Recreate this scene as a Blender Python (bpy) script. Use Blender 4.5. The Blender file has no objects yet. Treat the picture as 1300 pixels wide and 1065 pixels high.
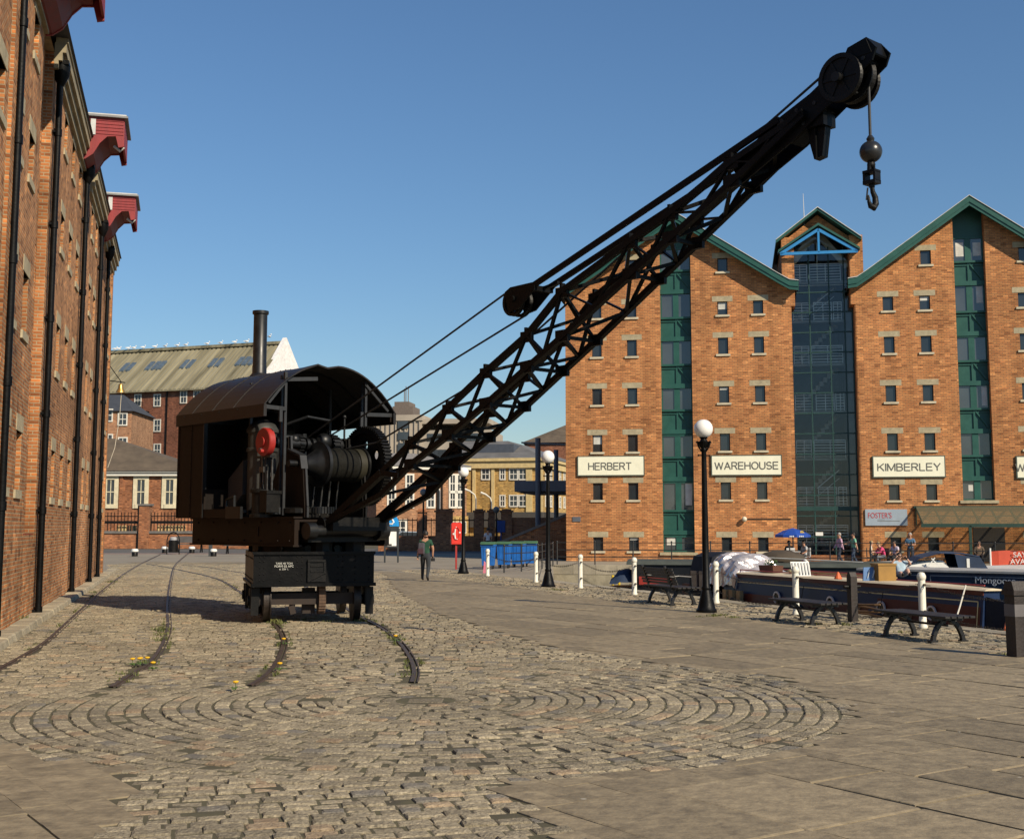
import bpy, bmesh, math, random
import numpy as np
from mathutils import Vector as V, Matrix as Mx
from mathutils.geometry import tessellate_polygon, intersect_point_line
random.seed(7); RNG = np.random.default_rng(7)
S = bpy.context.scene; COL = S.collection
R = math.radians; PI = math.pi
# ------------------------------------------------------------------ camera (photo pixel <-> world)
FPX = 1600.0; EYE = 1.7; TH = math.atan(181/FPX)
_F = V((0, math.cos(TH), math.sin(TH))); _U = V((0, -math.sin(TH), math.cos(TH))); _C = V((0, 0, EYE))
def ray(x, y): return V((1,0,0))*((x-650)/FPX) + _U*((487-y)/FPX) + _F
def gr(x, y, z=0.0):
    d = ray(x, y); return _C + d*((z-EYE)/d.z)
def atY(x, y, Y):
    d = ray(x, y); return _C + d*(Y/d.y)
def onpl(x, y, p, n):
    d = ray(x, y); return _C + d*((V(p)-_C).dot(n)/d.dot(n))
cd = bpy.data.cameras.new('camera'); cam = bpy.data.objects.new('camera', cd); COL.objects.link(cam)
cd.sensor_width = 36; cd.lens = 36*FPX/1300; cd.shift_y = -45.5/1300; cd.clip_start = .1; cd.clip_end = 6000
cam.location = _C; cam.rotation_euler = (PI/2+TH, 0, 0); S.camera = cam
# ------------------------------------------------------------------ light
SUN_EL = R(34); SUN_AZ = V((.66, -.75, 0)).normalized()
ld = bpy.data.lights.new('sun', 'SUN'); lo = bpy.data.objects.new('sun', ld); COL.objects.link(lo)
sd = V((SUN_AZ.x*math.cos(SUN_EL), SUN_AZ.y*math.cos(SUN_EL), math.sin(SUN_EL)))
lo.rotation_euler = sd.to_track_quat('Z', 'Y').to_euler(); ld.energy = 4.7; ld.angle = R(.5); ld.color = (1, .87, .67)
lo.location = (20, -20, 30)
w = bpy.data.worlds.new('World'); S.world = w; w.use_nodes = True
nt = w.node_tree; bg = nt.nodes['Background']; sk = nt.nodes.new('ShaderNodeTexSky')
sk.sky_type = 'NISHITA'; sk.sun_disc = False; sk.sun_elevation = SUN_EL
sk.sun_rotation = math.atan2(SUN_AZ.x, SUN_AZ.y); sk.altitude = 700; sk.air_density = 1.5; sk.dust_density = 0; sk.ozone_density = 8.5
nt.links.new(sk.outputs[0], bg.inputs[0]); bg.inputs[1].default_value = .08
S.view_settings.view_transform = 'Standard'; S.view_settings.look = 'None'; S.view_settings.exposure = .3; S.view_settings.gamma = 1
S.render.engine = 'CYCLES'
S.cycles.max_bounces = 6; S.cycles.diffuse_bounces = 3; S.cycles.glossy_bounces = 3; S.cycles.transparent_max_bounces = 16
S.cycles.sample_clamp_indirect = 6; S.cycles.use_denoising = True
# ------------------------------------------------------------------ materials
MATS = {}
def nd(nt, t, **k):
    n = nt.nodes.new(t)
    for a, b in k.items(): setattr(n, a, b)
    return n
def newmat(name):
    m = bpy.data.materials.new(name); m.use_nodes = True
    return m, m.node_tree, m.node_tree.nodes['Principled BSDF']
def c4(c): return (c[0], c[1], c[2], 1)
def sc(c, k): return tuple(min(1, x*k) for x in c)
def pm(name, col, rough=.6, metal=0, var=.18, scale=3, bump=.0, bscale=30, col2=None, island=0, detail=5, spec=.5, streak=False, patch=None, speck=0):
    """plain procedural surface: base colour broken up by noise, optional bump, optional per-piece variation"""
    if name in MATS: return MATS[name]
    m, t, b = newmat(name); L = t.links
    tc = nd(t, 'ShaderNodeTexCoord')
    src = tc.outputs['Object']
    if streak:
        mp = nd(t, 'ShaderNodeMapping'); mp.inputs['Scale'].default_value = streak if isinstance(streak, tuple) else (1, 1, .12); L.new(src, mp.inputs[0]); src = mp.outputs[0]
    n = nd(t, 'ShaderNodeTexNoise'); n.inputs['Scale'].default_value = scale; n.inputs['Detail'].default_value = detail; n.inputs['Roughness'].default_value = .65
    L.new(src, n.inputs['Vector'])
    cr = nd(t, 'ShaderNodeValToRGB'); cr.color_ramp.elements[0].position = .3; cr.color_ramp.elements[1].position = .7
    c2 = col2 if col2 else sc(col, 1+var)
    cr.color_ramp.elements[0].color = c4(sc(col, 1-var)); cr.color_ramp.elements[1].color = c4(c2)
    L.new(n.outputs['Fac'], cr.inputs[0]); out = cr.outputs[0]
    if island:
        g = nd(t, 'ShaderNodeNewGeometry'); mr = nd(t, 'ShaderNodeMapRange'); mr.inputs['To Min'].default_value = 1-island; mr.inputs['To Max'].default_value = 1+island
        L.new(g.outputs['Random Per Island'], mr.inputs[0])
        mx = nd(t, 'ShaderNodeMix', data_type='RGBA', blend_type='MULTIPLY'); mx.inputs[0].default_value = 1
        L.new(out, mx.inputs[6]); L.new(mr.outputs[0], mx.inputs[7]); out = mx.outputs[2]
    if speck:            # gum spots and dark stains trodden into the stone
        for vs_, th, cc_, am in ((1.9, .045, (.42, .39, .32, 1), .75), (.9, .10, (.05, .045, .035, 1), .45)):
            v1 = nd(t, 'ShaderNodeTexVoronoi'); v1.inputs['Scale'].default_value = vs_*speck; L.new(tc.outputs['Object'], v1.inputs['Vector'])
            wv = nd(t, 'ShaderNodeMapRange'); wv.inputs['From Min'].default_value = th*.6; wv.inputs['From Max'].default_value = th; wv.inputs['To Min'].default_value = am; wv.inputs['To Max'].default_value = 0; L.new(v1.outputs['Distance'], wv.inputs[0])
            mv = nd(t, 'ShaderNodeMix', data_type='RGBA'); L.new(wv.outputs[0], mv.inputs[0]); L.new(out, mv.inputs[6]); mv.inputs[7].default_value = cc_; out = mv.outputs[2]
    if patch:            # odd stones of another rock, and a slow drift of tone over the whole floor
        g2 = nd(t, 'ShaderNodeNewGeometry'); wn = nd(t, 'ShaderNodeTexWhiteNoise', noise_dimensions='1D'); L.new(g2.outputs['Random Per Island'], wn.inputs['W'])
        r2 = nd(t, 'ShaderNodeValToRGB'); r2.color_ramp.interpolation = 'CONSTANT'; e2 = r2.color_ramp.elements; e2[0].color = c4(patch[0]); e2[1].position = .07; e2[1].color = (.5, .5, .5, 1); x2 = e2.new(.93); x2.color = c4(patch[1])
        L.new(wn.outputs[0], r2.inputs[0]); r3 = nd(t, 'ShaderNodeValToRGB'); r3.color_ramp.interpolation = 'CONSTANT'; e3 = r3.color_ramp.elements; e3[0].color = (.32, .32, .32, 1); e3[1].position = .07; e3[1].color = (0, 0, 0, 1); x3 = e3.new(.93); x3.color = (.6, .6, .6, 1); L.new(wn.outputs[0], r3.inputs[0])
        m2 = nd(t, 'ShaderNodeMix', data_type='RGBA'); L.new(r3.outputs[0], m2.inputs[0]); L.new(out, m2.inputs[6]); L.new(r2.outputs[0], m2.inputs[7]); out = m2.outputs[2]
        n3 = nd(t, 'ShaderNodeTexNoise'); n3.inputs['Scale'].default_value = .45; n3.inputs['Detail'].default_value = 5; L.new(tc.outputs['Object'], n3.inputs['Vector'])
        mr3 = nd(t, 'ShaderNodeMapRange'); mr3.inputs['From Min'].default_value = .32; mr3.inputs['From Max'].default_value = .68; mr3.inputs['To Min'].default_value = .8; mr3.inputs['To Max'].default_value = 1.15; L.new(n3.outputs['Fac'], mr3.inputs[0])
        m3 = nd(t, 'ShaderNodeMix', data_type='RGBA', blend_type='MULTIPLY'); m3.inputs[0].default_value = 1; L.new(out, m3.inputs[6]); L.new(mr3.outputs[0], m3.inputs[7]); out = m3.outputs[2]
    L.new(out, b.inputs['Base Color'])
    rr = nd(t, 'ShaderNodeMapRange'); rr.inputs['To Min'].default_value = max(.03, rough-.1); rr.inputs['To Max'].default_value = min(1, rough+.12)
    L.new(n.outputs['Fac'], rr.inputs[0]); L.new(rr.outputs[0], b.inputs['Roughness'])
    b.inputs['Metallic'].default_value = metal; b.inputs['Specular IOR Level'].default_value = spec
    if bump:
        n2 = nd(t, 'ShaderNodeTexNoise'); n2.inputs['Scale'].default_value = bscale; n2.inputs['Detail'].default_value = 4
        L.new(tc.outputs['Object'], n2.inputs['Vector'])
        bp = nd(t, 'ShaderNodeBump'); bp.inputs['Strength'].default_value = bump; bp.inputs['Distance'].default_value = .02
        L.new(n2.outputs['Fac'], bp.inputs['Height']); L.new(bp.outputs[0], b.inputs['Normal'])
    MATS[name] = m; return m
def wallvec(t):
    """box-projected vector: (along wall, up)"""
    L = t.links; tc = nd(t, 'ShaderNodeTexCoord'); sp = nd(t, 'ShaderNodeSeparateXYZ'); sn = nd(t, 'ShaderNodeSeparateXYZ')
    L.new(tc.outputs['Object'], sp.inputs[0]); L.new(tc.outputs['Normal'], sn.inputs[0])
    ab = nd(t, 'ShaderNodeMath', operation='ABSOLUTE'); L.new(sn.outputs[0], ab.inputs[0])
    gt = nd(t, 'ShaderNodeMath', operation='GREATER_THAN'); gt.inputs[1].default_value = .7; L.new(ab.outputs[0], gt.inputs[0])
    mx = nd(t, 'ShaderNodeMix', data_type='FLOAT'); L.new(gt.outputs[0], mx.inputs[0]); L.new(sp.outputs[0], mx.inputs[2]); L.new(sp.outputs[1], mx.inputs[3])
    cb = nd(t, 'ShaderNodeCombineXYZ'); L.new(mx.outputs[0], cb.inputs[0]); L.new(sp.outputs[2], cb.inputs[1])
    return cb.outputs[0], tc.outputs['Object']
def brick(name, c1, c2, mortar, bw=.205, rh=.066, ms=.010, stain=.35, pale=None, big=.35, odd=.8):
    if name in MATS: return MATS[name]
    m, t, b = newmat(name); L = t.links
    vec, ov = wallvec(t)
    bt = nd(t, 'ShaderNodeTexBrick'); L.new(vec, bt.inputs['Vector'])
    bt.inputs['Color1'].default_value = c4(c1); bt.inputs['Color2'].default_value = c4(c2); bt.inputs['Mortar'].default_value = c4(mortar)
    bt.inputs['Scale'].default_value = 1; bt.inputs['Brick Width'].default_value = bw; bt.inputs['Row Height'].default_value = rh
    bt.inputs['Mortar Size'].default_value = ms; bt.inputs['Mortar Smooth'].default_value = .3; bt.inputs['Bias'].default_value = -.1
    out = bt.outputs['Color']
    # single odd bricks: voronoi cells stretched to the brick size
    mp = nd(t, 'ShaderNodeMapping'); mp.inputs['Scale'].default_value = (1/bw, 1/rh, 1); L.new(vec, mp.inputs[0])
    wn = nd(t, 'ShaderNodeTexWhiteNoise', noise_dimensions='2D')
    fl = nd(t, 'ShaderNodeVectorMath', operation='FLOOR'); L.new(mp.outputs[0], fl.inputs[0]); L.new(fl.outputs[0], wn.inputs['Vector'])
    r1 = nd(t, 'ShaderNodeValToRGB'); e = r1.color_ramp.elements; e[0].position = 0; e[0].color = (.42, .36, .36, 1); e[1].position = 1; e[1].color = c4(pale or (1.7, 1.6, 1.4))
    for p, c in ((.10, (.55, .5, .5, 1)), (.16, (.92, .92, .92, 1)), (.85, (1.05, 1.02, 1, 1)), (.93, (1.35, 1.25, 1.1, 1))):
        x = e.new(p); x.color = c
    L.new(wn.outputs[0], r1.inputs[0])
    mx = nd(t, 'ShaderNodeMix', data_type='RGBA', blend_type='MULTIPLY'); mx.inputs[0].default_value = odd
    L.new(out, mx.inputs[6]); L.new(r1.outputs[0], mx.inputs[7]); out = mx.outputs[2]
    for s_, lo_, hi_ in ((big, 1-stain, 1+stain*.6), (2.3, 1-stain*.5, 1+stain*.45)):
        n = nd(t, 'ShaderNodeTexNoise'); n.inputs['Scale'].default_value = s_; n.inputs['Detail'].default_value = 6; n.inputs['Roughness'].default_value = .6; L.new(ov, n.inputs['Vector'])
        mr = nd(t, 'ShaderNodeMapRange'); mr.inputs['From Min'].default_value = .3; mr.inputs['From Max'].default_value = .7; mr.inputs['To Min'].default_value = lo_; mr.inputs['To Max'].default_value = hi_
        L.new(n.outputs['Fac'], mr.inputs[0])
        mx = nd(t, 'ShaderNodeMix', data_type='RGBA', blend_type='MULTIPLY'); mx.inputs[0].default_value = 1
        L.new(out, mx.inputs[6]); L.new(mr.outputs[0], mx.inputs[7]); out = mx.outputs[2]
    mp = nd(t, 'ShaderNodeMapping'); mp.inputs['Scale'].default_value = (1.6, 1.6, .13); L.new(ov, mp.inputs[0])
    n = nd(t, 'ShaderNodeTexNoise'); n.inputs['Scale'].default_value = 1; n.inputs['Detail'].default_value = 5; L.new(mp.outputs[0], n.inputs['Vector'])
    mr = nd(t, 'ShaderNodeMapRange'); mr.inputs['From Min'].default_value = .35; mr.inputs['From Max'].default_value = .68; mr.inputs['To Min'].default_value = 1.08; mr.inputs['To Max'].default_value = .78; L.new(n.outputs['Fac'], mr.inputs[0])
    mx = nd(t, 'ShaderNodeMix', data_type='RGBA', blend_type='MULTIPLY'); mx.inputs[0].default_value = 1; L.new(out, mx.inputs[6]); L.new(mr.outputs[0], mx.inputs[7]); out = mx.outputs[2]
    L.new(out, b.inputs['Base Color']); b.inputs['Roughness'].default_value = .9; b.inputs['Specular IOR Level'].default_value = .25
    bp = nd(t, 'ShaderNodeBump'); bp.inputs['Strength'].default_value = .6; bp.inputs['Distance'].default_value = .012; bp.invert = True
    L.new(bt.outputs['Fac'], bp.inputs['Height']); L.new(bp.outputs[0], b.inputs['Normal'])
    MATS[name] = m; return m
def glass_opaque(name, col=(.02, .025, .03), rough=.05, spec=.8):
    if name in MATS: return MATS[name]
    m, t, b = newmat(name); L = t.links
    tc = nd(t, 'ShaderNodeTexCoord'); n = nd(t, 'ShaderNodeTexNoise'); n.inputs['Scale'].default_value = .6; L.new(tc.outputs['Object'], n.inputs['Vector'])
    cr = nd(t, 'ShaderNodeValToRGB'); cr.color_ramp.elements[0].color = c4(sc(col, .5)); cr.color_ramp.elements[1].color = c4(sc(col, 1.8)); L.new(n.outputs['Fac'], cr.inputs[0]); L.new(cr.outputs[0], b.inputs['Base Color'])
    b.inputs['Roughness'].default_value = rough; b.inputs['Specular IOR Level'].default_value = spec
    n2 = nd(t, 'ShaderNodeTexNoise'); n2.inputs['Scale'].default_value = 1.3; L.new(tc.outputs['Object'], n2.inputs['Vector'])
    bp = nd(t, 'ShaderNodeBump'); bp.inputs['Strength'].default_value = .06; bp.inputs['Distance'].default_value = .05; L.new(n2.outputs['Fac'], bp.inputs['Height']); L.new(bp.outputs[0], b.inputs['Normal'])
    MATS[name] = m; return m
def glass_clear(name, tint=(.75, .82, .82), refl=.10):
    if name in MATS: return MATS[name]
    m, t, b = newmat(name); L = t.links; t.nodes.remove(b)
    o = t.nodes['Material Output']; tr = nd(t, 'ShaderNodeBsdfTransparent'); tr.inputs[0].default_value = c4(tint)
    gl = nd(t, 'ShaderNodeBsdfGlossy'); gl.inputs['Roughness'].default_value = .03; gl.inputs[0].default_value = (.9, .95, 1, 1)
    fr = nd(t, 'ShaderNodeFresnel'); fr.inputs[0].default_value = 1.5
    ad = nd(t, 'ShaderNodeMath', operation='ADD', use_clamp=True); ad.inputs[1].default_value = refl; L.new(fr.outputs[0], ad.inputs[0])
    mx = nd(t, 'ShaderNodeMixShader'); L.new(ad.outputs[0], mx.inputs[0]); L.new(tr.outputs[0], mx.inputs[1]); L.new(gl.outputs[0], mx.inputs[2]); L.new(mx.outputs[0], o.inputs[0])
    MATS[name] = m; return m
# ------------------------------------------------------------------ mesh builder
class MB:
    def __init__(s, tf=None): s.v = []; s.f = []; s.m = []; s.tf = tf; s.mi = 0
    def P(s, p):
        p = V(p); s.v.append(tuple(s.tf @ p) if s.tf else tuple(p)); return len(s.v)-1
    def face(s, pts, mi=None):
        s.f.append([s.P(p) for p in pts]); s.m.append(s.mi if mi is None else mi)
    def idx(s, ids, mi=None): s.f.append(list(ids)); s.m.append(s.mi if mi is None else mi)
    def hexa(s, c, mi=None):
        """8 corners: bottom ring 0-3 (ccw from above), top ring 4-7"""
        i = [s.P(p) for p in c]
        for q in ((3,2,1,0), (4,5,6,7), (0,1,5,4), (1,2,6,5), (2,3,7,6), (3,0,4,7)): s.idx([i[k] for k in q], mi)
    def box(s, x0, x1, y0, y1, z0, z1, mi=None):
        s.hexa([(x0,y0,z0),(x1,y0,z0),(x1,y1,z0),(x0,y1,z0),(x0,y0,z1),(x1,y0,z1),(x1,y1,z1),(x0,y1,z1)], mi)
    def beam(s, a, b, w, h=None, up=(0,0,1), mi=None):
        a, b = V(a), V(b); d = (b-a)
        if d.length < 1e-6: return
        d.normalize(); up = V(up)
        if abs(d.dot(up)) > .98: up = V((0,1,0)) if abs(d.y) < .9 else V((1,0,0))
        x = d.cross(up).normalized(); z = x.cross(d); h = w if h is None else h; x = x*w/2; z = z*h/2
        s.hexa([a-x-z, a+x-z, b+x-z, b-x-z, a-x+z, a+x+z, b+x+z, b-x+z], mi)
    def ring(s, c, ax, r, n, ph=0):
        ax = V(ax).normalized(); u = ax.orthogonal().normalized(); w_ = ax.cross(u)
        return [s.P(V(c)+u*(r*math.cos(2*PI*k/n+ph))+w_*(r*math.sin(2*PI*k/n+ph))) for k in range(n)]
    def tube(s, a, b, r, r2=None, n=10, caps=True, mi=None):
        a, b = V(a), V(b); r2 = r if r2 is None else r2; ax = b-a
        A = s.ring(a, ax, r, n); B = s.ring(b, ax, r2, n)
        for k in range(n): s.idx((A[k], A[(k+1)%n], B[(k+1)%n], B[k]), mi)
        if caps: s.idx(A[::-1], mi); s.idx(B, mi)
    def path(s, pts, r, n=8, mi=None, caps=True):
        pts = [V(p) for p in pts]; rs = r if isinstance(r, (list, tuple)) else [r]*len(pts); prev = None
        u = None; rings = []
        for i, p in enumerate(pts):
            d = (pts[min(i+1, len(pts)-1)]-pts[max(i-1, 0)]).normalized()
            if u is None: u = d.orthogonal().normalized()
            else: u = (u-d*u.dot(d)).normalized()
            w_ = d.cross(u)
            rings.append([s.P(p+u*(rs[i]*math.cos(2*PI*k/n))+w_*(rs[i]*math.sin(2*PI*k/n))) for k in range(n)])
        for A, B in zip(rings, rings[1:]):
            for k in range(n): s.idx((A[k], A[(k+1)%n], B[(k+1)%n], B[k]), mi)
        if caps: s.idx(rings[0][::-1], mi); s.idx(rings[-1], mi)
    def lathe(s, prof, c=(0,0,0), ax=(0,0,1), n=20, mi=None, caps=True):
        """prof: list of (radius, distance along axis)"""
        c = V(c); ax = V(ax).normalized(); u = ax.orthogonal().normalized(); w_ = ax.cross(u); rings = []
        for r, z in prof:
            r = max(r, .0005)
            rings.append([s.P(c+ax*z+u*(r*math.cos(2*PI*k/n))+w_*(r*math.sin(2*PI*k/n))) for k in range(n)])
        for A, B in zip(rings, rings[1:]):
            for k in range(n): s.idx((A[k], A[(k+1)%n], B[(k+1)%n], B[k]), mi)
        if caps: s.idx(rings[0][::-1], mi); s.idx(rings[-1], mi)
    def ball(s, c, r, n=14, m=9, mi=None, sc=(1,1,1)):
        c = V(c); rows = []
        for j in range(1, m):
            a = PI*j/m; rows.append([s.P(c+V((sc[0]*r*math.sin(a)*math.cos(2*PI*k/n), sc[1]*r*math.sin(a)*math.sin(2*PI*k/n), sc[2]*r*math.cos(a)))) for k in range(n)])
        t = s.P(c+V((0,0,r*sc[2]))); b = s.P(c-V((0,0,r*sc[2])))
        for k in range(n): s.idx((t, rows[0][k], rows[0][(k+1)%n]), mi); s.idx((b, rows[-1][(k+1)%n], rows[-1][k]), mi)
        for A, B in zip(rows, rows[1:]):
            for k in range(n): s.idx((A[k], B[k], B[(k+1)%n], A[(k+1)%n]), mi)
    def prism(s, poly, a, b, fn, mi=None):
        """extrude a 2-D polygon: fn(u, v, t) -> point, t from a to b"""
        A = [s.P(fn(u, v, a)) for u, v in poly]; B = [s.P(fn(u, v, b)) for u, v in poly]; n = len(poly)
        s.idx(A[::-1], mi); s.idx(B, mi)
        for k in range(n): s.idx((A[k], A[(k+1)%n], B[(k+1)%n], B[k]), mi)
    def build(s, name, mats, parent=None, loc=None, rz=0, smooth=False, bevel=0, fix=True):
        me = bpy.data.meshes.new(name)
        me.from_pydata(s.v, [], s.f)
        for m in (mats if isinstance(mats, (list, tuple)) else [mats]): me.materials.append(m)
        if any(s.m): me.polygons.foreach_set('material_index', s.m)
        if fix:
            bm = bmesh.new(); bm.from_mesh(me); bmesh.ops.recalc_face_normals(bm, faces=bm.faces); bm.to_mesh(me); bm.free()
        if smooth:
            me.polygons.foreach_set('use_smooth', [True]*len(me.polygons))
            try: me.set_sharp_from_angle(angle=R(38))
            except Exception: pass
        else: me.polygons.foreach_set('use_smooth', [False]*len(me.polygons))
        me.update(); o = bpy.data.objects.new(name, me); COL.objects.link(o)
        if parent: o.parent = parent
        if loc is not None: o.location = loc
        if rz: o.rotation_euler.z = rz
        if bevel:
            bv = o.modifiers.new('bevel', 'BEVEL'); bv.width = bevel; bv.segments = 1; bv.limit_method = 'ANGLE'; bv.angle_limit = R(40)
        return o
def thing(name, label, cat, loc=(0,0,0), rz=0, group=None):
    o = bpy.data.objects.new(name, None); COL.objects.link(o); o.location = loc; o.rotation_euler.z = rz; o.empty_display_size = .2
    return tag(o, label, cat, group)
def tag(o, label, cat, group=None):
    o['label'] = label; o['category'] = cat
    if group: o['group'] = group
    return o
def struct(o): o['kind'] = 'structure'; return o
def dup(root, loc, rz=None, label=None, group=None, scale=None):
    r = root.copy(); COL.objects.link(r); r.location = loc
    if rz is not None: r.rotation_euler.z = rz
    if label: r['label'] = label
    if group: r['group'] = group
    if scale: r.scale = (scale,)*3
    for ch in list(root.children):
        c = ch.copy(); COL.objects.link(c); c.parent = r
        for g in list(ch.children):
            d = g.copy(); COL.objects.link(d); d.parent = c
    return r
def text(name, body, size, m, parent, loc, rot, ext=.004, align='CENTER', sx=1):
    cu = bpy.data.curves.new(name, 'FONT'); cu.body = body; cu.size = size; cu.extrude = ext; cu.align_x = align; cu.align_y = 'CENTER'
    tmp = bpy.data.objects.new(name+'_curve', cu); COL.objects.link(tmp); me = bpy.data.meshes.new_from_object(tmp); bpy.data.objects.remove(tmp)
    me.materials.clear(); me.materials.append(m); o = bpy.data.objects.new(name, me); COL.objects.link(o)
    if parent: o.parent = parent
    o.location = loc; o.rotation_euler = rot; o.scale = (sx, 1, 1); return o
def _arc(cx, cy, rx, ry, a0, a1, n=8): return [(cx+rx*math.cos(R(a0+(a1-a0)*k/n)), cy+ry*math.sin(R(a0+(a1-a0)*k/n))) for k in range(n+1)]
GLY = {'H': (.62, [[(0,0),(0,1)], [(.62,0),(.62,1)], [(0,.52),(.62,.52)]]), 'E': (.55, [[(.55,0),(0,0),(0,1),(.55,1)], [(0,.52),(.5,.52)]]), 'T': (.6, [[(0,1),(.6,1)], [(.3,0),(.3,1)]]), 'I': (.0, [[(0,0),(0,1)]]), 'L': (.5, [[(0,1),(0,0),(.5,0)]]),
 'K': (.62, [[(0,0),(0,1)], [(.6,1),(0,.38)], [(.22,.58),(.62,0)]]), 'M': (.74, [[(0,0),(0,1),(.37,.05),(.74,1),(.74,0)]]), 'Y': (.62, [[(0,1),(.31,.45),(.62,1)], [(.31,.45),(.31,0)]]), 'W': (.95, [[(0,1),(.23,0),(.475,.95),(.72,0),(.95,1)]]), 'A': (.68, [[(0,0),(.34,1),(.68,0)], [(.13,.33),(.55,.33)]]),
 'R': (.6, [[(0,0),(0,1),(.32,1)]+_arc(.32,.75,.26,.25,90,-90)+[(0,.5)], [(.34,.5),(.6,0)]]), 'B': (.58, [[(.3,.52),(0,.52),(0,1),(.3,1)]+_arc(.3,.76,.24,.24,90,-90), [(.3,.52)]+_arc(.32,.26,.26,.26,90,-90)+[(0,0),(0,.52)]]),
 'O': (.74, [_arc(.37,.5,.37,.5,0,360,20)]), 'U': (.62, [[(0,1),(0,.3)]+_arc(.31,.3,.31,.3,180,360,10)+[(.62,1)]]), 'S': (.58, [_arc(.29,.74,.27,.26,30,270,10)+_arc(.29,.26,.29,.26,90,-150,10)]), ' ': (.3, []), 'V': (.64, [[(0,1),(.32,0),(.64,1)]]), 'P': (.58, [[(0,0),(0,1),(.32,1)]+_arc(.32,.74,.26,.26,90,-90)+[(0,.48)]]), 'C': (.66, [_arc(.36,.5,.36,.5,50,310,16)])}
def block_text(name, body, h, width, m, parent, cx, y, cz, wt=.165):
    """sign-writer's capitals of even stroke, one mesh, on the plane y facing -y"""
    q = MB(); x = 0; sp = .2; adv = []
    for ch in body: adv.append(x); x += GLY[ch][0]+sp
    k = width/(x-sp); n = 0
    for ch, a in zip(body, adv):
        for pl in GLY[ch][1]:
            P = [V((cx-width/2+(a+u)*k, y-n*.0003, cz+(v-.5)*h)) for u, v in pl]
            for i, (p, r) in enumerate(zip(P, P[1:])):
                n = (n+1) % 7; d = (r-p).normalized()*wt*h*.25; o = V((0, -.0004*n, 0)); q.beam(p-d+o, r+d+o, wt*h, .006, up=(0, 1, 0))
    return q.build(name, m, parent)
def clip(poly, a, b):
    """keep the part of a 2-D polygon left of a->b"""
    out = []; n = len(poly)
    f = lambda p: (b[0]-a[0])*(p[1]-a[1])-(b[1]-a[1])*(p[0]-a[0])
    for i in range(n):
        p, q = poly[i], poly[(i+1)%n]; fp, fq = f(p), f(q)
        if fp >= -1e-9: out.append(p)
        if (fp > 1e-9 and fq < -1e-9) or (fp < -1e-9 and fq > 1e-9):
            t = fp/(fp-fq); out.append((p[0]+(q[0]-p[0])*t, p[1]+(q[1]-p[1])*t))
    return out
def holed_wall(mb, W0, W1, Z0, Z1, holes, y=0, depth=.2, lines=(), mi=0, mi_reveal=None, extra_x=(), extra_z=()):
    """wall in the plane y (outer face), facing -y, with rectangular holes (x0,x1,z0,z1) and reveals going to y+depth; lines: clip half planes"""
    xs = sorted({W0, W1, *extra_x, *[h[0] for h in holes], *[h[1] for h in holes]}); zs = sorted({Z0, Z1, *extra_z, *[h[2] for h in holes], *[h[3] for h in holes]})
    for za, zb in zip(zs, zs[1:]):
        run = None
        def flush(r):
            if r is None: return
            p = [(r[0], za), (r[1], za), (r[1], zb), (r[0], zb)]
            for a, b in lines:
                p = clip(p, a, b)
                if len(p) < 3: return
            mb.face([(u, y, v) for u, v in p], mi)
        for xa, xb in zip(xs, xs[1:]):
            cx, cz = (xa+xb)/2, (za+zb)/2
            if any(h[0] < cx < h[1] and h[2] < cz < h[3] for h in holes): flush(run); run = None
            elif run and not lines: run = (run[0], xb)
            else: flush(run); run = (xa, xb)
        flush(run)
    r = mi if mi_reveal is None else mi_reveal; d = y+depth
    for x0, x1, z0, z1 in holes:
        mb.face([(x0,y,z0),(x0,y,z1),(x0,d,z1),(x0,d,z0)], r); mb.face([(x1,y,z0),(x1,d,z0),(x1,d,z1),(x1,y,z1)], r)
        mb.face([(x0,y,z1),(x1,y,z1),(x1,d,z1),(x0,d,z1)], r); mb.face([(x0,y,z0),(x0,d,z0),(x1,d,z0),(x1,y,z0)], r)
# shared materials
BRICK_R = brick('red_brick', (.36, .135, .05), (.25, .082, .032), (.34, .255, .17), pale=(1.7, 1.6, 1.45))
BRICK_L = brick('old_brick', (.48, .19, .066), (.33, .12, .043), (.41, .31, .19), stain=.5, ms=.011)
STONE = pm('sandstone', (.37, .315, .205), .9, var=.25, scale=4, bump=.3, bscale=40)
BLACKP = pm('black_paint', (.0021, .0022, .0025), .45, var=.5, scale=5, bump=.15, bscale=25, col2=(.0048, .0046, .0046), spec=.16)
BLACKM = pm('black_iron', (.0035, .0035, .0038), .48, var=.5, scale=9, bump=.15, bscale=40, col2=(.008, .007, .006), spec=.25)
GREY = pm('grey_steel', (.16, .17, .18), .5, var=.2, scale=6)
WHITE = pm('white_paint', (.74, .74, .70), .5, var=.08, scale=8)
GREENP = pm('green_paint', (.018, .085, .068), .45, var=.15, scale=2, spec=.4)
# ================================================================== GROUND
VD = ray(232, 668).normalized(); VD.z = 0; VD.normalize()          # direction of the left wall and the tracks
VN = V((VD.y, -VD.x, 0)); W0 = gr(44, 774)+VN*.19                          # wall face normal (to the right), wall origin
FA = V((2.683, 62.8, 0)); FD = V((math.cos(R(10)), -math.sin(R(10)), 0)); FN = V((FD.y, -FD.x, 0))   # warehouse facade
def fac(s, out=0, z=0): return FA+FD*s+FN*out+V((0,0,z))
P0, P1 = V((-.842, 43.92, 0)), V((6.931, 21.547, 0)); QD = (P1-P0).normalized(); QN = V((-QD.y, QD.x, 0))  # bollard line
def quay(t, out=0, z=0): return P0+QD*t+QN*out+V((0,0,z))
NL = V((1.3, 40.6, 0)); NLe = quay((NL-P0).dot(QD)+.6, .8); FL = V((1.8, 56.4, 0)); FR = FL+FD*60; NR = quay(50, .8)
basin = [NL, NLe, NR, V((70, -2, 0)), FR, FL]
BRC = gr
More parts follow.
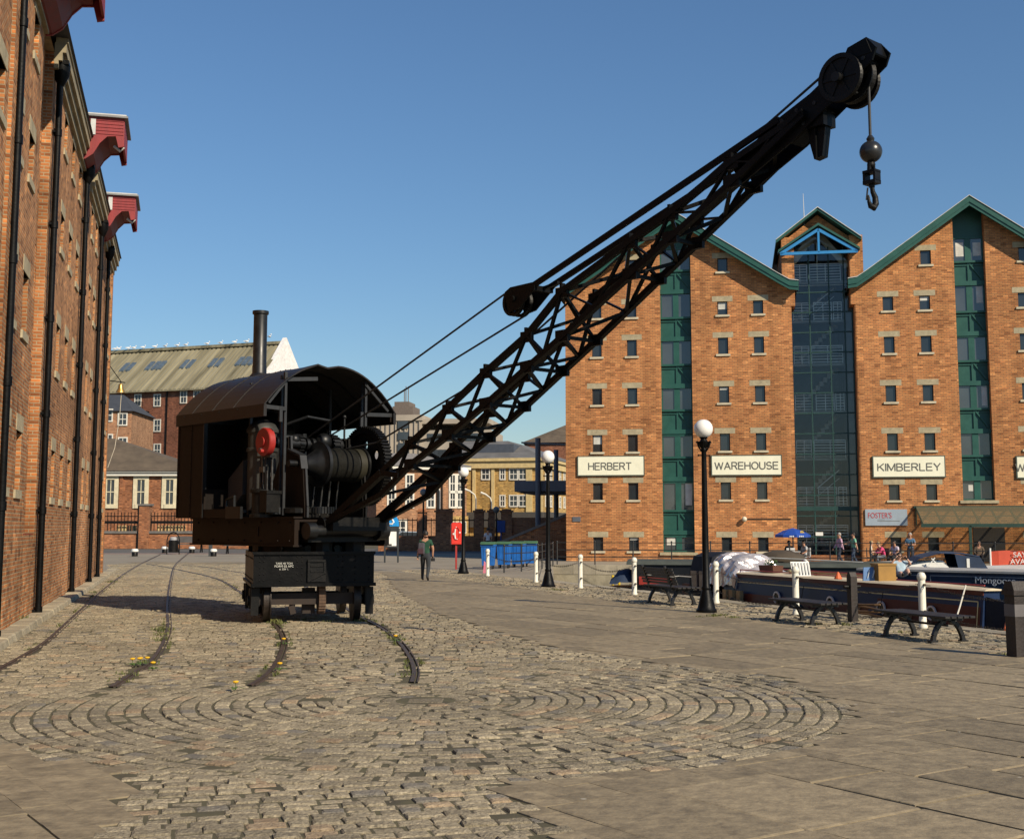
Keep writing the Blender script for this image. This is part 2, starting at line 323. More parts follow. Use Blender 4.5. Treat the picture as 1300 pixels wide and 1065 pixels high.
def inpoly(p, poly):
    c = False; n = len(poly); x, y = p
    for i in range(n):
        x1, y1 = poly[i][0], poly[i][1]; x2, y2 = poly[(i+1)%n][0], poly[(i+1)%n][1]
        if (y1 > y) != (y2 > y) and x < (x2-x1)*(y-y1)/(y2-y1)+x1: c = not c
    return c
DIRT = pm('joint_dirt', (.085, .07, .043), .95, var=.4, scale=2.5, col2=(.10, .09, .046), bump=.4, bscale=60)
ASPH = pm('asphalt', (.10, .092, .082), .92, var=.2, scale=.5, bump=.3, bscale=60)
APRON = pm('old_concrete', (.235, .20, .15), .92, var=.16, scale=.35, bump=.25, bscale=30)
QWALL = pm('quay_stone', (.27, .235, .165), .95, var=.4, scale=1.2, bump=.6, bscale=9)
outer = [V((-1500, -300, -.010)), V((1500, -300, -.010)), V((1500, 2500, -.010)), V((-1500, 2500, -.010))]
hole = [V((p.x, p.y, -.010)) for p in basin]
mb = MB(); ids = [mb.P(p) for p in outer+hole]
for t in tessellate_polygon([outer, hole]): mb.idx([ids[k] for k in t])
struct(mb.build('ground', DIRT))
mb = MB()
for i in range(len(basin)):
    a, b = basin[i], basin[(i+1)%len(basin)]
    mb.face([a+V((0,0,-.017)), b+V((0,0,-.017)), b+V((0,0,-3)), a+V((0,0,-3))])
struct(mb.build('quay_bank', QWALL))
mb = MB(); mb.face([V((p.x, p.y, -1.25)) for p in basin])
m, t, b = newmat('water'); b.inputs['Base Color'].default_value = (.02, .03, .025, 1); b.inputs['Roughness'].default_value = .06
n = nd(t, 'ShaderNodeTexNoise'); n.inputs['Scale'].default_value = 2.5; tc = nd(t, 'ShaderNodeTexCoord'); t.links.new(tc.outputs['Object'], n.inputs['Vector'])
bp = nd(t, 'ShaderNodeBump'); bp.inputs['Strength'].default_value = .25; bp.inputs['Distance'].default_value = .05; t.links.new(n.outputs[0], bp.inputs['Height']); t.links.new(bp.outputs[0], b.inputs['Normal'])
struct(mb.build('water', m))
# coping stones along the water's edge
mb = MB()
for a, b in ((NLe, NR), (FL, FR), (NL, FL), (NL, NLe)):
    d = (b-a); Ln = min(d.length, 46); d.normalize(); inn = V((d.y, -d.x, 0)); k = 0
    cen = V((20, 30, 0));
    if (cen-a).dot(inn) > 0: inn = -inn
    while k < Ln:
        l = min(random.uniform(.9, 1.5), Ln-k); h = random.uniform(-.006, .006)
        p = a+d*(k+.006); q = a+d*(k+l-.006)
        mb.hexa([x+V((0,0,z)) for z in (-.4, .012+h) for x in (p-inn*.02, q-inn*.02, q+inn*.44, p+inn*.44)]); k += l
struct(mb.build('quay_coping', pm('coping_stone', (.30, .26, .19), .9, var=.3, scale=1.5, island=.18, bump=.4, bscale=25)))
# far ground sheets
def sheet(name, pts, z, m): 
    q = MB(); q.face([V((p.x, p.y, z)) for p in pts]); return struct(q.build(name, m))
sheet('far_quay_pavement', [FL+V((-.03, 0, 0)), FR, fac(60), fac(-.2), V((1.3, 63.4, 0)), V((1.0, 60, 0)), V((1.0, 41, 0)), NL+V((-.45, 0, 0))], -.008, pm('far_paving', (.27, .235, .175), .92, var=.2, scale=.6, bump=.2, bscale=20))
sheet('apron', [V((-26, 42, 0)), V((-2, 42, 0)), V((.9, 41, 0)), V((1.25, 63.4, 0)), V((2.6, 64, 0)), V((2, 80, 0)), V((-26, 80, 0))], -.006, APRON)
sheet('road', [V((-60, 81, 0)), V((40, 81, 0)), V((60, 96, 0)), V((-60, 96, 0))], -.004, ASPH)
sheet('pavement', [V((-60, 78.5, 0)), V((3, 78.5, 0)), V((3, 81, 0)), V((-60, 81, 0))], -.002, pm('pink_paving', (.26, .17, .13), .9, var=.15, scale=1))
# ---- sett paving, every stone real
px = lambda *l: [gr(x, y).xy for x, y in l]
CC = gr(540, 888).xy; CR = 4.05
Bl = px((1000, 861), (930, 852), (865, 845), (775, 833), (715, 824), (650, 807), (560, 780), (515, 758), (497, 744), (488, 728))
kerb_in = W0+VN*.34
wall_line = [(kerb_in+VD*t).xy for t in (22, -16)]
track_poly = [tuple(p) for p in Bl]+[tuple(gr(400, 716).xy), tuple(gr(135, 716).xy)]+[tuple(p) for p in wall_line]+[tuple(p) for p in px((-330, 945), (0, 945), (150, 968), (170, 1000), (120, 1090), (760, 1090), (640, 1000), (620, 985), (800, 960), (1000, 920))]
quay_poly = [tuple(quay(t, o).xy) for t, o in ((-7, -1.75), (-7, .3), (46, .3), (46, -1.75))]
# rails (photo pixels on the ground plane)
rail_px = [[(-30, 862), (0, 848), (30, 832), (60, 813), (90, 786), (113, 765), (137, 744), (160, 727), (182, 714), (203, 704)],
           [(142, 872), (165, 857), (188, 843), (203, 825), (212, 805), (214, 790), (213, 765), (217, 735), (222, 718), (232, 708), (242, 700)],
           [(318, 870), (338, 857), (352, 840), (360, 820), (359, 808), (352, 796), (342, 786), (326, 768), (305, 752), (283, 738), (262, 731), (235, 725), (206, 719), (186, 716)],
           [(524, 866), (527, 852), (522, 836), (510, 818), (495, 804), (478, 793), (460, 784), (432, 768), (405, 753), (380, 742), (340, 733), (300, 726), (262, 720), (231, 717)]]
def smooth_line(pts, n=10):
    P = [gr(*p).xy for p in pts]; out = []
    for i in range(len(P)-1):
        a, b, c, d = P[max(i-1, 0)], P[i], P[i+1], P[min(i+2, len(P)-1)]
        for k in range(n):
            t = k/n; out.append(.5*((2*b)+(c-a)*t+(2*a-5*b+4*c-d)*t*t+(3*b-a-3*c+d)*t**3))
    return out+[P[-1]]
rails = [smooth_line(p) for p in rail_px]
cell = {}
for ri, rl in enumerate(rails):
    for p in rl:
        cell.setdefault((int(p.x//1), int(p.y//1)), []).append(p)
def near_rail(x, y, d):
    for i in (-1, 0, 1):
        for j in (-1, 0, 1):
            for p in cell.get((int(x//1)+i, int(y//1)+j), ()):
                if (p.x-x)**2+(p.y-y)**2 < d*d: return True
    return False
SV, SF = [], []
def stone(cx, cy, ux, uy, l, wd, z0=0.0, tilt=.012, ins=.02, rag=.008, hs=.005, sh=.007):
    """one stone: worn top inset from its foot; u = direction of its long side"""
    vx, vy = -uy, ux; b = len(SV); hz = z0+random.gauss(0, hs); tx, ty = random.gauss(0, tilt), random.gauss(0, tilt)
    for top in (0, 1, 2):
        k = (0, ins*.25, ins)[top]
        for sx, sy in ((-1,-1), (1,-1), (1,1), (-1,1)):
            a = sx*(l/2-k)+random.uniform(-rag, rag)*(top > 0); c = sy*(wd/2-k)+random.uniform(-rag, rag)*(top > 0)
            SV.append((cx+ux*a+vx*c, cy+uy*a+vy*c, hz-(sh if top == 1 else 0)+a*tx+c*ty if top else -.034))
    SF.append((b+8,b+9,b+10,b+11)); SF.extend(tuple((b+o+k, b+o+(k+1)%4, b+o+4+(k+1)%4, b+o+4+k) for o in (0, 4) for k in range(4)))
def stones_obj(name, m):
    global SV, SF
    me = bpy.data.meshes.new(name); me.vertices.add(len(SV)); me.vertices.foreach_set('co', np.array(SV, np.float32).ravel())
    f = np.array(SF, np.int32); me.loops.add(f.size); me.loops.foreach_set('vertex_index', f.ravel())
    me.polygons.add(len(f)); me.polygons.foreach_set('loop_start', np.arange(0, f.size, 4, dtype=np.int32)); me.polygons.foreach_set('use_smooth', np.zeros(len(f), bool)); me.update(calc_edges=True); me.validate()
    me.materials.append(m); o = bpy.data.objects.new(name, me); COL.objects.link(o); struct(o); SV, SF = [], []; return o
rx, ry = VN.x, VN.y; vx, vy = VD.x, VD.y; o0 = gr(540, 888).xy
y = -6.0
while y < 52:
    pitch = random.gauss(.138, .01); x = -14.5+random.random()*.2; y += pitch; far = y > 24
    wob = .05*math.sin(y*1.7)
    while x < 6:
        l = random.uniform(.13, .24); x += l; u = x-l/2; v = y+wob+.035*math.sin(u*.9+y)
        wx, wy = o0.x+rx*u+vx*v, o0.y+ry*u+vy*v
        if abs(wx) > wy*.47+1.5: continue
        if (wx-CC.x)**2+(wy-CC.y)**2 < (CR-.05)**2 or not inpoly((wx, wy), track_poly): continue
        if near_rail(wx, wy, .105): continue
        stone(wx, wy, rx, ry, l-.007, pitch-.006, tilt=.012)
r = .28
stone(CC.x, CC.y, 1, 0, .36, .3)
while r < CR-.05:
    pitch = .16; n = max(6, int(2*PI*(r+pitch/2)/.2)); ph = random.random()*6
    for k in range(n):
        a = ph+2*PI*k/n+random.gauss(0, .012/r); rr = r+pitch/2
        wx, wy = CC.x+rr*math.cos(a), CC.y+rr*math.sin(a)
        if near_rail(wx, wy, .125): continue
        stone(wx, wy, -math.sin(a), math.cos(a), 2*PI*rr/n-.008, pitch-.014, tilt=.014)
    r += pitch
t = -7
while t < 46:
    pitch = .15; u = -1.75+random.random()*.1
    while u < .34:
        l = random.uniform(.18, .3)
        p = quay(t, u+l/2); l *= 1.0; stone(p.x, p.y, QN.x, QN.y, l-.02, pitch-.02, tilt=.015); u += l
    t += pitch
SETT = pm('granite_sett', (.215, .172, .108), .85, var=.45, scale=26, island=.24, bump=1.0, bscale=45, col2=(.40, .335, .225), detail=9, speck=.8, patch=((.40, .24, .13), (.12, .115, .11)))
stones_obj('sett_paving', SETT)
# flagstones
fd = V((.56, -.83, 0)).normalized(); fn_ = V((-fd.y, fd.x, 0)); fo = gr(1000, 900)
u = -34.0
while u < 14:
    wd = random.choice((.62, .75, .9, 1.0)); u += wd; t = -16+random.random()
    while t < 62:
        l = random.uniform(.7, 1.7); t += l; c = fo-fd*(t-l/2)+fn_*(u-wd/2)
        if abs(c.x) > c.y*.5+2.5 or c.y < 2 or c.y > 61: continue
        pts = [c+fd*(sx*l/2)+fn_*(sy*wd/2) for sx, sy in ((-1,-1), (1,-1), (1,1), (-1,1))]
        def bad(p): return inpoly((p[0], p[1]), track_poly) or (p-CC).length < CR or inpoly((p[0], p[1]), quay_poly) or (V((p[0], p[1], 0))-P0).dot(QN) > -1.72
        k = [bad(p.xy) for p in pts]
        if (c-W0).dot(VN) < .4: continue
        if all(k): continue
        if any(k) or bad(c.xy):          # cut border slabs into small pieces
            nl, nw = max(1, round(l/.22)), max(1, round(wd/.22))
            for i in range(nl):
                for j in range(nw):
                    q = c+fd*((i+.5)/nl-.5)*l+fn_*((j+.5)/nw-.5)*wd
                    if not bad(q.xy): stone(q.x, q.y, fd.x, fd.y, l/nl+.012, wd/nw+.012, z0=.001, tilt=.002, ins=.004, rag=.003, hs=.001, sh=.001)
            continue
        stone(c.x, c.y, fd.x, fd.y, l-.016, wd-.015, z0=.003, tilt=.0014, ins=.016, rag=.01, hs=.0022, sh=.005)
FLAG = pm('york_flag', (.205, .162, .102), .8, var=.35, scale=7, island=.19, bump=.5, bscale=18, speck=1, col2=(.29, .23, .142), detail=8)
stones_obj('flagstone_paving', FLAG)
# rails: two strips of worn steel and the check groove between
RUST = pm('rail_steel', (.085, .06, .045), .55, metal=.3, var=.35, scale=6, bump=.2, bscale=40)
for rl in rails:
    mb = MB(); n = len(rl); sec = ((-.04, .0), (-.036, .009), (.012, .009), (.014, -.012), (.038, -.012), (.04, .007), (.054, .007), (.058, -.006)); rows = []
    for i, p in enumerate(rl):
        d = (rl[min(i+1, n-1)]-rl[max(i-1, 0)]).normalized(); s_ = V((d.y, -d.x))
        rows.append([mb.P((p.x+s_.x*a, p.y+s_.y*a, z)) for a, z in sec])
    for A, B in zip(rows, rows[1:]):
        for k in range(len(sec)-1): mb.idx((A[k], A[k+1], B[k+1], B[k]))
    o = mb.build('tram_rail', RUST, fix=False); struct(o)
# stone kerb at the foot of the left wall
mb = MB(); t = -16
while t < 22:
    l = random.uniform(.7, 1.2); a = W0+VD*(t+.008); b = W0+VD*(t+l-.008); hh = .10+random.uniform(-.012, .012)
    mb.hexa([p+V((0,0,z)) for z, q in ((-.03, 0), (hh, .03)) for p in (a+VN*.0, b+VN*.0, b+VN*(.34-q), a+VN*(.34-q))]); t += l
struct(mb.build('kerb', pm('kerb_stone', (.30, .255, .175), .9, var=.25, scale=3, island=.15, bump=.4, bscale=25), bevel=.02))
# grass in the joints and along the rails
mb = MB()
def tuft(x, y, h, n, spread):
    for _ in range(n):
        a = random.random()*2*PI; d = random.random()*spread; bx, by = x+d*math.cos(a), y+d*math.sin(a); b2 = random.random()*2*PI; hh = h*random.uniform(.5, 1.2); w_ = random.uniform(.006, .013)
        lean = random.uniform(.2, 1.1)*hh; cx, cy = math.cos(b2), math.sin(b2)
        mb.face([(bx-cy*w_, by+cx*w_, -.02), (bx+cy*w_, by-cx*w_, -.02), (bx+cx*lean+cy*w_*.5, by+cy*lean-cx*w_*.5, hh), (bx+cx*lean*1.2, by+cy*lean*1.2, hh*.95)])
for rl, a, b, dens in ((rails[0], .15, .75, .35), (rails[1], .0, .55, .5), (rails[2], .0, .45, .8), (rails[2], .5, .8, .35), (rails[3], 0, .5, 1.0)):
    for i in range(int(len(rl)*a), int(len(rl)*b)):
        p = rl[i]; d = (rl[min(i+1, len(rl)-1)]-rl[max(i-1, 0)]); L_ = max(d.length, .01); d.normalize()
        for _ in range(int(dens*L_*7)):
            if math.sin(p.x*3.1+p.y*2.3) < random.uniform(-.9, .9): continue
            s_ = random.choice((-.085, .10)); q = p+d*random.uniform(-.5, .5)*L_
            tuft(q.x+d.y*s_, q.y-d.x*s_, random.uniform(.015, .04), 6, .035)
for x, y, h, n in ((160, 856, .09, 22), (152, 864, .07, 14), (206, 800, .12, 60), (207, 806, .1, 40), (205, 812, .1, 30), (346, 790, .12, 70), (352, 792, .09, 50), (186, 842, .08, 30), (386, 787, .06, 25), (417, 789, .06, 25), (448, 786, .09, 40), (458, 788, .08, 40), (495, 804, .06, 25), (500, 811, .07, 30), (515, 857, .05, 25), (15, 802, .1, 40), (22, 792, .28, 60), (60, 765, .16, 60), (66, 761, .15, 50), (140, 739, .1, 40), (120, 752, .08, 30),
                   (905, 782, .07, 60), (915, 781, .07, 60), (930, 784, .07, 50), (890, 783, .05, 30), (1033, 792, .08, 60), (1070, 793, .09, 60), (1144, 803, .07, 40), (1296, 832, .1, 60), (1285, 830, .06, 40), (706, 749, .08, 40), (700, 748, .07, 40), (715, 749, .06, 30)):
    p = gr(x, y); tuft(p.x, p.y, h*.5, int(n*1.1), .1+h*.7)
o = mb.build('grass', pm('grass_blade', (.075, .105, .02), .7, var=.4, scale=3, col2=(.15, .15, .04)), fix=False); o['kind'] = 'stuff'
# dandelions
DY = pm('dandelion_yellow', (.75, .42, .01), .7, var=.1); DL = pm('dandelion_leaf', (.06, .11, .02), .7, var=.3)
for x, y, lab in ((168, 846, 'tall pair of yellow dandelion heads at the end of the second rail'), (178, 845, 'smaller yellow dandelion just right of the pair by the second rail'), (194, 851, 'lone yellow dandelion on the right side of the second rail'), (360, 819, 'bright yellow dandelion on the bend of the rail before the crane'),
                  (355, 852, 'small yellow dandelion low on the right of the third rail'), (299, 877, 'yellow dandelion in the cobbles left of the third rail end'), (502, 815, 'tiny yellow dandelion inside the bend of the fourth rail')):
    p = gr(x, y); mb = MB()
    for k in range(7):
        a = k*.9+random.random(); c, s_ = math.cos(a), math.sin(a); mb.face([(0,0,.004), (c*.05-s_*.015, s_*.05+c*.015, .03), (c*.11, s_*.11, .012), (c*.05+s_*.015, s_*.05-c*.015, .03)])
    r0 = mb.build('dandelion', DL, loc=(p.x, p.y, .01), fix=False); tag(r0, lab, 'flower', 'dandelions in the paving')
    heads = [(0,0)] if 'pair' not in lab else [(0,0), (.07,.05)]
    for hx, hy in heads:
        q = MB(); q.tube((hx*.5, hy*.5, 0), (hx, hy, .07), .004, n=5); q.build('stem', DL, r0)
        q = MB(); q.lathe([(.004, .068), (.02, .072), (.032, .085), (.028, .094), (.01, .098)], (hx, hy, 0), n=10); q.build('flower_head', DY, r0)
# ================================================================== LEFT WAREHOUSE
lw = thing('brick_warehouse', 'tall old red brick warehouse with black downpipes and red hoist hoods along the left edge', 'warehouse', W0, math.atan2(VD.y, VD.x))
WT = 10.95
lev = [(2.3, 3.28), (4.95, 5.95), (7.6, 8.35), (9.75, 10.5)]
cols = [-13, -11, -9, -6.9, -5.3, -1.3, .45, 2.4, 4.35, 8.7, 10.5, 16.3, 17.6]
docs = [(-4.2, -2.45), (5.75, 7.05), (12.3, 13.6)]; hoods = [(-5.6, -4.1), (4.15, 5.65), (11.85, 13.35)]
holes = [(c-.33, c+.33, a, b) for c in cols for a, b in lev]
mb = MB()
rec = [(a, b, 1.55, WT) for a, b in docs]
holed_wall(mb, -15, 18.6, 0, WT, holes+rec, depth=.17)
for a, b in docs:                                    # recessed loading bays, open only at the shutters
    sh = [(a+.18, b-.12, z, z+1.05) for z in (3.4, 6.0, 8.7)]
    holed_wall(mb, a, b, 1.55, WT, sh, y=.17, depth=.14)
mb.face([(18.6,0,0),(18.6,9,0),(18.6,9,WT),(18.6,0,WT)]); mb.face([(-15,0,0),(-15,0,WT),(-15,9,WT),(-15,9,0)]); mb.face([(-15,9,0),(-15,9,WT),(18.6,9,WT),(18.6,9,0)])
for x in (-8.3, 18.15): mb.box(x, x+.45, -.06, .0, 0, WT)
mb.build('wall', BRICK_L, lw, fix=False)
mb = MB(); mb.prism([(-.3, WT+.3), (9.3, WT+.3), (4.5, WT+3.2)], -15.2, 18.85, lambda u, v, t: (t, u, v)); mb.build('roof', pm('slate', (.055, .055, .06), .7, var=.3, scale=2), lw)
mb = MB()
for a, b in zip([-15]+[d[1] for d in docs], [d[0] for d in docs]+[18.8]):
    mb.box(a, b, -.08, .0, WT-.32, WT-.16); mb.box(a, b, -.15, .0, WT-.16, WT); mb.box(a, b, -.22, .0, WT, WT+.2); mb.box(a, b, -.25, -.02, WT+.2, WT+.3)
mb.build('cornice', pm('cornice_stone', (.28, .235, .15), .9, var=.3, scale=3), lw)
FRAMEB = pm('brown_frame', (.055, .04, .03), .6); IRONBAR = pm('dark_frame', (.03, .024, .02), .6); GLD = glass_opaque('dark_glass')
for c in cols:
    for a, b in lev:
        q = MB(); q.box(c-.325, c+.325, .10, .13, a+.004, a+.05); q.box(c-.325, c+.325, .10, .13, b-.05, b-.004); q.box(c-.325, c-.28, .10, .13, a+.05, b-.05); q.box(c+.28, c+.325, .10, .13, a+.05, b-.05); f = q.build('window', FRAMEB, lw)
        q = MB(); q.box(c-.42, c+.42, -.035, .165, a-.14, a); q.build('sill', STONE, f)
        q = MB(); q.box(c-.45, c+.45, -.012, .165, b, b+.27); q.build('lintel', pm('weathered_stone', (.36, .30, .19), .9, var=.3, scale=4, bump=.3, bscale=40), f)
        q = MB(); q.box(c-.325, c+.325, .13, .165, a+.005, b-.005); q.build('pane', GLD, f)
        q = MB()
        for k in (-.16, 0, .16): q.box(c+k-.012, c+k+.012, .11, .128, a, b)
        q.box(c-.325, c+.325, .112, .126, (a+b)/2-.012, (a+b)/2+.012); q.build('iron_bars', IRONBAR, f)
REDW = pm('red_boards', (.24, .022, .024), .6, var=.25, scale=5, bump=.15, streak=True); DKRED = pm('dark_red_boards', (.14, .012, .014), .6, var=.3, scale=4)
LEADW = pm('lead_white', (.5, .5, .48), .6, var=.2)
for a, b in docs:
    for z in (3.4, 6.0, 8.7):
        q = MB(); n = 6; w_ = (b-a-.3)/n
        for k in range(n): q.box(a+.18+k*w_+.004, a+.18+(k+1)*w_-.004, .20+.008*(k % 2), .25, z+.01, z+1.04)
        q.build('loading_door', REDW, lw)
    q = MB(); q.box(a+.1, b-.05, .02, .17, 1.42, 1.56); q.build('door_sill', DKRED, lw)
for a, b in hoods:
    # hoist hood: boarded box on curved brackets
    q = MB(); zt = 11.75; P_ = 1.02
    prof = [(0, zt), (-P_, zt), (-P_, 11.05), (-P_+.13, 11.02), (-P_+.2, 11.3), (-.62, 11.28), (-.45, 11.1), (-.3, 10.82), (-.12, 10.68), (0, 10.66)]
    for x in (a-.1, b+.1-.06): q.prism([(u, v) for u, v in prof], x, x+.06, lambda u, v, t: (t, u, v))
    q.box(a-.04, b+.04, -P_, -P_+.05, 11.1, zt)
    for k in range(5): q.box(a-.115, a-.1, -P_+.02, -.02, 11.33+k*.085, 11.395+k*.085)
    h = q.build('hoist_hood', REDW, lw)
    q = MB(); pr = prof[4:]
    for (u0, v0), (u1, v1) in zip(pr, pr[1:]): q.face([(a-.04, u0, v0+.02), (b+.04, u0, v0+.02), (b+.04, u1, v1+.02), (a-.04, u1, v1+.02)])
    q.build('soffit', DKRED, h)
    q = MB(); q.box(a-.2, b+.2, -P_-.08, .3, zt, zt+.05); q.box(a-.16, b+.16, -P_-.04, .3, zt+.05, zt+.09, 1); q.build('hood_roof', [pm('lead', (.2, .2, .2), .6), LEADW], h)
    q = MB(); q.box(a-.125, a-.11, -.34, -.22, 11.3, 11.7); q.build('corner_board', LEADW, h)
    q = MB(); q.path([(a+.1, -P_+.25, 11.1), (a+.1, -P_+.1, 10.98), (a+.1, -P_+.02, 11.06), (a+.1, -P_+.1, 11.16)], .035); q.build('pulley_bracket', LEADW, h)
for t in (-7.85, -2.2, 5.2, 11.3, 14.9):
    q = MB(); q.tube((t, -.1, .02), (t, -.1, WT-.5), .062, n=12)
    for z in (.12, 2.0, 3.85, 5.7, 7.55, 9.4): q.tube((t, -.1, z-.07), (t, -.1, z+.07), .078, n=12); q.box(t-.11, t+.11, -.06, .0, z-.02, z+.02)
    q.lathe([(.06, 0), (.16, .22), (.17, .42), (.15, .42)], (t, -.12, WT-.6), n=10); q.box(t-.17, t+.17, -.27, 0, WT-.2, WT-.12)
    q.build('downpipe', BLACKP, lw, smooth=True)
# bell on a bracket at the far corner of the warehouse
bp_ = onpl(153, 497, W0+VD*18.75, VD)
o = thing('wall_bell', 'small brass bell hanging from an iron bracket on the far corner of the left warehouse', 'bell', bp_, math.atan2(VD.y, VD.x))
dw = (bp_-W0).dot(VN)
q = MB(); q.lathe([(.03, .28), (.08, .25), (.10, .1), (.16, 0), (.17, -.04), (.15, -.04)], n=16); q.build('bell_body', pm('brass', (.5, .3, .09), .35, metal=.8), o, smooth=True)
q = MB(); q.beam((0, dw, .38), (0, -.15, .32), .035); q.beam((0, dw, .95), (0, 0, .36), .03); q.beam((0, 0, .26), (0, 0, .36), .03); q.build('bracket', BLACKM, o)
q = MB(); q.path([(0, -.03, -.04), (.02, .0, -.9), (0, dw*.3, -2.0), (0, dw*.8, -2.7)], .012, n=5); q.build('bell_rope', pm('rope', (.5, .45, .36), .9), o)

# ================================================================== WAREHOUSES ACROSS THE BASIN
def fpx(x, y, out=0):
    p = onpl(x, y, FA+FN*out, FN); return (p-FA).dot(FD), p.z
RZ = -R(10)
SLATE = pm('dark_slate', (.05, .05, .055), .75, var=.35, scale=1.5, bump=.3, bscale=6)
SIGNC = pm('sign_cream', (.82, .80, .62), .5, var=.05, scale=3); SIGNT = pm('sign_lettering', (.12, .12, .105), .6, var=.1); FRAMEB = pm('brown_frame', (.055, .04, .03), .6)
OLDW = brick('far_brick', (.585, .26, .098), (.445, .172, .064), (.26, .155, .085), bw=.25, rh=.083, ms=.013, pale=(1.75, 1.8, 1.75), stain=.24, big=.25, odd=.62)
BLIND = pm('blind_white', (.55, .55, .5), .7); DOORDK = pm('dark_door', (.03, .024, .02), .6)
def gable_house(name, label, x0, x1, eave, slope, wcols, rows, strip, top_w, stripsill, lowrow):
    root = thing(name, label, 'warehouse', FA, RZ); W = x1-x0; xc = (x0+x1)/2; pk = eave+slope*W/2; D = 22
    holes = []
    for c in wcols:
        for i, (a, b) in enumerate(rows):
            holes.append((c-.25, c+.25, a, b))
    for c, a, b in top_w: holes.append((c-.25, c+.25, a, b))
    s0, s1 = strip; zt = pk-.75
    rh = lambda x: pk-slope*abs(x-xc)
    mb = MB(); L = [((x1, eave), (xc, pk)), ((xc, pk), (x0, eave))]
    holed_wall(mb, x0, s0, 0, pk, [h for h in holes if h[0] < s0], lines=L, depth=.16, extra_z=(eave,)); holed_wall(mb, s1, x1, 0, pk, [h for h in holes if h[0] > s0], lines=L, depth=.16, extra_z=(eave,)); holed_wall(mb, s0, s1, 0, stripsill, [])
    for x in (s0, s1): mb.face([(x, 0, stripsill), (x, .62, stripsill), (x, .62, rh(x)), (x, 0, rh(x))])
    mb.face([(x0, 0, 0), (x0, 0, eave), (x0, D, eave), (x0, D, 0)]); mb.face([(x1, 0, 0), (x1, D, 0), (x1, D, eave), (x1, 0, eave)])
    mb.face([(x0, D, 0), (x0, D, eave), (xc, D, pk), (x1, D, eave), (x1, D, 0)])
    mb.build('wall', OLDW, root, fix=False)
    mb = MB()
    for sg in (-1, 1):
        xe = xc+sg*(W/2+.35); ze = eave-.35*slope; dz = .14
        mb.hexa([(xc, -.55, pk+.05), (xe, -.55, ze+.05), (xe, D, ze+.05), (xc, D, pk+.05), (xc, -.55, pk+.05+dz), (xe, -.55, ze+.05+dz), (xe, D, ze+.05+dz), (xc, D, pk+.05+dz)])
    rf = mb.build('roof', SLATE, root)
    mb = MB()
    for sg in (-1, 1):
        pts = [(xc, pk+.16), (xc+sg*(W/2-.55), eave+.55*slope+.16), (xc+sg*(W/2-.05), eave+.22), (xc+sg*(W/2+.38), eave+.16)]
        for (u0, v0), (u1, v1) in zip(pts, pts[1:]):
            for d0, d1, t0, t1 in ((.0, .3, -.62, -.56), (.22, .47, -.58, -.5)):
                mb.hexa([(u0, t0, v0-d1), (u1, t0, v1-d1), (u1, t1, v1-d1), (u0, t1, v0-d1), (u0, t0, v0-d0), (u1, t0, v1-d0), (u1, t1, v1-d0), (u0, t1, v0-d0)])
            mb.face([(u0, -.5, v0-.3), (u1, -.5, v1-.3), (u1, .0, v1-.3), (u0, .0, v0-.3)])
            mb.hexa([(u0, -.66, v0), (u1, -.66, v1), (u1, -.4, v1), (u0, -.4, v0), (u0, -.66, v0+.035), (u1, -.66, v1+.035), (u1, -.4, v1+.035), (u0, -.4, v0+.035)], 1)
    mb.build('bargeboard', [GREENP, LEADW], rf)
    k = 0
    for x, X, a, b in holes:
        c = (x+X)/2
        q = MB(); q.box(x, X, .10, .13, a, a+.04); q.box(x, X, .10, .13, b-.04, b); q.box(x, x+.045, .10, .13, a, b); q.box(X-.045, X, .10, .13, a, b); f = q.build('window', FRAMEB, root)
        q = MB(); q.box(c-.2, c+.2, .115, .15, a+.04, b-.04); q.build('pane', GLD, f)
        if random.random() < .12: q = MB(); q.box(c-.2, c+.2, .10, .112, a+(b-a)*random.uniform(.3, .8), b-.04); q.build('blind', BLIND, f)
        q = MB(); q.box(c-.5, c+.5, -.006, .10, b, b+.27); q.build('lintel', STONE, f)
        if a > 0.9 or a < .5 or True: q = MB(); q.box(c-.35, c+.35, -.07, .10, a-.10, a); q.build('sill', pm('pale_stone', (.52, .46, .33), .9, var=.2), f)
    # glazed loading bay strip
    sm = (s0+s1)/2; sw = (s1-s0); zs = [a-.18 for a, b in rows][::-1]; hw = 2.36
    q = MB(); q.prism([(s0, stripsill), (s1, stripsill), (s1, rh(s1)), ((s0+s1)/2, rh((s0+s1)/2)), (s0, rh(s0))], .45, .62, lambda u, v, t: (u, t, v)); st = q.build('loading_bay', GREENP, root)
    fl = [r for r in strip_rows if r[0] > stripsill-.1]
    for a, b in strip_rows:
        if b > zt+.4: continue
        for sx0, sx1 in ((s0+.06, sm-.14), (sm+.14, s1-.06)):
            q = MB(); q.box(sx0, sx1, .41, .452, a, b); q.build('pane', BAYGL, st)
            if random.random() < .2: q = MB(); q.box(sx0+random.uniform(.05, .3), sx1-.05, .40, .412, a+random.uniform(0, .6), b-random.uniform(0, .2)); q.build('blind', BLIND, st)
        q = MB(); q.box(sm-.14, sm+.14, .36, .45, a-.02, b+.02); q.box(s0, s0+.07, .36, .45, a, b); q.box(s1-.07, s1, .36, .45, a, b)
        q.box(s0, s1, .34, .45, b, b+.08); q.box(s0, s1, .32, .45, a-.1, a)
        if a-1.15 > stripsill-.2:
            q.box(s0, s1, .30, .45, a-1.22, a-1.0); q.box(sm-.04, sm+.04, .39, .45, a-1.0, a-.1); q.beam((sm+.06, .41, a-.14), (s1-.08, .41, a-.96), .06, .06); q.box(s0, s1, .40, .45, a-.24, a-.18)
        q.build('bay_frame', GREENP, st)
    q = MB(); q.box(s0-.15, s1+.15, -.08, .5, stripsill-.14, stripsill); q.build('bay_sill', STONE, st)
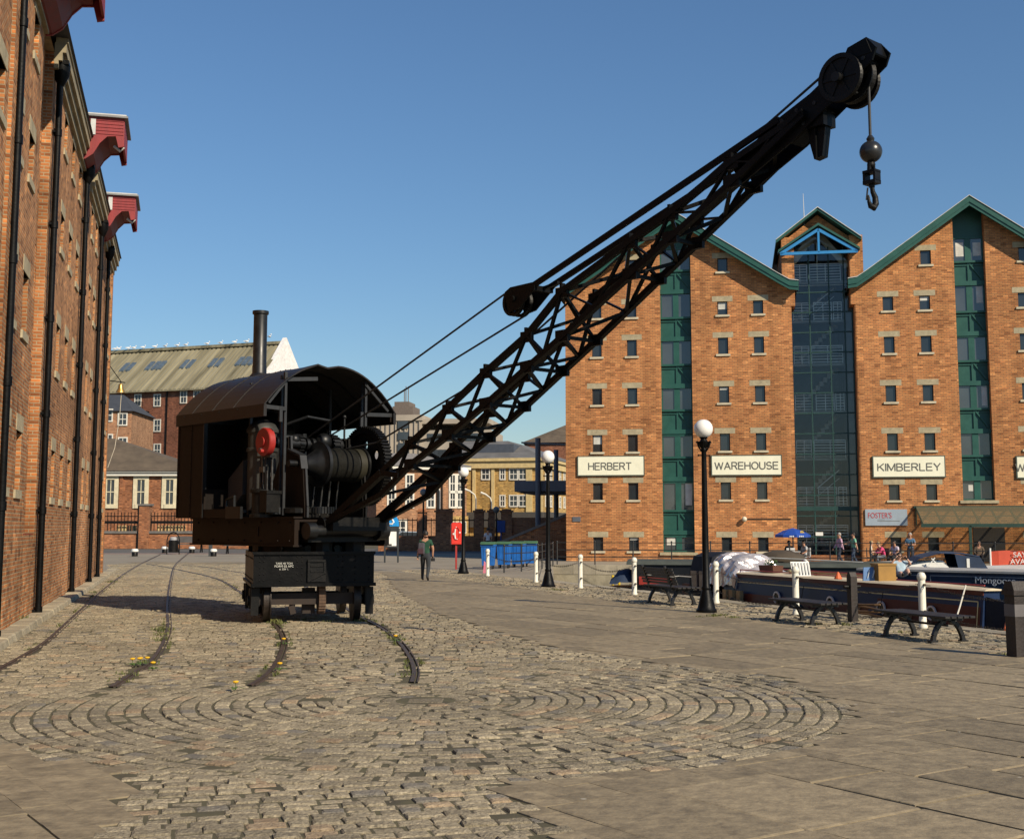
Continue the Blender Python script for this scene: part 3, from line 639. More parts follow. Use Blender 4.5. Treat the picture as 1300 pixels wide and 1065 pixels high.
    return root
BAYGL = glass_opaque('bay_glass', (.05, .06, .065), .04, 1.0)
zz = lambda x, *ys: [fpx(x, y)[1] for y in ys]
hr = list(zip(zz(945, 399, 449, 511, 572, 634, 700), zz(945, 382, 428, 490, 550, 612, 682)))
kr = list(zip(zz(1150, 394, 448, 510, 572, 635, 699), zz(1150, 376, 427, 489, 550, 615, 682)))
hs = (fpx(840, 560)[0], fpx(880, 560)[0]); ks = (fpx(1220, 560)[0], fpx(1260.5, 560)[0])
HX0, HX1 = 0, 11.12; KX0, KX1 = 14.2, 2*(ks[0]+ks[1])/2-14.2
zb = lambda x, y: fpx(x, y)[1]
strip_rows = [(zb(860, y1), zb(860, y0)) for y0, y1 in ((315, 341), (372, 401), (432, 461), (488, 519), (553, 579), (613, 647), (682, 698))]
he = 13.38
hb = gable_house('gabled_warehouse', 'gabled orange brick warehouse with the signs HERBERT and WAREHOUSE and a green glazed bay', HX0, HX1, he, .66,
    [fpx(x, 439)[0] for x in (757.5, 802, 918, 963.5)], hr, hs, [(fpx(917, 337)[0], zb(917, 345), zb(917, 328)), (fpx(804, 337)[0], zb(804, 347), zb(804, 330))], zb(860, 701), 0)
strip_rows = [(zb(1235, y1), zb(1235, y0)) for y0, y1 in ((301, 329), (361, 393), (427, 456), (488, 517), (549, 577), (610, 633))]
kb = gable_house('gabled_warehouse', 'gabled orange brick warehouse with the sign KIMBERLEY and a sloping glass canopy over its entrance', KX0, KX1, he+.02, .715,
    [fpx(x, 439)[0] for x in (1129, 1176, 1302, 1350)], kr, ks, [(fpx(1175, 327)[0], zb(1175, 336), zb(1175, 318)), (fpx(1300, 327)[0], zb(1300, 331), zb(1300, 314))], zb(1235, 635), 0)
SF_ = pm('sign_frame', (.07, .09, .07), .6)
for root, x0, x1, y0, y1, tx, sz, wfac in ((hb, 733, 818.5, 579, 604, 'HERBERT', .46, 1.12), (hb, 902.5, 993, 578, 603.5, 'WAREHOUSE', .46, 1.1), (kb, 1107, 1200.5, 579, 606, 'KIMBERLEY', .46, 1.13), (kb, 1289, 1376, 579, 607, 'WAREHOUSE', .46, 1.1)):
    a, zt = fpx(x0, y0); b, z0 = fpx(x1, y1)
    q = MB(); q.box(a, b, -.09, -.01, z0, zt); s_ = q.build('sign_board', SF_, root)
    q = MB(); q.box(a+.05, b-.05, -.1, -.088, z0+.05, zt-.05); q.build('sign_face', SIGNC, s_)
    block_text('sign_lettering', tx, .33, {7: 2.1, 9: 2.85 if tx[0] == 'K' else 3.0}[len(tx)], SIGNT, s_, (a+b)/2-(.04 if tx[0] == 'H' else 0), -.104, (z0+zt)/2-.02)
# small wall fittings
q = MB(); a, z = fpx(732, 659); q.box(a-.2, a+.2, -.04, 0, z-.12, z+.12); q.build('plaque', pm('slate_plaque', (.1, .11, .13), .4), hb)
a, z = fpx(945, 659); q = MB(); q.ball((a, -.16, z), .13); q.tube((a, -.12, z), (a, 0, z+.02), .05); q.build('wall_lamp', pm('cream_dome', (.6, .55, .42), .5), hb, smooth=True)
q = MB(); b = fpx(1004, 658)[0]; q.tube((a, -.03, z+.02), (b, -.03, z+.02), .025, n=6); q.build('conduit', FRAMEB, hb)
a, zt = fpx(1098, 646.5); b, z0 = fpx(1152, 667)
q = MB(); q.box(a, b, -.08, -.005, z0, zt); s_ = q.build('shop_sign', pm('shop_sign_blue', (.30, .36, .42), .5, var=.1), kb)
text('shop_lettering', "FOSTER'S", .36, pm('sign_red', (.42, .03, .03), .5), s_, (a+.66, -.086, (zt+z0)/2+.08), (PI/2, 0, 0), .003, sx=.75)
q = MB(); q.box(a+.55, b-.35, -.084, -.078, z0+.2, z0+.225); q.box(a+.55, a+.9, -.084, -.078, z0+.27, z0+.29); q.build('sign_rule', SIGNT, s_)
# entrance canopy of the right-hand warehouse
cgl = bpy.data.materials.new('dusty_glass'); cgl.use_nodes = True; t_ = cgl.node_tree; t_.nodes.remove(t_.nodes['Principled BSDF'])
d1, d2, mx_ = t_.nodes.new('ShaderNodeBsdfTransparent'), t_.nodes.new('ShaderNodeBsdfDiffuse'), t_.nodes.new('ShaderNodeMixShader'); d1.inputs[0].default_value = (.75, .74, .66, 1); d2.inputs[0].default_value = (.22, .20, .13, 1); mx_.inputs[0].default_value = .45
t_.links.new(d1.outputs[0], mx_.inputs[1]); t_.links.new(d2.outputs[0], mx_.inputs[2]); t_.links.new(mx_.outputs[0], t_.nodes['Material Output'].inputs[0])
xa, xb = fpx(1157, 645)[0], fpx(1400, 645)[0]; zw = fpx(1157, 644)[1]; PR = 2.3; zf = zw-.85
q = MB(); mw = pm('canopy_green', (.012, .04, .028), .5)
for k in range(11):
    x = xa+.2+(xb-xa-.2)*k/10; q.beam((x, -.05, zw), (x, -PR, zf), .06, .09)
q.beam((xa+.1, -.06, zw), (xb, -.06, zw), .12); q.beam((xa+.1, -PR, zf), (xb, -PR, zf), .12, .16); q.beam((xa+.2, -.05, zw), (xa+.2, -.05, zf), .05)
q.beam((xa+.2, -PR/2, (zw+zf)/2), (xb, -PR/2, (zw+zf)/2), .04)
for x in (fpx(1221, 690)[0], fpx(1294, 690)[0], xb-.2): q.box(x-.06, x+.06, -PR-.06, -PR+.06, 0, zf)
cn = q.build('canopy', mw, kb)
q = MB(); q.face([(xa+.2, -.05, zw+.05), (xa+.2, -PR-.05, zf+.05), (xb, -PR-.05, zf+.05), (xb, -.05, zw+.05)]); q.build('canopy_glass', cgl, cn, fix=False)
q = MB(); a = fpx(1236, 690)[0]; b = fpx(1276, 690)[0]; q.box(a, b, -.03, .02, .05, zf-.1); q.build('door', DOORDK, kb)
# ------------------------------------------------------------------ stair tower between the two warehouses
tw = thing('stair_tower', 'dark glass stair tower with blue roof truss between the two orange brick warehouses', 'stair tower', FA, RZ)
a, b = HX1, KX0; ex = fpx(990, 306, .1)[0]-.1, fpx(1088, 304, .1)[0]+.1; tz = fpx(1038, 268, .1)[1]; te = fpx(990, 308, .1)[1]; tm = (ex[0]+ex[1])/2; gz = 13.0; gy = .9
q = MB(); sl = (tz-te)/(tm-ex[0])
for x0, x1 in ((a-.38, a+.22), (b-.22, b+.42)): q.box(x0, x1, -.02, 6, 12.4, te+.25)
for x0, x1 in ((a, a+.04), (b-.04, b)): q.box(x0, x1, .02, gy+4, 0, 12.4)
q.prism([(ex[0]+.25, te+.1), (tm, tz-.1), (ex[1]-.25, te+.1), (ex[1]-.25, te-.28), (tm, tz-.85), (ex[0]+.25, te-.28)], 0.3, .5, lambda u, v, t: (u, t, v))
q.build('brick_pier', OLDW, tw)
q = MB()
for sg in (-1, 1):
    xe = ex[0]-.1 if sg < 0 else ex[1]+.1; ze = te-.05
    q.hexa([(tm, -.25, tz), (xe, -.25, ze), (xe, 9, ze), (tm, 9, tz), (tm, -.25, tz+.14), (xe, -.25, ze+.14), (xe, 9, ze+.14), (tm, 9, tz+.14)])
    q.hexa([(tm, -.3, tz+.14), (xe, -.3, ze+.14), (xe, 0, ze+.14), (tm, 0, tz+.14), (tm, -.3, tz+.18), (xe, -.3, ze+.18), (xe, 0, ze+.18), (tm, 0, tz+.18)], 1)
    q.hexa([(tm, -.4, tz-.78), (xe-sg*.1, -.4, te-.55), (xe-sg*.1, .3, te-.55), (tm, .3, tz-.78), (tm, -.4, tz-.66), (xe-sg*.1, -.4, te-.43), (xe-sg*.1, .3, te-.43), (tm, .3, tz-.66)])
q.build('roof', [GREENP, LEADW], tw)
q = MB(); bl = pm('truss_blue', (.03, .22, .50), .4, var=.08); za = te-.62; zp = tz-.98; x0, x1 = ex[0]+.1, ex[1]-.1
q.beam((x0, -.28, za), (x1, -.28, za), .12, .14); q.beam((x0, -.28, za), (tm, -.28, zp), .12, .14); q.beam((x1, -.28, za), (tm, -.28, zp), .12, .14); q.beam((tm, -.28, za), (tm, -.28, zp), .1, .12); q.build('roof_truss', bl, tw)
q = MB(); q.face([(a+.04, gy, .05), (b-.04, gy, .05), (b-.04, gy, te-.1), (tm, gy, tz-.7), (a+.04, gy, te-.1)]); q.build('glazing', glass_clear('tower_glass', (.86, .9, .88), .02), tw, fix=False)
q = MB(); gm = pm('mullion_green', (.012, .05, .045), .5); W_ = b-a
for k, x in enumerate((a+.05, a+W_*.31, a+W_*.62, b-.45, b-.08)): q.box(x-.03, x+.03, gy-.06, gy+.03, .05, te-.1 if k else te-.3)
z = 1.2; zi = 0
while z < 13.6: q.box(a+.04, b-.04, gy-.05, gy+.03, z-.028, z+.028); z += 1.0
q.box(a+.04, b-.04, gy-.08, gy+.03, 2.45, 2.65); q.build('mullions', gm, tw)
q = MB(); dk = pm('dark_interior', (.17, .18, .19), .8, var=.3, scale=1)
q.box(a+.05, b-.05, gy+3.8, gy+3.9, 0, tz-.6); q.box(b-.5, b-.05, gy+.1, gy+3.8, 0, 13)
q.build('back_wall', dk, tw)
q = MB(); fl_ = pm('landing', (.32, .31, .28), .8); floors = [zb(1030, y) for y in (690, 641, 580, 519, 458, 402, 352)]
for z in floors: q.box(a+.05, b-.06, gy+.25, gy+1.2, z-.12, z)
for z0, z1 in zip(floors, floors[1:]):
    n = 12
    for k in range(n): f = k/n; q.box(a+.1+f*(W_-.8), a+.1+(f+1/n)*(W_-.8), gy+1.3, gy+2.2, z0+(z1-z0)*f-.05, z0+(z1-z0)*(f+1/n))
q.build('stairs', fl_, tw)
wr = pm('rail_white', (.82, .82, .8), .4)
for i, z in enumerate(floors):
    q = MB(); x0, x1 = a+.15, b-.55; h = .85
    segs = ((x0, x0+.85), (x0+1.0, x0+1.9), (x0+1.95, x1)) if i % 2 else ((x0, x0+.75), (x0+.85, x1))
    for u0, u1 in segs:
        for kz in (.06, .2, .34, .48, .62, .76): q.box(u0, u1, gy+.26, gy+.285, z+kz, z+kz+.034)
        q.box(u0, u1, gy+.25, gy+.29, z+h, z+h+.045)
        for u in (u0, u1-.04, (u0+u1)/2): q.box(u, u+.035, gy+.25, gy+.29, z, z+h)
    if i in (1, 5): q.beam((x0+1.0, gy+1.25, z+.85), (x0+2.1, gy+1.25, z+1.75), .05); q.beam((x0+1.0, gy+1.25, z+.45), (x0+2.1, gy+1.25, z+1.35), .03)
    q.build('balustrade', wr, tw)
q = MB()
for sg in (-1, 1): q.beam((tm+sg*.15, gy+.12, tz-1.0), (tm+sg*1.45, gy+.12, te-1.1), .05, .34)
q.beam((tm, gy+.35, tz-1.1), (tm, gy+.35, te-1.9), .05); q.beam((a+.3, gy+.35, te-1.95), (b-.3, gy+.35, te-1.95), .04); q.build('roof_rafter', pm('pale_timber', (.62, .58, .46), .7), tw)
q = MB(); q.tube((fpx(1022, 275)[0], .6, tz-1), (fpx(1021, 268)[0], .6, fpx(1020, 242)[1]), .03, .012, n=6); q.build('aerial', pm('aerial_metal', (.6, .6, .6), .4), tw)
q = MB(); xx = fpx(1044, 690)[0]; q.box(xx-.25, xx+.1, gy-.09, gy-.07, 1.25, 1.42); q.build('notice', WHITE, tw)
q = MB(); q.box(a+.05, b-.06, gy-.25, gy-.02, 0, .32); q.build('brick_plinth', BRICK_R, tw)
# dark roof seen behind, right of the tower
ob = thing('rear_roof_block', 'low dark slate roofed block behind the stair tower, its roof just showing to the right', 'building', FA+FD*10-FN*9, RZ)
q = MB(); q.box(0, 6.5, 0, 10, 0, 14.6); q.build('wall', OLDW, ob); q = MB(); q.prism([(-.3, 14.6), (10.3, 14.6), (5, 16.2)], -.2, 6.7, lambda u, v, t: (t, u, v)); q.build('roof', SLATE, ob)
# ================================================================== STEAM CRANE
AZ = R(48.5); CB = V((-3.9, 24.03, 0)); CF = V((math.cos(AZ), -math.sin(AZ), 0)); CL = V((math.sin(AZ), math.cos(AZ), 0))
crane = thing('steam_crane', 'black and brown steam dock crane with a long lattice jib and hanging hook', 'crane', CB, -AZ)
def cpx(x, y, lat=0.0):
    """photo pixel -> (forward, lateral, up) on the vertical plane at that lateral offset"""
    p = onpl(x, y, CB+CL*lat, CL); return V(((p-CB).dot(CF), lat, p.z))
BROWN = pm('brown_paint', (.007, .0046, .0034), .58, var=.45, scale=2.2, bump=.2, bscale=7, col2=(.0165, .0085, .0045), streak=True, spec=.22)
ROOFP = pm('roof_paint', (.0085, .006, .0052), .48, var=.45, scale=2.2, bump=.2, bscale=5, col2=(.016, .0095, .0065))
STEEL = pm('worn_steel', (.10, .10, .10), .35, metal=.7, var=.4, scale=10); GUN = pm('gun_metal', (.009, .0095, .0102), .42, metal=.25, var=.4, scale=8)
REDP = pm('signal_red', (.30, .02, .016), .45, var=.15, scale=6); ROPE = pm('wire_rope', (.02, .02, .02), .6, var=.4, scale=40)
RIVET = lambda mb, pts, r=.018: [mb.ball(p, r, 6, 4) for p in pts]
# ---- truck (stands on the rails, turned against the jib)
TA = math.atan2(.97, -.25); tc_ = gr(401, 786); tc_ = V((-3.50, 22.55, 0))
TF = Mx.Translation(-CB) ; 
M_tr = (Mx.Translation(CB) @ Mx.Rotation(-AZ, 4, 'Z')).inverted() @ (Mx.Translation(V((-3.50, 22.55, 0))) @ Mx.Rotation(TA-PI/2, 4, 'Z'))
# truck frame coords: x right, y away along the track, z up, origin under the middle of the near end
q = MB(M_tr); w2 = 1.06; TL = 3.1; z0, z1 = .665, 1.235
q.box(-w2, w2, 0, .05, z0, z1); q.box(-w2, w2, TL-.05, TL, z0, z1); q.box(-w2, -w2+.05, .05, TL-.05, z0, z1); q.box(w2-.05, w2, .05, TL-.05, z0, z1); q.box(-w2+.05, w2-.05, .05, TL-.05, z1-.1, z1-.03)
q.box(-w2-.03, w2+.03, -.05, .02, z0-.02, z0+.04); q.box(-w2-.02, w2+.02, -.04, .02, z1-.03, z1+.02)
for x in (-w2-.04, w2-.02): q.box(x, x+.06, 0, TL, z0-.02, z0+.03)
for x in (-.95, -.88, -.6, -.3, -.22, .42, .5, .72, .97):
    for z in (z0+.09, z0+.2, z0+.31, z0+.42, z1-.07): q.ball((x, -.003, z), .014, 6, 4)
for y in (.2, .6, 1.0, 1.5, 2.0, 2.5, 2.9):
    for z in (z0+.1, z1-.1): q.ball((-w2-.003, y, z), .016, 6, 4)
fr = q.build('truck_frame', BLACKP, crane)
q = MB(M_tr); q.box(-.12, .2, -.03, .0, z0+.06, z1-.12); q.box(-.12, .2, -.06, -.03, z1-.16, z1-.12); q.box(-.12, -.08, -.05, -.03, z0+.06, z1-.13); q.box(.16, .2, -.05, -.03, z0+.2, z1-.13); q.beam((-.1, -.04, z0+.08), (.18, -.04, z0+.22), .03); q.box(-.07, .15, -.045, -.03, z1-.25, z1-.22); q.box(-.07, .15, -.045, -.03, z1-.34, z1-.31)
q.build('draw_gear', BLACKM, fr)
for i, (tx, sz, dz) in enumerate((('TARE 40 TON', .048, .05), ('FORM 02 APC', .055, 0), ('R. DIV 1.', .045, -.05))):
    p = M_tr @ V((-.53, -.004, (z0+z1)/2+.05+dz)); t_ = text('stencil_lettering', tx, sz, pm('stencil_white', (.55, .55, .5), .6, var=.2), fr, p, (PI/2, 0, 0), .001); t_.rotation_euler = (M_tr.to_euler().to_matrix().to_4x4() @ Mx.Rotation(PI/2, 4, 'X')).to_euler()
def rail_wheel(x, y, r):
    q = MB(M_tr); sg = 1 if x > 0 else -1
    prof = [(.05, -.075*sg), (r*.75, -.05*sg), (r, -.06*sg), (r, .05*sg), (r+.035, .055*sg)][::1]
    q.lathe([(.02, -.08), (r-.08, -.045), (r-.07, -.065), (r, -.06), (r, .045), (r+.03, .05), (r+.03, .07), (r-.07, .072), (.02, .07)] if sg < 0 else [(.02, -.07), (r-.07, -.072), (r+.03, -.07), (r+.03, -.05), (r, -.045), (r, .06), (r-.07, .065), (r-.08, .045), (.02, .08)], (x, y, r+.012), (1, 0, 0), n=32)
    return q.build('wheel', pm('wheel_iron', (.028, .02, .015), .5, metal=.4, var=.5, scale=12, bump=.2, bscale=40), fr, smooth=True)
for x in (-.80, .80):
    for y in (.5, 2.62):
        rail_wheel(x, y, .37)
        q = MB(M_tr); s_ = 1 if x > 0 else -1
        q.box(x+s_*.13, x+s_*.22, y-.3, y+.3, .3, z0); q.box(x+s_*.2, x+s_*.3, y-.13, y+.13, .25, .6); q.tube((x+s_*.1, y, .385), (x+s_*.33, y, .385), .09, n=10); q.box(x+s_*.15, x+s_*.28, y-.32, y-.2, .14, .62)
        q.build('axle_box', BLACKM, fr)
for y in (.5, 2.62):
    q = MB(M_tr); q.tube((-.8, y, .382), (.8, y, .382), .055); q.build('axle', BLACKM, fr)
q = MB(M_tr); q.beam((-1.0, .3, .42), (.85, .3, .42), .1, .2); q.beam((-.35, .35, .18), (-.35, .35, .5), .1); q.beam((-.05, .5, .15), (-.05, .5, .6), .22, .2); q.beam((-.38, .2, .3), (-.34, .2, .16), .1); q.build('brake_beam', pm('rust_brown', (.02, .011, .007), .7, var=.4, scale=5), fr)
q = MB(M_tr); q.lathe([(.03, -.06), (.26, -.06), (.26, .06), (.03, .06)], (.17, .42, .42), (1, 0, 0), n=30)
for k in range(30):
    a = 2*PI*k/30; q.beam((.11, .42+.26*math.cos(a), .42+.26*math.sin(a)), (.23, .42+.26*math.cos(a), .42+.26*math.sin(a)), .028, .05)
q.build('drive_gear', pm('rusty_gear', (.10, .055, .03), .7, var=.4, scale=8), fr); q = MB(M_tr); q.box(.1, .24, .36, .46, .44, z0); q.build('gear_bracket', MATS['rust_brown'], fr)
# ---- slewing ring and upper bed
q = MB(); q.lathe([(.95, 1.2), (1.0, 1.24), (1.0, 1.34), (.9, 1.37), (.5, 1.40)], n=40)
for k in range(12):
    a = k*PI/6; q.tube((.86*math.cos(a), .86*math.sin(a), 1.30), (1.06*math.cos(a), 1.06*math.sin(a), 1.30), .07, n=8)
q.build('slewing_ring', BLACKM, crane)
q = MB(); b0, b1 = 1.37, 1.84
for s_ in (-1, 1): q.box(-2.55, 1.25, s_*.98-.05, s_*.98+.05, b0, b1); q.box(-2.58, 1.28, s_*.98-.09, s_*.98+.09, b1, b1+.03); q.box(-2.58, 1.28, s_*.98-.09, s_*.98+.09, b0-.03, b0)
q.box(-2.55, -2.45, -.98, .98, b0, b1); q.box(-2.5, 1.25, -.93, .93, b1-.06, b1-.02)
for x in (-2.3, -1.7, -1.1, -.5, .1, .7, 1.1):
    for z in (b0+.07, b1-.07): q.ball((x, -1.035, z), .018, 6, 4)
q.box(-.15, .02, -1.045, -1.03, b0+.15, b0+.32)
bed = q.build('bed_frame', BROWN, crane)
q = MB(); q.tube((1.5, -.9, 1.62), (1.5, .72, 1.62), .1, n=14); q.tube((1.5, -.95, 1.62), (1.5, -.78, 1.62), .15, n=14); q.tube((1.5, .55, 1.62), (1.5, .76, 1.62), .17, n=14); q.build('front_roller', GUN, bed, smooth=True)
q = MB(); q.box(.9, 1.42, -.85, .7, 1.42, 1.58); q.box(1.0, 1.75, -.55, .62, 1.62, 1.86); q.tube((1.0, -.3, 1.2), (1.0, -.3, 1.5), .2); q.tube((.95, .4, 1.2), (.95, .4, 1.5), .24)
q.lathe([(.28, 0), (.34, .02), (.34, .1), (.28, .12)], (.75, -.62, 1.92), n=20); q.build('front_casting', BLACKM, bed)
for F_, l_, z_, r_ in ((.45, -.95, 1.92, .24), (1.05, -.35, 1.93, .22)):
    q = MB(); q.lathe([(.05, 0), (r_, 0), (r_, .12), (.05, .12)], (F_, l_, z_), n=26)
    for k in range(26):
        a = 2*PI*k/26; c, s_ = math.cos(a), math.sin(a); q.beam((F_+r_*c, l_+r_*s_, z_), (F_+r_*c, l_+r_*s_, z_+.12), .05, .028, up=(-s_, c, 0))
    q.build('bevel_gear', GUN, bed)
# ---- cab
q = MB(); hw = 1.4; ez = 3.86
y0 = -hw; 
q.box(-2.52, -1.45, y0, y0+.03, 1.86, ez); q.box(-1.45, .77, y0, y0+.03, ez-.12, ez); q.box(-1.45, -.55, y0, y0+.03, 1.86, 2.02)
q.box(-2.52, -1.45, hw-.03, hw, 1.86, ez); q.box(-1.45, .77, hw-.03, hw, ez-.15, ez); q.box(-1.45, -.55, hw-.03, hw, 1.86, 2.9)
q.box(-2.55, -2.52, -hw, hw, 1.86, ez+.1); q.box(-1.45, -1.42, -hw, hw*.2, 1.86, 2.4)
for z in (2.2, 2.9, 3.6):
    for x in (-2.45, -1.5): q.ball((x, y0-.002, z), .012, 6, 4)
cab = q.build('cab_panel', BROWN, crane)
q = MB(); q.box(-1.475, -1.44, y0-.02, y0+.06, 1.86, ez-.1); q.box(-.55, .0, y0-.01, y0+.04, 1.84, 2.06); q.build('door_post', GUN, cab)
# roof: bent sheet on ribs
q = MB(); n = 26; arc = []
for k in range(n+1):
    a = -1+2*k/n; yy = a*1.46; zz_ = ez-.02+.83*(1-abs(a)**2.3)*(1 if abs(a) < .9 else 1); arc.append((yy, zz_))
xs_ = [-2.54, -1.9, -1.1, -.3, .5, .84]
dent = lambda x, y: -.055*math.exp(-((y+.12)/.16)**2)*max(0, (x+.3)/1.14)+(.03*math.exp(-((y+.32)/.1)**2)*max(0, (x-.4)/.44))
for (ya, za), (yb, zb_) in zip(arc, arc[1:]):
    for x0, x1 in zip(xs_, xs_[1:]):
        Q_ = lambda x, y, z, k: (x, y, z+k+dent(x, y)); q.face([Q_(x0, ya, za, .03), Q_(x1, ya, za, .03), Q_(x1, yb, zb_, .03), Q_(x0, yb, zb_, .03)]); q.face([Q_(x0, ya, za, 0), Q_(x0, yb, zb_, 0), Q_(x1, yb, zb_, 0), Q_(x1, ya, za, 0)], 1)
    for x in (-2.54, .84): q.face([(x, ya, za+dent(x, ya)), (x, yb, zb_+dent(x, yb)), (x, yb, zb_+.03+dent(x, yb)), (x, ya, za+.03+dent(x, ya))])
pts = [p for p in arc if True]; A = [q.P((-2.5, y, z)) for y, z in pts]; q.idx(A+[q.P((-2.5, 1.4, ez-.1)), q.P((-2.5, -1.4, ez-.1))])
for s_ in (-1, 1): q.box(-2.53, .84, s_*1.43-.03, s_*1.43+.03, ez-.2, ez+.02)
rf = q.build('cab_roof', [ROOFP, pm('roof_underside', (.0035, .0033, .0033), .9)], crane, smooth=True, fix=False)  # second slot: near-black colour on the underside of the roof sheet
q = MB()
for x in (-1.9, -1.1, -.3):
    for (ya, za), (yb, zb_) in zip(arc, arc[1:]): q.beam((x, ya, za+.034+dent(x, ya)), (x, yb, zb_+.034+dent(x, yb)), .06, .012)
    for k in range(1, 26, 1): q.ball((x, arc[k][0], arc[k][1]+.042+dent(x, arc[k][0])), .011, 5, 4)
q.build('roof_seam', ROOFP, rf)
q = MB()
for x in (-2.5, -1.98, -1.5): q.box(x-.025, x+.025, y0-.008, y0, 1.87, ez-.02); [q.ball((x, y0-.008, 1.95+.16*k), .012, 5, 4) for k in range(12)]
q.build('panel_seam', BROWN, cab)
for i, x in enumerate((-2.2, -1.5, -.8, -.1)):
    q = MB()
    for (ya, za), (yb, zb_) in zip(arc, arc[1:]): q.beam((x, ya, za-.02), (x, yb, zb_-.02), .04)
    q.build('roof_rib', BLACKM, rf)
q = MB()
for s_ in (-1, 1):
    L_ = -.95 if s_ < 0 else .82; e_ = s_*1.42
    q.beam((.72, L_, 1.9), (.72, L_, 4.5), .05); q.beam((.6, L_, 1.9), (.6, L_, 4.45), .04); q.beam((.76, L_, ez-.04), (.76, e_, ez-.02), .045, .07); q.beam((.76, L_-s_*.02, 4.38), (.76, e_-s_*.1, ez+.05), .045)
    q.beam((.76, L_-.12, ez), (.76, L_-.12, ez-.28), .06)
q.beam((.76, -.95, 4.36), (.76, -.3, 4.42), .05, .07); q.beam((-.5, -.95, 1.9), (-.5, -.95, 4.4), .05); q.beam((-.5, .82, 1.9), (-.5, .82, 4.4), .05)
q.build('roof_bracket', pm('bracket_grey', (.016, .017, .019), .5, var=.25, scale=6), crane)
# boiler, chimney
q = MB(); q.lathe([(.02, 1.86), (.58, 1.86), (.58, 3.55), (.6, 3.56), (.6, 3.62), (.5, 3.8), (.25, 3.95), (.14, 4.0), (.14, 4.6)], (-1.75, .1, 0), n=26); q.build('boiler', BLACKM, crane, smooth=True)
q = MB(); q.lathe([(.02, 2.0), (.27, 2.0), (.27, 3.1), (.3, 3.1), (.3, 3.16), (.27, 3.17), (.27, 3.45), (.3, 3.46), (.3, 3.52), (.24, 3.62), (.1, 3.7), (.02, 3.71)], (-.45, -.72, 0), n=22); q.build('water_tank', pm('grey_tank', (.032, .032, .03), .55, var=.3, scale=5), crane, smooth=True)
q = MB(); q.prism([(-1.3, 1.95), (-.75, 2.3), (-.75, 2.95), (-1.3, 2.6)], -.95, -.5, lambda u, v, t: (u, t, v)); q.build('coal_bunker', pm('bunker_grey', (.03, .03, .032), .6, var=.3), crane)
cb_ = cpx(327, 470); ctp = cpx(327, 394); q = MB(); x = -1.95; zt_ = 6.08
q.lathe([(.21, 4.55), (.21, 4.72), (.16, 4.78), (.145, 4.8), (.145, 4.95), (.138, 4.96), (.138, zt_-.08), (.165, zt_-.06), (.165, zt_), (.13, zt_), (.12, zt_-.3)], (x, .05, 0), n=24); q.build('chimney', pm('chimney_black', (.008, .008, .008), .4, var=.4, scale=6), crane, smooth=True)
# winding drum with rope, gear wheel, frames
DF, DZ = .88, 2.83
q = MB(); q.lathe([(.11, -.62), (.13, -.60), (.27, -.36), (.30, -.34), (.42, -.33), (.42, -.27), (.28, -.26), (.28, .58), (.34, .59), (.34, .63)], (DF, 0, DZ), (0, 1, 0), n=32); dr = q.build('winding_drum', GUN, crane, smooth=True)
q = MB(); prof = []
for k in range(21): prof += [(.283, -.24+k*.031), (.305, -.24+k*.031+.0155)]
q.lathe(prof+[(.283, .41)], (DF, 0, DZ), (0, 1, 0), n=28); q.lathe([(.283, .43), (.315, .435), (.315, .57), (.283, .575)], (DF, 0, DZ), (0, 1, 0), n=28, mi=1); q.build('wound_rope', [pm('greased_rope', (.02, .0195, .016), .5, metal=.2, var=.3, scale=15), pm('brass_band', (.035, .032, .021), .5, metal=.2)], dr, smooth=True)
def gear(name, F, z, lat, r, wd, teeth, mats, parent, holes=0, spoke=0):
    q = MB(); nseg = 48
    if holes:       # web with round lightening holes between hub and rim
        hr_, hd = r*.13, r*.55
        for y in (lat-.03, lat+.03):
            for k in range(holes):
                ac = 2*PI*(k+.5)/holes; m_ = 14
                inner = [(hd*math.cos(ac)+hr_*math.cos(t), hd*math.sin(ac)+hr_*math.sin(t)) for t in [ac+PI+2*PI*j/m_ for j in range(m_+1)]]
                outer_ = []
                for j in range(m_+1):
                    f = j/m_
                    if f < .25: g = f/.25; rr = r*.2+(r*.9-r*.2)*g; aa = ac-PI/holes
                    elif f < .75: g = (f-.25)/.5; rr = r*.9; aa = ac-PI/holes+2*PI/holes*g
                    else: g = (f-.75)/.25; rr = r*.9-(r*.9-r*.2)*g; aa = ac+PI/holes
                    outer_.append((rr*math.cos(aa), rr*math.sin(aa)))
                I = [q.P((F+a_, y, z+b_)) for a_, b_ in inner]; O = [q.P((F+a_, y, z+b_)) for a_, b_ in outer_]
                for j in range(m_): q.idx((I[j], I[j+1], O[j+1], O[j]))
                q.idx((O[0], O[-1], I[-1]))
        q.lathe([(r*.86, -wd/2), (r, -wd/2), (r, wd/2), (r*.86, wd/2), (r*.86, -wd/2)], (F, lat, z), (0, 1, 0), n=nseg, caps=False)
        q.lathe([(.02, -wd*.6), (r*.22, -wd*.6), (r*.22, wd*.6), (.02, wd*.6)], (F, lat, z), (0, 1, 0), n=20)
    else: q.lathe([(.02, -wd/2), (r, -wd/2), (r, wd/2), (.02, wd/2)], (F, lat, z), (0, 1, 0), n=nseg)
    for k in range(teeth):
        a = 2*PI*k/teeth; c, s_ = math.cos(a), math.sin(a); q.beam((F+(r+.01)*c, lat-wd/2, z+(r+.01)*s_), (F+(r+.01)*c, lat+wd/2, z+(r+.01)*s_), .05, r*2*PI/teeth*.5, up=(-s_, 0, c))
    return q.build(name, mats, parent, fix=not holes)
gear('gear_wheel', DF-.03, DZ, .76, .72, .17, 68, BLACKM, crane, holes=6)
q = MB(); q.tube((DF, -.95, DZ), (DF, 1.0, DZ), .06)
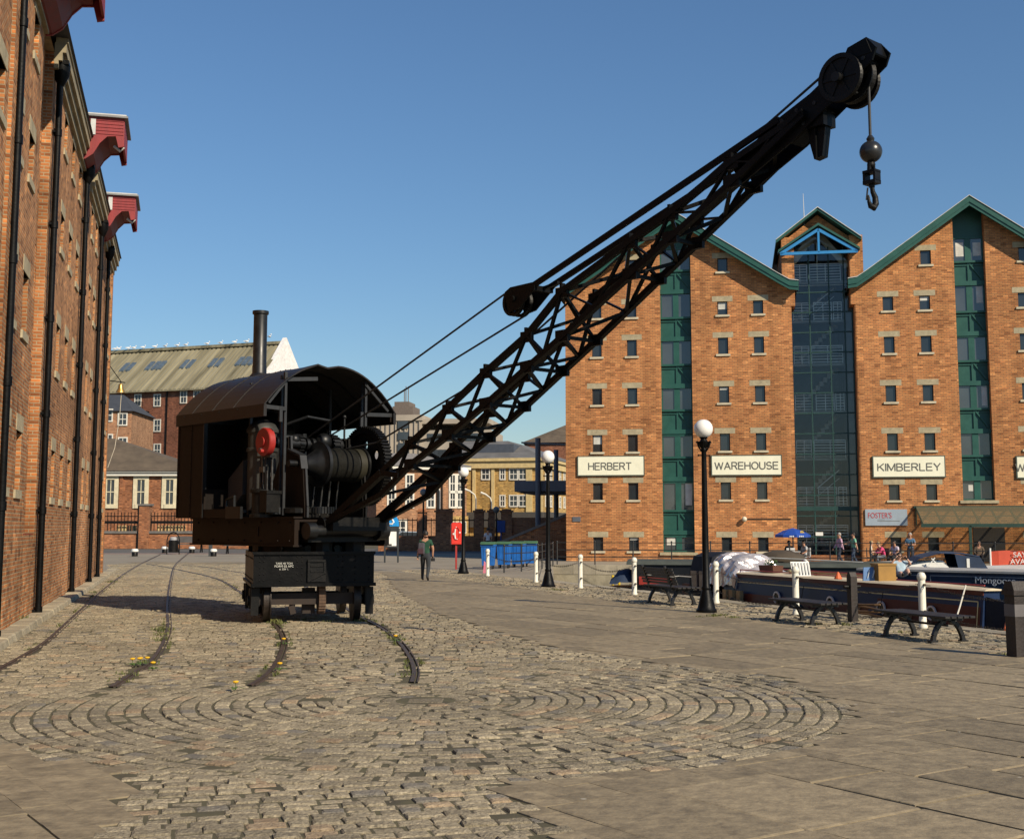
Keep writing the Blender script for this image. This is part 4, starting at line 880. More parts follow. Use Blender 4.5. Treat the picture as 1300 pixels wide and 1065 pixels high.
SH = .42; q.tube((SH, -1.0, 3.22), (SH, 1.0, 3.22), .05); q.tube((SH, -.75, 3.22), (SH, -.35, 3.22), .09, n=14)
for y in (-.33, -.2, .12, .3, .38): q.tube((SH, y, 3.22), (SH, y+.06, 3.22), .12 if y < .2 else .15, n=16)
q.build('shaft', GUN, crane, smooth=True)
gear('pinion', SH, 3.22, .28, .17, .14, 16, GUN, crane); gear('pinion', SH-.08, 3.22, -.42, .15, .1, 16, GUN, crane)
q = MB(); q.ball((SH+.1, .02, 3.28), .16, 12, 8); q.ball((SH, -.55, 3.3), .1); q.box(SH-.1, SH+.15, -.15, .1, 3.1, 3.2); q.tube((SH, .55, 3.3), (SH, .55, 3.75), .02); q.ball((SH, .55, 3.78), .04); q.build('bearing_housing', GUN, crane, smooth=True)
for lat in (-.72, .55):
    q = MB(); P_ = [(-.35, 1.86), (1.12, 1.86), (1.12, 2.05), (DF+.16, DZ-.1), (DF+.1, DZ+.14), (SH+.12, 3.1), (SH+.1, 3.34), (SH-.12, 3.34), (SH-.15, 3.0)]
    q.prism(P_, lat-.03, lat+.03, lambda u, v, t: (u, t, v)); f_ = q.build('side_frame', BROWN if lat < 0 else BLACKM, crane)
    q = MB()
    for a, b in zip(P_[1:], P_[2:]): q.beam((a[0], lat, a[1]), (b[0], lat, b[1]), .14, .04)
    q.build('frame_flange', MATS['bracket_grey'] if lat < 0 else BLACKM, f_)
# steam engine on the near side: cylinder, slide bars, crank disc
EL, EF = -1.12, .30
q = MB(); q.lathe([(.02, 1.86), (.24, 1.86), (.24, 1.92), (.2, 1.93), (.2, 2.3), (.24, 2.31), (.24, 2.36), (.08, 2.38), (.05, 2.48)], (EF, EL, 0), n=20); q.box(EF+.16, EF+.4, EL-.16, EL+.12, 1.95, 2.3); q.box(EF+.14, EF+.42, EL-.17, EL+.14, 2.28, 2.34)
for k in range(8): a = k*PI/4; q.tube((EF+.215*math.cos(a), EL+.215*math.sin(a), 2.36), (EF+.215*math.cos(a), EL+.215*math.sin(a), 2.39), .018, n=6)
eng = q.build('steam_cylinder', BLACKM, crane, smooth=True)
q = MB(); q.tube((EF-.09, EL, 2.36), (EF-.09, EL, 2.96), .028); q.tube((EF+.09, EL, 2.36), (EF+.09, EL, 2.96), .028); q.box(EF-.22, EF+.3, EL-.05, EL+.05, 2.94, 2.98); q.build('slide_bar', GUN, eng)
q = MB(); q.tube((EF, EL, 2.36), (EF, EL, 2.72), .022); q.box(EF-.08, EF+.08, EL-.05, EL+.05, 2.68, 2.78); q.beam((EF, EL-.02, 2.72), (EF+.04, EL-.05, 3.08), .05, .03); q.tube((EF+.04, EL-.12, 3.08), (EF+.04, EL+.02, 3.08), .04); q.build('piston_rod', STEEL, eng)
q = MB(); q.tube((EF+.3, EL, 2.35), (EF+.3, EL, 2.9), .02); q.tube((EF+.22, EL-.05, 2.34), (EF+.22, EL-.05, 2.7), .015); q.build('valve_rod', STEEL, eng)
dp = cpx(337, 561, EL-.02); q = MB(); q.lathe([(.02, -.06), (.245, -.06), (.26, -.045), (.26, .06), (.02, .06)], (dp.x, dp.y, dp.z), (0, 1, 0), n=32); q.lathe([(.09, -.09), (.09, -.07)], (dp.x, dp.y, dp.z), (0, 1, 0), n=16); q.tube((dp.x+.02, dp.y-.12, dp.z-.17), (dp.x+.02, dp.y, dp.z-.17), .035)
q.build('crank_disc', REDP, crane, smooth=True)
q = MB(); q.tube((dp.x, dp.y, dp.z), (dp.x, -.2, dp.z), .055); q.tube((dp.x, -.95, dp.z), (dp.x, -.8, dp.z), .1); q.build('crank_shaft', GUN, crane, smooth=True)
# pipes, levers and clutter inside the house
q = MB()
for pts, r_ in (([(-.9, -1.2, 1.9), (-.9, -1.2, 2.2), (-.5, -1.25, 2.25), (-.5, -1.25, 2.0)], .03), ([(-.3, -.9, 1.9), (-.3, -.9, 3.6), (-.9, -.6, 3.8)], .025), ([(0, -.5, 3.6), (.3, -.2, 3.75), (.3, .3, 3.7)], .03), ([(-.6, .3, 1.9), (-.6, .3, 3.5)], .05), ([(-1.1, -.9, 1.95), (-.2, -1.2, 1.98)], .035), ([(.1, .1, 2.0), (.35, .1, 3.1)], .02), ([(.05, -.1, 2.0), (.25, -.1, 3.15)], .02)): q.path(pts, r_, 7)
q.build('steam_pipe', GUN, crane, smooth=True)
q = MB()
for k in range(5): q.tube((.62, -.45+.17*k, 1.9), (.74, -.45+.17*k, 2.6+.1*(k % 2)), .018); q.ball((.74, -.45+.17*k, 2.62+.1*(k % 2)), .035, 8, 6)
q.build('lever', STEEL, crane)
q = MB(); q.box(-.3, .1, -.2, .45, 1.86, 2.5); q.box(-.55, .25, -.9, -.75, 1.86, 2.25); q.tube((-.1, -.95, 2.1), (-.1, -.2, 2.1), .16); q.lathe([(.3, -.05), (.3, .05)], (-.15, .4, 2.6), (0, 1, 0), n=20); q.box(-1.2, -.7, .5, 1.1, 1.86, 3.0); q.build('engine_block', BLACKM, crane)
# ---- jib
wl_ = lambda F: .20+max(0, 11.2-F)*.037
def on_side(x, y, sg):
    p = cpx(x, y, 0)
    for _ in range(8): p = cpx(x, y, sg*wl_(p.x))
    return p
top = [on_side(x, y, -1) for x, y in ((485, 600), (521, 563), (569, 518), (617, 472), (669, 426), (714, 370), (800, 307), (851, 271), (929, 206), (985, 168))]
bot = [on_side(x, y, -1) for x, y in ((440, 660), (485, 621), (524, 587), (581, 544))]+[on_side(x, y, 1) for x, y in ((675, 509), (724, 463), (780, 411), (836, 356), (925, 271), (1000, 197))]
bot[0] = V((1.45, 0, 1.72)); bot[1].z = (bot[0].z+bot[2].z)/2+.0
bot.sort(key=lambda p: p.x)
def zof(P, F):
    for a, b in zip(P, P[1:]):
        if a.x <= F <= b.x: return a.z+(b.z-a.z)*(F-a.x)/(b.x-a.x)
    a, b = (P[0], P[1]) if F < P[0].x else (P[-2], P[-1]); return a.z+(b.z-a.z)*(F-a.x)/(b.x-a.x)
nodes = [p.x for p in top[1:]]
q = MB(); Fs = sorted({bot[0].x, 2.2, *[p.x for p in top], 11.6})
for sg in (-1, 1):
    for zf_, r_ in ((lambda F: zof(top, F), .085), (lambda F: zof(bot, F), .085)):
        f0 = [F for F in Fs if not (zf_(5) == zof(top, 5) and F < top[0].x)]
        for a, b in zip(f0, f0[1:]): q.beam((a, sg*wl_(a), zf_(a)), (b, sg*wl_(b), zf_(b)), r_, r_)
jib = q.build('jib', BLACKP, crane)
def bar(a, b, w_=.06, h=.02, name='lattice_bar'): q = MB(); q.beam(a, b, w_, h); return q.build(name, BLACKP, jib)
NB = [top[0].x]+nodes
for i, (a, b) in enumerate(zip(NB, NB[1:])):
    m_ = (a+b)/2
    for sg in (-1, 1):
        W_ = lambda F: sg*wl_(F)*1.03
        bar((a, W_(a), zof(top, a)), (m_, W_(m_), zof(bot, m_)), .065, .025) if i else None
        bar((m_, W_(m_), zof(bot, m_)), (b, W_(b), zof(top, b)), .065, .025)
    for zf_, o in ((lambda F: zof(top, F), .0), (lambda F: zof(bot, F), 0)):
        if zf_ is None: continue
        bar((a, -wl_(a), zf_(a)), (m_, wl_(m_), zf_(m_)), .05, .05); bar((m_, wl_(m_), zf_(m_)), (b, -wl_(b), zf_(b)), .05, .05)
    if i in (1, 2, 3, 4, 5): bar((b, -wl_(b), zof(top, b)), (b, wl_(b), zof(bot, b)), .045, .045)
    if i < 8: bar((b, -wl_(b), zof(bot, b)), (b, wl_(b), zof(bot, b)), .05, .05)
# node brackets standing above the top chord, foot plates
for F in nodes[:-1]:
    for sg in (-1, 1): q = MB(); q.beam((F, sg*wl_(F), zof(top, F)-.05), (F, sg*wl_(F), zof(top, F)+.12), .04, .08); q.box(F-.12, F+.12, sg*wl_(F)-.03, sg*wl_(F)+.03, zof(top, F)-.1, zof(top, F)+.06); q.build('gusset', BLACKP, jib); q = MB(); q.box(F-.13, F+.13, sg*wl_(F)-.03, sg*wl_(F)+.03, zof(bot, F)-.07, zof(bot, F)+.1); q.build('gusset', BLACKP, jib)
q = MB()
for sg in (-1, 1):
    a = top[0].x; b = top[1].x+.15
    q.prism([(a-.1, zof(bot, a-.1)), (b, zof(bot, b)), (b, zof(top, b)), (a, zof(top, a)+.05)], sg*wl_(a)-.012, sg*wl_(a)+.012, lambda u, v, t: (u, t, v)) if sg > 0 else None
    q.beam((1.5, sg*.5, 1.75), (a, sg*wl_(a), zof(top, a)), .1, .12); q.tube((1.45, sg*.42, 1.72), (1.45, sg*.62, 1.72), .14, n=14)
    q.beam((a, sg*wl_(a), zof(top, a)), (a+.5, sg*wl_(a), zof(bot, a+.5)), .09, .09)
q.build('jib_foot', BLACKP, jib)
# head: cheek plates, sheave, end block, hanging limb
hd = cpx(1082, 100); ha = (hd-V((11.0, 0, (zof(top, 11)+zof(bot, 11))/2))).normalized(); hn = V((-ha.z, 0, ha.x))
q = MB(); base = V((10.6, 0, (zof(top, 10.6)+zof(bot, 10.6))/2))
def hp(u, v): p = hd+ha*u+hn*v; return p
for y in (-.15, .15):
    poly = [(-1.9, -.16), (-1.0, -.2), (-.5, -.17), (0, -.13), (.38, -.1), (.5, .0), (.46, .2), (.2, .27), (.05, .17), (-.5, .15), (-1.0, .2), (-1.9, .17)]
    q.prism(poly, y-.015, y+.015, lambda u, v, t: tuple(hp(u, v)+V((0, t, 0))))
q.build('head_plate', BLACKP, jib)
q = MB(); q.prism([(.22, .06), (.44, -.04), (.47, .2), (.2, .27)], -.17, .17, lambda u, v, t: tuple(hp(u, v)+V((0, t, 0)))); q.build('head_block', BLACKP, jib, bevel=.02); q = MB(); q.prism([(-1.05, -.2), (-.75, -.2), (-.75, .16), (-1.05, .16)], -.14, .14, lambda u, v, t: tuple(hp(u, v)+V((0, t, 0)))); q.build('neck_block', BLACKP, jib, bevel=.02)
def sheave(c, r, wd, name, parent, n=5):
    q = MB(); q.lathe([(r*.8, -wd/2), (r, -wd/2), (r*.94, 0), (r, wd/2), (r*.8, wd/2), (r*.8, -wd/2)], c, (0, 1, 0), n=36, caps=False); q.lathe([(.01, -wd*.7), (r*.2, -wd*.7), (r*.2, wd*.7), (.01, wd*.7)], c, (0, 1, 0), n=14)
    if not n: q.lathe([(.01, -wd*.2), (r*.82, -wd*.2), (r*.82, wd*.2), (.01, wd*.2)], c, (0, 1, 0), n=36); [q.beam((c[0]+r*.2*math.cos(a_), c[1], c[2]+r*.2*math.sin(a_)), (c[0]+r*.82*math.cos(a_), c[1], c[2]+r*.82*math.sin(a_)), r*.1, wd*.8, up=(0, 1, 0)) for a_ in [k*PI/3 for k in range(6)]]
    for k in range(n): a = 2*PI*k/n+.4; q.beam(c, (c[0]+r*.85*math.cos(a), c[1], c[2]+r*.85*math.sin(a)), wd*.7, r*.32, up=(0, 1, 0)) if False else q.beam(c, (c[0]+r*.85*math.cos(a), c[1], c[2]+r*.85*math.sin(a)), r*.3, wd*.6, up=(0, 1, 0))
    return q.build(name, BLACKM, parent, fix=True)
sheave(tuple(hd-V((0, .19, 0))-ha*.05), .30, .06, 'head_sheave', jib, 0); sheave(tuple(hd+V((0, .19, 0))-ha*.05), .30, .06, 'head_sheave', jib, 0); sheave(tuple(hd), .31, .1, 'head_sheave', jib)
q = MB(); a = hp(-1.0, .1); q.tube(a-V((0, .2, 0)), a+V((0, .2, 0)), .055, n=12); q.tube(hd-ha*.06-V((0, .29, 0)), hd-ha*.06+V((0, .29, 0)), .06, n=12)
for u, v in ((-.25, .05), (.2, .1), (-.1, -.12), (.3, 0), (-.5, 0), (-.75, .1), (-.75, -.12)): p = hp(u, v); q.tube(p-V((0, .175, 0)), p+V((0, .175, 0)), .028, n=6)
q.build('head_pin', GUN, jib, smooth=True)
lt = cpx(1040, 152, 0); lb = cpx(1040, 203, 0); q = MB(); q.prism([(lt.x-.14, lt.z+.05), (lt.x+.14, lt.z+.12), (lt.x+.12, lt.z-.17), (lt.x+.07, lb.z+.02), (lt.x-.05, lb.z), (lt.x-.12, lt.z-.25)], -.06, .06, lambda u, v, t: (u, t, v)); q.box(lt.x-.02, lt.x+.0, -.09, -.06, lb.z, lt.z+.1); q.box(lt.x-.14, lt.x+.15, -.13, .13, lt.z-.12, lt.z+.12); q.build('jib_stop', BLACKP, jib)
# ---- derricking tackle: block, tie bars, ropes
bk = cpx(672, 382); bt = cpx(640, 384); be = cpx(708, 366); q = MB(); d_ = (cpx(712, 358)-cpx(648, 392)); L_ = d_.length; d_.normalize(); nn_ = V((-d_.z, 0, d_.x)); o_ = cpx(657, 384)
for y in (-.17, .17):
    q.prism([(-.06, -.17), (.2, -.19), (.58, -.03), (.7, .02), (.69, .07), (.55, .1), (.08, .2), (-.06, .17)], y-.015, y+.015, lambda u, v, t: tuple(o_+d_*u+nn_*v+V((0, t, 0))))
p = o_+d_*.1; q.tube(p-V((0, .22, 0)), p+V((0, .22, 0)), .05); q.beam(o_+d_*.58-V((0, .2, 0)), o_+d_*.58+V((0, .2, 0)), .08, .08)
blk = q.build('tackle_block', BLACKP, crane)
sheave(tuple(o_+V((0, -.08, 0))), .23, .07, 'block_sheave', blk); sheave(tuple(o_+V((0, .08, 0))), .23, .08, 'block_sheave', blk)
q = MB(); hpnt = hp(-1.0, .16)
for y in (-.16, .16): a = o_+d_*.45+V((0, y, .04)); q.beam(a, hpnt+V((0, y*1.2, 0)), .045, .085)
q.beam(o_+d_*.6, o_+d_*.95-nn_*.03, .05, .05)
q.build('tie_bar', BLACKP, crane)
def rope(name, a, b, r_=.017): q = MB(); q.tube(a, b, r_, n=8); return q.build(name, ROPE, crane, smooth=True)
rope('derrick_rope', o_+V((-.02, -.08, .22)), cpx(395, 543, -.10)+V((-.4, 0, -.28))); rope('derrick_rope', o_+V((.07, .08, -.22)), cpx(400, 553, .18)+V((-.4, 0, -.3)))
rope('hoist_rope', cpx(478, 562, .25), cpx(617, 478, .1)); rope('hoist_rope', cpx(617, 478, .1), cpx(955, 175, 0)); rope('hoist_rope', cpx(955, 175, 0), hp(-.2, .33)); rope('hoist_rope', V((DF+.05, .25, DZ+.3)), cpx(478, 562, .25))
ht = hp(.3, -.08); bc = cpx(1105.5, 193); ht = V((bc.x, 0, cpx(1103, 108).z))
rope('hoist_rope', ht, bc, .018)
q = MB(); q.ball(bc, .135, 24, 16); q.lathe([(.04, .12), (.05, .16), (.025, .2)], bc, n=12); hk = q.build('ball_weight', pm('ball_black', (.02, .02, .021), .3, var=.3), crane, smooth=True)
q = MB(); z = bc.z; x = bc.x
for y in (-.035, .035): q.beam((x, y, z-.12), (x, y*1.5, z-.25), .035)
q.ball((x, 0, z-.16), .05); a_ = Mx.Rotation(.5, 4, 'Z')
q.beam((x-.085, 0, z-.25), (x+.085, 0, z-.25), .13, .035); q.beam((x-.07, 0, z-.25), (x-.07, 0, z-.37), .12, .03, up=(1,0,0)); q.beam((x+.07, 0, z-.25), (x+.07, 0, z-.37), .12, .03, up=(1,0,0)); q.beam((x-.085, 0, z-.38), (x+.085, 0, z-.38), .13, .045)
q.tube((x, 0, z-.38), (x, 0, z-.44), .035)
q.build('swivel', BLACKM, hk)
q = MB(); pts = [(0, .0), (.02, -.08), (.09, -.16), (.10, -.26), (.03, -.33), (-.06, -.31), (-.11, -.24), (-.12, -.14)]; q.path([(x+u*.12, u*.5, z-.43+v*.78) for u, v in pts], [.026, .03, .036, .04, .04, .033, .022, .01], 10); q.path([(x-.02, -.06, z-.45), (x-.03, -.08, z-.6)], .01, 6); q.build('hook', BLACKM, hk, smooth=True)
# ================================================================== QUAYSIDE FURNITURE
def ang(d): return math.atan2(d.y, d.x)
QA = ang(QD)
GLOBE = pm('opal_globe', (.80, .79, .76), .25, var=.03)
# ---- lamps
def make_lamp(label):
    t = thing('street_lamp', label, 'street lamp', (0,0,0), 0, 'globe lamps along the quay')
    q = MB(); q.lathe([(.205, 0), (.205, .05), (.18, .08), (.15, .2), (.115, .34), (.085, .44), (.095, .46), (.095, .49), (.075, .52), (.065, 1.6), (.052, 2.95), (.05, 3.2), (.06, 3.22), (.06, 3.25), (.05, 3.27)], n=24); q.build('post', BLACKP, t, smooth=True)
    q = MB(); q.lathe([(.045, 3.2), (.05, 3.26), (.09, 3.3), (.13, 3.37), (.135, 3.40), (.08, 3.41), (.06, 3.45), (.085, 3.48), (.085, 3.5), (.05, 3.5)], n=18)
    for k in range(6): a = k*PI/3; q.path([(.05*math.cos(a), .05*math.sin(a), 3.2), (.12*math.cos(a), .12*math.sin(a), 3.3), (.15*math.cos(a), .15*math.sin(a), 3.41), (.17*math.cos(a), .17*math.sin(a), 3.38)], .014, 6)
    q.tube((-.12, 0, 3.12), (.12, 0, 3.12), .014, n=6); q.ball((-.12, 0, 3.12), .022, 8, 6); q.ball((.12, 0, 3.12), .022, 8, 6); q.build('capital', BLACKP, t, smooth=True)
    q = MB(); q.ball((0, 0, 3.66), .19, 28, 18); q.build('globe', GLOBE, t, smooth=True); return t
lamp0 = make_lamp('tallest looking black globe lamp, beside the high-backed bench')
lamp0.location = gr(897, 777); lamp0.rotation_euler.z = .3
dup(lamp0, gr(696, 745), .3, 'black globe lamp between two white bollards in front of the grey canopy pillar'); dup(lamp0, gr(588, 728), .3, 'farthest of the three black globe lamps, beside the red lifebuoy box')
# ---- white chain bollards
CREAM = pm('cream_enamel', (.72, .69, .58), .5, var=.12, scale=5, bump=.1)
def make_bollard(label):
    t = thing('bollard', label, 'bollard', (0,0,0), 0, 'white chain bollards along the quay')
    q = MB(); q.lathe([(.075, 0), (.075, .04), (.062, .06), (.06, .8), (.07, .81), (.075, .84), (.075, .87), (.05, .92), (.02, .93)], n=16)
    q.build('post', CREAM, t, smooth=True)
    for z in (.28, .72): q = MB(); q.path([(-.005, -.095, z), (.0, -.06, z), (0, .06, z), (0, .095, z)], .022, 8); q.lathe([(.03, -.012), (.03, .012)], (0, -.065, z), (0, 1, 0), n=10); q.build('chain_eye', pm('eye_iron', (.10, .08, .06), .6, metal=.4), t)
    return t
bpx = [(619, 731, 'farthest white bollard, in front of the blue bins with a pink rag beside it'), (680.4, 739, 'white bollard just left of the middle globe lamp'), (737, 746.5, 'white bollard to the right of the middle globe lamp'),
       (805.5, 755, 'white bollard left of the high-backed bench'), (1011, 780, 'white bollard behind the left backless bench'), (1172, 797, 'nearest white bollard, behind the right backless bench')]
b0 = make_bollard(bpx[0][2]); pos = []
for i, (x, y, lab) in enumerate(bpx):
    p = gr(x, y); pos.append(p)
    if i == 0: b0.location = p; b0.rotation_euler.z = QA-PI/2
    else: dup(b0, p, QA-PI/2+random.uniform(-.1, .1), lab)
pos = pos[:4]+[quay((pos[3]-P0).dot(QD)*.5+(pos[4]-P0).dot(QD)*.5, 0)]+pos[4:]
hid = dup(b0, pos[4], QA-PI/2, 'white bollard just right of the nearest globe lamp post')
pos.append(quay((pos[-1]-P0).dot(QD)+3.5)); dup(b0, pos[-1], QA-PI/2, 'white bollard at the right edge beyond the dark post')
names = ['between the blue bins and the middle lamp', 'behind the middle globe lamp', 'in front of the grey basin wall', 'behind the high-backed bench', 'right of the nearest lamp', 'behind the two backless benches', 'at the right edge']
CHAIN = pm('chain_iron', (.05, .042, .035), .6, metal=.4)
for i, (a, b) in enumerate(zip(pos, pos[1:])):
    q = MB(); d = (b-a); n = 44; sag = .16+.02*(i % 3)
    for z in (.28, .72):
        if i < 2 and z < .5: continue
        for k in range(n):
            f = (k+.5)/n; c = a+d*(.02+.96*f)+V((0, 0, z-sag*4*f*(1-f))); l = d.normalized()*d.length/n*.55; s_ = V((0, 0, .014)) if k % 2 else V((-l.y, l.x, 0)).normalized()*.014
            q.beam(c-l-s_, c+l-s_, .009); q.beam(c-l+s_, c+l+s_, .009)
    tag(q.build('chain', CHAIN), 'thin sagging chain slung between the white bollards '+names[i], 'chain', 'bollard chains')
# ---- benches
SLAT = pm('bench_slat', (.020, .017, .015), .5, var=.35, scale=6, bump=.15, streak=False); BIRON = pm('bench_iron', (.010, .010, .011), .4, var=.3, scale=6)
def make_bench(label, back):
    t = thing('park_bench', label, 'bench', (0,0,0), 0, 'benches facing the boats'); L = 1.75
    for i in range(5):
        q = MB(); y = -.22+i*.11; q.box(-L/2, L/2, y-.046, y+.046, .36, .395); q.build('seat_slat', SLAT, t, bevel=.006)
    for x in (-L/2+.3, L/2-.3):
        q = MB(); n = 10
        for s_ in (-1, 1):
            pts = [(s_*.27, 0), (s_*.25, .1), (s_*.2, .2), (s_*.14, .27), (s_*.05, .315)]
            for (u0, v0), (u1, v1) in zip(pts, pts[1:]): q.beam((x, u0, v0), (x, u1, v1), .06, .06)
            q.box(x-.045, x+.045, s_*.27-.06, s_*.27+.06, 0, .025)
        q.beam((x, -.26, .335), (x, .26, .335), .06, .05); q.build('leg', BIRON, t)
    if back:
        for i in range(6):
            z = .44+i*.062; y = -.27-.05*i*.5; q = MB(); q.box(-L/2, L/2, y-.013, y+.013, z, z+.05); q.build('back_slat', SLAT, t, bevel=.004)
        for x in (-L/2+.3, L/2-.3):
            q = MB(); q.beam((x, -.24, .33), (x, -.43, .84), .05, .04); q.path([(x, -.33, .6), (x, -.1, .62), (x, .2, .6), (x, .22, .4)], .022, 8); q.build('back_support', BIRON, t)
    else: q = MB(); q.tube((-L/2+.3, 0, .24), (L/2-.3, 0, .24), .018); q.build('tie_rod', BIRON, t)
    return t
def mid(a, b): return (gr(*a)+gr(*b))/2
bA = make_bench('slatted bench with a backrest, facing the water beside the nearest lamp', True); bA.location = mid((832, 764), (873, 768)); bA.rotation_euler.z = QA
bB = make_bench('left of the two backless dark slatted benches, in front of the red and navy boat', False); bB.location = mid((994, 788), (1056, 793)); bB.rotation_euler.z = QA
dup(bB, mid((1131, 804), (1218, 818)), QA, 'right hand and nearest of the two backless dark slatted benches')
# ---- timber post at the right, dark pile by the boat
p = gr(1292, 833); q = MB(); W_ = .095
t = thing('mooring_post', 'square dark timber post with a pale band at the right edge of the photo', 'post', p, QA)
q.box(-W_, W_, -W_, W_, 0, .86); q.box(-W_*1.25, W_*1.25, -W_*1.25, W_*1.25, .80, .86); q.prism([(-W_*1.1, .86), (W_*1.1, .86), (W_*.7, .98), (-W_*.7, .98)], -W_*1.1, W_*1.1, lambda u, v, k: (u, k, v)); q.build('post', pm('tarred_timber', (.022, .015, .012), .6, var=.4, scale=6, bump=.3, bscale=25, streak=True), t)
q = MB(); q.box(-W_-.006, W_+.006, -W_-.006, W_+.006, .52, .68); q.build('pale_band', pm('faded_label', (.12, .11, .11), .7, var=.2), t)
p = gr(1083, 789); t = thing('mooring_pile', 'short black mooring pile on the quay edge behind the left backless bench', 'pile', p, QA)
q = MB(); q.box(-.066, .066, -.066, .066, 0, .8); q.prism([(-.066, .8), (.066, .8), (.025, .88), (-.025, .88)], -.066, .066, lambda u, v, k: (u, k, v)); q.build('post', MATS['tarred_timber'], t); q = MB(); q.tube((0, -.17, .62), (0, .17, .62), .03); q.build('cross_pin', BLACKM, t)
# ---- lifebuoy housing
p = gr(579, 722.5); t = thing('lifebuoy_box', 'red lifebuoy housing on a red post beside the farthest globe lamp', 'lifebuoy', p, .15)
q = MB(); q.box(-.035, .035, -.035, .035, 0, 1.0); q.build('post', REDP, t)
q = MB(); prof = [(-.21, .98), (.21, .98), (.215, 1.78), (.17, 1.85), (-.17, 1.85), (-.215, 1.78)]; q.prism(prof, -.12, .12, lambda u, v, k: (u, k, v)); bx_ = q.build('housing', pm('housing_red', (.62, .035, .02), .35, var=.08), t, bevel=.02)
q = MB(); n = 24; 
for k in range(n):
    a, b = 2*PI*k/n, 2*PI*(k+1)/n; q.beam((.0+.13*math.cos(a), -.135, 1.43+.24*math.sin(a)), (.13*math.cos(b), -.135, 1.43+.24*math.sin(b)), .05, .03, mi=0 if k % 6 else 1)
q.build('lifebuoy', [MATS['housing_red'], WHITE], bx_); q = MB(); q.path([(-.05, -.15, 1.2), (-.08, -.15, 1.4), (-.05, -.15, 1.6)], .03, 8); q.build('white_mark', WHITE, bx_)
# ---- wheeled bins
BINB = pm('bin_blue', (.012, .12, .42), .45, var=.15, scale=4); BING = pm('bin_lid_green', (.05, .12, .055), .55, var=.2, scale=3); RUB = pm('rubber', (.015, .015, .015), .8)
def make_bin(label):
    t = thing('wheeled_bin', label, 'bin', (0,0,0), 0, 'row of blue bins with green lids')
    q = MB(); b_ = [(-.23, -.27), (.23, -.27), (.23, .27), (-.23, .27)]; u = [(-.27, -.34), (.27, -.34), (.27, .34), (-.27, .34)]
    q.hexa([(x, y, .14) for x, y in b_]+[(x, y, .92) for x, y in u]); q.box(-.29, .29, -.37, .37, .9, .97)
    for x in (-.15, 0, .15): q.hexa([(x-.015, -.285, .2), (x+.015, -.285, .2), (x+.015, -.27, .2), (x-.015, -.27, .2), (x-.015, -.352, .88), (x+.015, -.352, .88), (x+.015, -.33, .88), (x-.015, -.33, .88)])
    q.build('tub', BINB, t, bevel=.015)
    q = MB(); q.prism([(-.38, .97), (.38, .97), (.38, 1.02), (.2, 1.08), (-.2, 1.08), (-.38, 1.02)], -.295, .295, lambda x, z, k: (k, x, z)); q.box(-.27, .27, -.43, -.38, .97, 1.0); q.build('lid', BING, t, bevel=.02)
    for x in (-.18, .18):
        for y in (-.2, .2): q = MB(); q.tube((x-.025, y, .08), (x+.025, y, .08), .08, n=14); q.box(x-.035, x+.035, y-.03, y+.03, .08, .16); q.build('wheel', RUB, t)
    return t
bn = make_bin('blue wheeled bin with green lid, leftmost of the row behind the railing'); bp2 = [(620, 722, 'x'), (640, 721, 'second blue wheeled bin from the left, half behind the railing'), (658, 720, 'third blue wheeled bin from the left in the row'), (674, 719, 'rightmost blue wheeled bin, next to the grey canopy pillar')]
for i, (x, y, lab) in enumerate(bp2):
    if i == 0: bn.location = gr(x, y); bn.rotation_euler.z = -.1
    else: dup(bn, gr(x, y), -.1+random.uniform(-.06, .06), lab)
q = MB(); c = gr(617, 728); q.hexa([(-.06, -.02, .02), (.05, -.03, .02), (.06, .03, .02), (-.05, .04, .02), (-.02, -.02, .42), (.04, -.02, .40), (.04, .02, .4), (-.02, .02, .45)]); o = q.build('cloth', pm('pink_cloth', (.6, .18, .25), .8), loc=c+V((-.05, -.02, 0))); tag(o, 'crumpled pink rag on the ground behind the farthest white bollard', 'rag')
# ---- railings
IRON = pm('railing_iron', (.018, .019, .02), .5, var=.3)
def railing(label, pts, h, rails, spacing, rr=.018, pr=.028, name='railing', cat='railing'):
    o = pts[0]; t = thing(name, label, cat, o)
    P_ = [p-o for p in pts]
    q = MB()
    for a, b in zip(P_, P_[1:]):
        for z in rails: q.tube(a+V((0,0,z)), b+V((0,0,z)), rr, n=6)
    q.build('rail', IRON, t)
    first = True
    for a, b in zip(P_, P_[1:]):
        n = max(1, round((b-a).length/spacing))
        for k in range(0 if first else 1, n+1):
            p = a+(b-a)*k/n; q = MB(); q.tube(p, p+V((0,0,h)), pr, n=8); q.ball(p+V((0,0,h)), pr*1.5, 8, 6); q.build('post', IRON, t, smooth=True)
        first = False
railing('long black railing along the far quay in front of the gabled warehouses', [FL+FD*.15-FN*.4, FL+FD*34-FN*.4], 1.02, (.35, .66, .98), 1.72)
railing('short black railing in front of the blue bins, ending at the basin corner', [gr(640, 727), gr(683, 724), gr(702, 718)], 1.0, (.4, .7, .97), 1.6)
